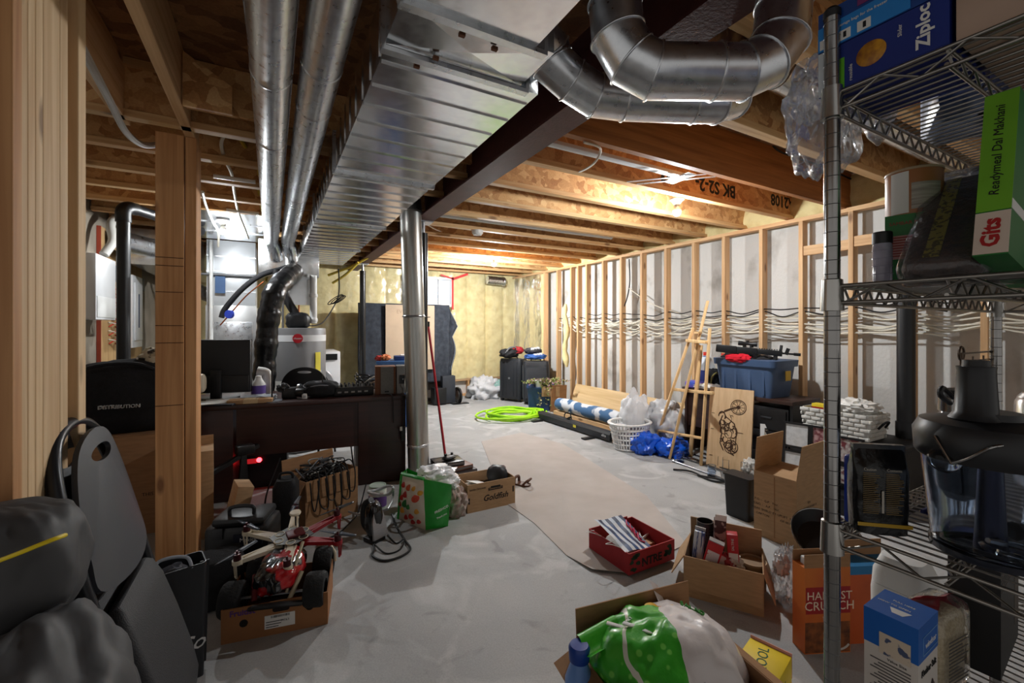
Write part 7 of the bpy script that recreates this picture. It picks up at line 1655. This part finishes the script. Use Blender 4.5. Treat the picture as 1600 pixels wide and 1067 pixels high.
# ---- second shelf
t = thing('spice_jar', 'tall clear spice jar with black lid on the second wire shelf', 'jar', onshelf(1,.105,.012)); t.location = onshelf(1,.12,.03); part('jar', MB().lathe([(.0,0),(.015,.0),(.015,.075),(.013,.08),(0,.08)],20), mat('jar_clear_grey',(170,168,186),.12,0,var=.15,scale=40), t); m = MB(); [m.tube([(.0152*math.cos(2*PI*k/18),.0152*math.sin(2*PI*k/18),z) for k in range(18)],.0009,5,closed=True) for z in (.02,.035,.05,.065)]; part('ring_ridge', m, mat('jar_clear_grey',(170,168,186)), t); part('lid', MB().lathe([(.0155,.078),(.0155,.098),(.014,.10),(0,.10)],20), BLACKP, t)
t = thing('food_box', 'green box with a pink list panel on the second wire shelf', 'box', onshelf(1,.205,.045), math.radians(14)); GB = mat('box_green2',(28,110,44),.45,0,var=.08); part('carton', MB().box(-.045,.06,-.03,.035,0,.135), GB, t)
for k in (0,): part('ingredient_panel', MB().box(-.0458,-.045,-.022,.028,.05,.095), mat('panel_pink',(196,150,140),.5), t); part('nutrition_panel', MB().box(-.043,.05,-.0308,-.03,.05,.13), mat('panel_green_print',(150,176,130),.5,0,col2=(90,120,80),scale=60,stretch=(.2,1,3)), t)
m = MB(); [m.box(-.0462,-.0458,-.02,.026,.055+.005*k,.057+.005*k) for k in range(8)]; part('print_line', m, mat('print_red',(150,50,44),.6), t); txt('SAMBAR MIX', .009, mat('print_red',(150,50,44)), t, Mx((-.0455,.003,.118),PI/2,0,-PI/2), depth=.0003); part('red_corner', MB().box(-.0459,-.045,-.03,.0,.0,.03), mat('corner_red',(150,40,36),.5), t)
t = thing('canister', 'round white and tan canister standing on the green box', 'can', onshelf(1,.215,.045)+V((0,0,.1355))); part('can', MB().lathe([(0,0),(.042,0),(.043,.004),(.043,.085),(.042,.088),(0,.088)],32), mat('can_tan',(170,110,66),.45,0,var=.08), t); part('nutrition_label', MB().grid(lambda u,v: V((.0436*math.cos(-2.9+1.1*u),.0436*math.sin(-2.9+1.1*u),.01+.05*v)),10,2), mat('can_label',(196,186,176),.5,0,col2=(120,108,100),scale=50,stretch=(.2,.2,3)), t); part('white_panel', MB().grid(lambda u,v: V((.0434*math.cos(2.6+.7*u),.0434*math.sin(2.6+.7*u),.004+.08*v)),8,2), PAPER, t); part('rim', MB().lathe([(.0405,.088),(.044,.086),(.044,.09),(.0405,.092)],32), mat('rim_tan',(176,150,120)), t)
t = thing('jar', 'dark red lidded jar at the back of the second wire shelf', 'jar', onshelf(1,.60,.08)); part('jar', MB().lathe([(0,0),(.04,0),(.042,.01),(.042,.23),(.036,.25)],28), mat('jar_maroon',(84,14,26),.25,0,var=.1), t); part('lid', MB().lathe([(.04,.25),(.04,.28),(.036,.285),(0,.285)],28), mat('lid_maroon',(70,10,20),.3), t)
t = thing('snack_packet', 'orange and navy printed packet behind the clear bags on the second shelf', 'packet', onshelf(1,.50,.12), -.2); part('packet', MB().box(-.07,.10,-.03,.03,0,.205,bev=.015), mat('packet_navy',(30,34,80),.4), t); part('orange_band', MB().box(-.071,.101,-.031,.031,.165,.20,bev=.012), mat('packet_orange',(206,124,40),.4), t); q = MB().lathe([(0,.004),(.016,.002),(.017,0)],16); part('round_print', MB().add(q.v,q.f,Mx((0,-.031,.165),PI/2)), INK, t); part('lilac_panel', MB().box(-.0715,-.0705,-.028,.028,.05,.15), mat('panel_lilac',(150,140,170),.5), t)
def dal(lab, x, y, lean, c, seed):
    t = thing('pulses_bag', lab, 'bag', onshelf(1,x,y), (0,lean,.12)); part('contents', MB().box(-.024,.024,-.05,.05,.006,.295,bev=.02), mat('pulses_%d'%seed,c,.55,0,col2=tuple(int(q*.5) for q in c),scale=90,bump=.4,bscale=150), t, 60); part('printed_strip', MB().box(-.0265,-.0242,.0,.02,.025,.275), mat('strip_olive',(170,156,66),.5,0,col2=(90,80,40),scale=140,ramp=(.44,.48)), t)
    part('film', MB().box(-.029,.029,-.056,.056,.0,.32,bev=.02), CLEAR, t, 60); part('sealed_top', MB().box(-.004,.004,-.05,.05,.318,.345), CLEAR, t)
dal('clear bag of dark pulses leaning on the second wire shelf, the left one', .05, .13, .85, (74,52,44), 1)
dal('clear bag of dark pulses leaning on the second wire shelf, beside the green packet', .105, .175, .80, (64,46,44), 2)
t = thing('food_box', 'leaning green ready meal box with a white name patch on the second shelf', 'box', onshelf(1,.032,.195)+V((0,0,.018)), (0,.22,.0)); None; part('carton', MB().box(-.018,.16,-.018,.018,.002,.26), GB, t); part('lime_edge', MB().box(-.0188,-.018,-.018,.018,.07,.259), mat('lime_green',(110,170,40),.45), t); part('white_patch', MB().box(-.0192,-.018,-.018,.018,.004,.068), mat('patch_white',(214,196,180),.5), t)
M2 = Mx((-.0195,0,0),PI/2,0,-PI/2); txt('Gits', .026, mat('text_redbrown',(170,30,30),.5), t, M2@Mx((.0,.036,0))@Matrix.Rotation(PI/2,4,'Z'), depth=.0003, bold=.001); txt('Readymeal Dal Makhani', .015, INK, t, M2@Mx((0,.165,0))@Matrix.Rotation(PI/2,4,'Z'), depth=.0003, italic=.2)
part('pale_strip', MB().box(-.018,.16,-.0186,-.018,.07,.085), PAPER, t)
# ---- third shelf
t = thing('coffee_bag', 'glossy black coffee bag with gold band standing on the third wire shelf', 'bag', onshelf(2,.046,.050), math.radians(-42)); t.scale = (.66,.66,.76); 
def cbag(a,b):
    th = a*2*PI; z = .19*b; w = .060+.004*math.sin(b*3); d = .034*(1-.75*max(0,b-.75)/.25)
    return V((math.copysign(abs(math.cos(th))**.35,math.cos(th))*w, math.copysign(abs(math.sin(th))**.6,math.sin(th))*d + .004*noise.noise(V((a*9,b*9,1))), z))
m = MB(); m.grid(cbag,48,16); part('foil_bag', m, mat('bag_gloss_black',(14,14,15),.22,0,var=.2,bump=.25,bscale=20), t, 60); part('top_seal', MB().box(-.06,.06,-.008,.008,.185,.20), mat('bag_gloss_black',(14,14,15)), t)
part('gold_band', MB().box(-.0615,.0615,-.0352,-.0335,.018,.026), mat('gold_band',(176,140,40),.4,.3), t)
m = MB(); rn = random.Random(5)
for c_ in (-.030,.022):
    for k in range(22): m.box(c_-.02, c_-.02+rn.uniform(.026,.040), -.0362, -.0345, .048+.0043*k, .0496+.0043*k)
part('print_lines', m, mat('print_bronze',(112,90,50),.5), t); txt('Caution', .009, mat('print_pale',(176,170,160),.5), t, Mx((-.035,-.0365,.148),PI/2), depth=.0004); txt('Contents', .009, mat('print_pale',(176,170,160),.5), t, Mx((.02,-.0365,.148),PI/2), depth=.0004)
part('white_print', MB().box(-.008,-.003,-.0365,-.0350,.05,.10), mat('print_pale',(176,170,160)), t)
t = thing('snack_packet', 'blue and yellow packet between the shelf post and the black coffee bag', 'packet', onshelf(2,.058,.012), 0); part('packet', MB().box(-.030,.06,-.010,.008,.0,.125,bev=.007), mat('packet_blue',(24,60,170),.3,0,var=.2,scale=12,bump=.4,bscale=20), t); part('yellow_patch', MB().box(-.0305,.0,-.0106,-.0100,.085,.115), mat('patch_yellow',(226,176,30),.4), t); part('lilac_patch', MB().box(-.0305,.0,-.0107,-.0100,.065,.084), mat('patch_lilac',(140,120,170),.4), t)
t = thing('food_processor', 'food processor bowl with a black lid and tall feed chute on the third wire shelf', 'food processor', onshelf(2,.105,.175)); t.scale = (1.05,1.05,1.0)
part('bowl', MB().lathe([(.052,.0),(.066,.012),(.074,.10),(.080,.165),(.077,.165),(.071,.10),(.062,.016),(.0,.012)],40), GLASS, t, 60)
part('lid', MB().lathe([(.083,.150),(.086,.155),(.088,.19),(.080,.207),(.060,.212),(.036,.215),(.034,.225),(0,.225)],44), mat('lid_black',(26,27,30),.38,0,var=.06), t, 40)
m = MB(); m.lathe([(.031,.214),(.024,.225),(.021,.29),(.022,.297),(.018,.297),(.017,.24),(0,.24)],28,Mx((-.022,.010,0))); part('feed_chute', m, mat('lid_black',(26,27,30)), t, 40)
q = MB(); q.lathe([(0,.0),(.016,.0),(.015,.012),(.0,.013)],24,Mx((-.022,.01,.295))); part('pusher_cap', q, BLACKP, t)
cl = MB(); cl.tube(spline([(-.084,.02,.15),(-.093,.0,.165),(-.093,-.02,.185),(-.082,-.03,.19)],6),.0022,8); cl.tube([(-.085,.02,.15),(-.080,.04,.188)],.0022,8); part('wire_latch', cl, CHROME, t)
part('spout_lip', MB().blob((-.076,.03,.15),(.012,.02,.018),3,.1,2,12), GLASS, t)
m = MB(); m.cyl((0,0,.012),(0,0,.15),.018,.013,n=20); part('centre_hub', m, mat('hub_lilac',(122,126,176),.35,0), t); part('blade', MB().tube(spline([(0,0,.03),(.03,.02,.035),(.055,.01,.04)],5),.004,6).tube(spline([(0,0,.03),(-.03,-.02,.035),(-.055,-.01,.04)],5),.004,6), STEEL, t)
part('base_ring', MB().lathe([(.05,0),(.068,.0),(.069,.010),(.052,.012)],36), mat('ring_dark',(40,44,54),.2), t); m = MB(); m.lathe([(.018,.018),(.034,.02),(.037,.026),(.033,.03),(.018,.024)],28,Mx((-.02,-.03,.0))); part('measuring_cup', m, GLASS, t)
part('handle', MB().tube(spline([(.078,-.01,.15),(.13,-.02,.15),(.14,-.02,.09),(.12,-.02,.03),(.07,-.01,.03)],6),.012,10), mat('lid_black',(26,27,30)), t); part('measure_mark', MB().box(-.004,.010,-.0795,-.078,.05,.056), mat('mark_lime',(140,190,60),.4), t)
t = thing('glass_carafe', 'clear glass carafe with a silver collar behind the food processor', 'carafe', onshelf(2,.40,.06)); part('glass', MB().lathe([(.045,0),(.055,.02),(.05,.12),(.028,.18),(.026,.18),(.047,.12),(.05,.02),(0,.01)],28), GLASS, t); part('collar', MB().lathe([(.030,.178),(.033,.178),(.033,.21),(.030,.21)],24), CHROME, t); part('lid', MB().lathe([(.033,.21),(.03,.225),(0,.23)],24), BLACKP, t); part('handle', MB().tube(spline([(-.03,0,.21),(-.09,0,.235),(-.10,.0,.22),(-.05,0,.20)],6),.005,8), BLACKP, t)
t = thing('espresso_pot', 'silver jar with black handles at the right end of the third shelf', 'pot', onshelf(2,.62,.15)); part('pot', MB().lathe([(.05,0),(.055,.01),(.055,.19),(.05,.20),(.048,.19),(.05,.01),(0,.01)],28), mat('pot_chrome',(190,190,190),.2,.9), t); part('handle', MB().tube(spline([(-.05,0,.17),(-.12,-.03,.19),(-.15,-.05,.16),(-.11,-.06,.13)],6),.007,8), BLACKP, t); part('handle', MB().tube(spline([(-.04,-.03,.12),(-.06,-.08,.18),(-.05,-.10,.26),(-.02,-.1,.30)],6),.006,8), BLACKP, t); part('lid', MB().lathe([(.052,.20),(.04,.215),(0,.22)],24), CHROME, t)
t = thing('tote_bag', 'black fabric bag on the third wire shelf near the view edge', 'bag', onshelf(2,.46,.26)); part('body', MB().blob((0,0,.13),(.10,.09,.13),61,.15,2,24,.7), BLACKF, t, 70); part('handle', MB().tube(spline([(-.06,-.05,.22),(-.04,-.06,.29),(.04,-.06,.29),(.06,-.05,.22)],5),.008,8), BLACKF, t)
t = thing('yellow_packet', 'olive yellow packet lying on the near part of the third wire shelf', 'packet', onshelf(2,.26,.33), .2); part('packet', MB().box(-.06,.06,-.05,.05,0,.02,bev=.008), mat('packet_olive',(150,160,50),.5,0,var=.2), t); part('label', MB().box(-.04,.02,-.03,.03,.0201,.021), PAPER, t)
t = thing('navy_tray', 'dark blue folded sheet lying on the third wire shelf below the coffee bag', 'tray', onshelf(2,.235,.09), -.1); part('sheet', MB().box(-.03,.06,-.06,.03,-.002,.0,bev=.001), mat('sheet_navy',(30,36,90),.4), t); part('fold', MB().box(-.03,.06,.025,.03,.0,.006), mat('sheet_navy',(30,36,90)), t)
# hanging wire basket at the back of the shelf
t = thing('wire_basket', 'dark wire basket back panel rising behind the food processor', 'basket', (0,0,0)); w0 = onshelf(2,.80,.005)+V((0,.02,.10)); m = MB()
for k in range(7): m.tube([w0+V((-.10,0,.028*k)), w0+V((.16,0,.028*k))],.0018,6)
for k in range(4): m.tube([w0+V((-.10+.085*k,0,-.002)), w0+V((-.10+.085*k,0,.18))],.0022,6)
part('grid', m, mat('wire_bronze',(90,76,64),.35,.8), t); m = MB(); m.tube([w0+V((-.10,0,-.105)),w0+V((-.10,0,.19)),w0+V((.16,0,.19)),w0+V((.16,0,-.105))],.004,8); m.tube([w0+V((-.10+.018*math.cos(a),0,.19+.018*math.sin(a))) for a in [2*PI*k/16 for k in range(16)]],.003,6,closed=True); part('frame', m, mat('wire_bronze',(90,76,64)), t)
# ---- fourth shelf
t = thing('salt_box', 'blue and white kosher salt box on the lowest visible wire shelf', 'box', onshelf(3,.170,.040), math.radians(2)); SB = mat('salt_blue',(20,92,176),.4,0,var=.05); SWt = mat('salt_white',(206,198,190),.5,0,var=.03)
part('carton', MB().box(-.05,.05,-.04,.04,0,.20), SWt, t); part('blue_top', MB().box(-.0506,.0506,-.0406,.0406,.135,.2006), SB, t)
L1 = Mx((-.0508,0,0),PI/2,0,-PI/2); L2 = Mx((0,-.0408,0),PI/2,0,0)
part('picture_patch', MB().box(-.0514,-.0506,-.03,.016,.125,.165), mat('patch_cream',(206,190,170),.5,0,col2=(70,80,110),scale=50,ramp=(.38,.42)), t)
txt('windsor', .017, PAPER, t, L2@Mx((.012,.158,0)), depth=.0003); bo = MB(); [bo.box(a,b,-.0412,-.0406,c,d) for a,b,c,d in ((-.028,.048,.143,.1445),(-.028,.048,.176,.1775),(-.028,-.0265,.143,.1775),(.0465,.048,.143,.1775))]; part('logo_outline', bo, mat('outline_pale',(120,160,206),.5), t)
txt('Kosher Salt', .016, INK, t, L2@Mx((.002,.112,0)), depth=.0003, bold=.0004); q = MB(); q.prism([(0,0),(.03,.005),(.035,.03),(.02,.05),(.005,.03)],0,.0005,L2@Mx((.0,.035,0))); part('pepper_print', q, mat('print_darkred',(90,40,40),.5,0,col2=(30,24,26),scale=60), t)
m = MB(); [m.box(-.0512,-.0505,-.03,.03-.012*(k%3)*.5,.055+.006*k,.057+.006*k) for k in range(10)]; part('nutrition_print', m, mat('print_greyd',(90,86,84),.6), t); txt('HOW TO OPEN', .007, PAPER, t, Mx((.0,.01,.2008),0,0,-PI/2), depth=.0003); txt('PULL HERE', .007, PAPER, t, Mx((.018,.0,.2008),0,0,-PI/2), depth=.0003); part('white_arrow', MB().prism([(-.03,-.012),(-.01,-.02),(-.012,.012),(-.03,.004)],.2006,.2010), PAPER, t); txt('Value Size', .007, mat('print_greyd',(90,86,84)), t, L1@Mx((.01,.118,0)), depth=.0003)
t = thing('rice_bag', 'clear rice bag with a red folded top right of the salt box', 'bag', onshelf(3,.325,.045), -.1); part('rice', MB().box(-.06,.06,-.03,.03,0,.155,bev=.02), mat('rice',(206,190,156),.6,0,col2=(170,150,116),scale=160,bump=.5,bscale=200), t, 60); part('red_top', MB().grid(lambda u,v: V((-.075+.15*u, -.01+.02*math.sin(v*3)+.004*math.sin(u*9), .165+.035*v-.03*u)),12,5), mat('rice_red',(130,16,30),.3,0,var=.1), t, 60); part('film', MB().box(-.066,.066,-.036,.036,0,.175,bev=.02), CLEAR, t, 60)
m = MB(); rn = random.Random(6); [m.box(-.04,rn.uniform(.0,.045),-.0375,-.0368,.03+.007*k,.032+.007*k) for k in range(13)]; part('print_line', m, mat('print_greyd',(90,86,84)), t)
t = thing('dark_box', 'tall black box with faint grey print behind the rice bag', 'box', onshelf(3,.56,.06), .1); part('carton', MB().box(-.12,.12,-.04,.04,0,.27), mat('box_black',(20,19,20),.5), t); m = MB(); [m.box(-.11,.02-.01*(k%4),-.0406,-.04,.18+.008*k,.182+.008*k) for k in range(7)]; part('print_line', m, mat('print_greyd',(90,86,84)), t); part('side_panel', MB().box(.06,.12,-.0406,-.04,.05,.26), mat('panel_taupe',(70,60,52),.6), t)
t = thing('white_bin', 'tall white plastic bin standing on the floor behind the wire shelf', 'bin', (1.68,.565,0)); part('tub', loft(MB(), [(.065,.065,.03,0),(.07,.07,.035,.55),(.068,.068,.035,.57)]), WHITEP, t); part('lid', loft(MB(), [(.068,.068,.035,.571),(.066,.066,.035,.61),(.05,.05,.03,.655),(.02,.02,.015,.66)]), WHITEP, t)
t = thing('dark_pot', 'black cooking pot lid at the right of the lowest visible shelf', 'pot', onshelf(3,.42,.28)); part('pot', MB().lathe([(0,0),(.10,0),(.11,.02),(.11,.10),(.105,.10),(.10,.02),(0,.02)],32), BLACKM, t); part('lid', MB().lathe([(.108,.10),(.06,.125),(0,.13)],32), mat('lid_smoke',(40,36,34),.15), t); part('knob', MB().lathe([(.012,.13),(.018,.15),(0,.155)],16), BLACKP, t)
# ================================================================== CAMERA, WORLD
cam = bpy.data.cameras.new('camera'); co = bpy.data.objects.new('camera', cam); COL.objects.link(co)
cam.sensor_width = 36.0; cam.lens = FPX*36/1600.0; cam.clip_start = .02
co.location = (0,0,EYE); co.rotation_euler = (PI/2, 0, -TH); cam.shift_y = (CY-533.5)/1600.0
scn.camera = co
w = bpy.data.worlds.new('world'); scn.world = w; w.use_nodes = True
bg = w.node_tree.nodes['Background']; bg.inputs['Color'].default_value = (1.0,.97,.93,1); bg.inputs['Strength'].default_value = .034
scn.view_settings.view_transform = 'Standard'; scn.view_settings.look = 'None'; scn.view_settings.gamma = 1.0
scn.view_settings.use_curve_mapping = False; scn.view_settings.exposure = 3.7
scn.cycles.max_bounces = 8; scn.cycles.diffuse_bounces = 4; scn.cycles.glossy_bounces = 4; scn.cycles.transparent_max_bounces = 16; scn.cycles.transmission_bounces = 6
scn.cycles.sample_clamp_indirect = 6.0; scn.cycles.use_denoising = True; scn.cycles.caustics_reflective = False; scn.cycles.caustics_refractive = False
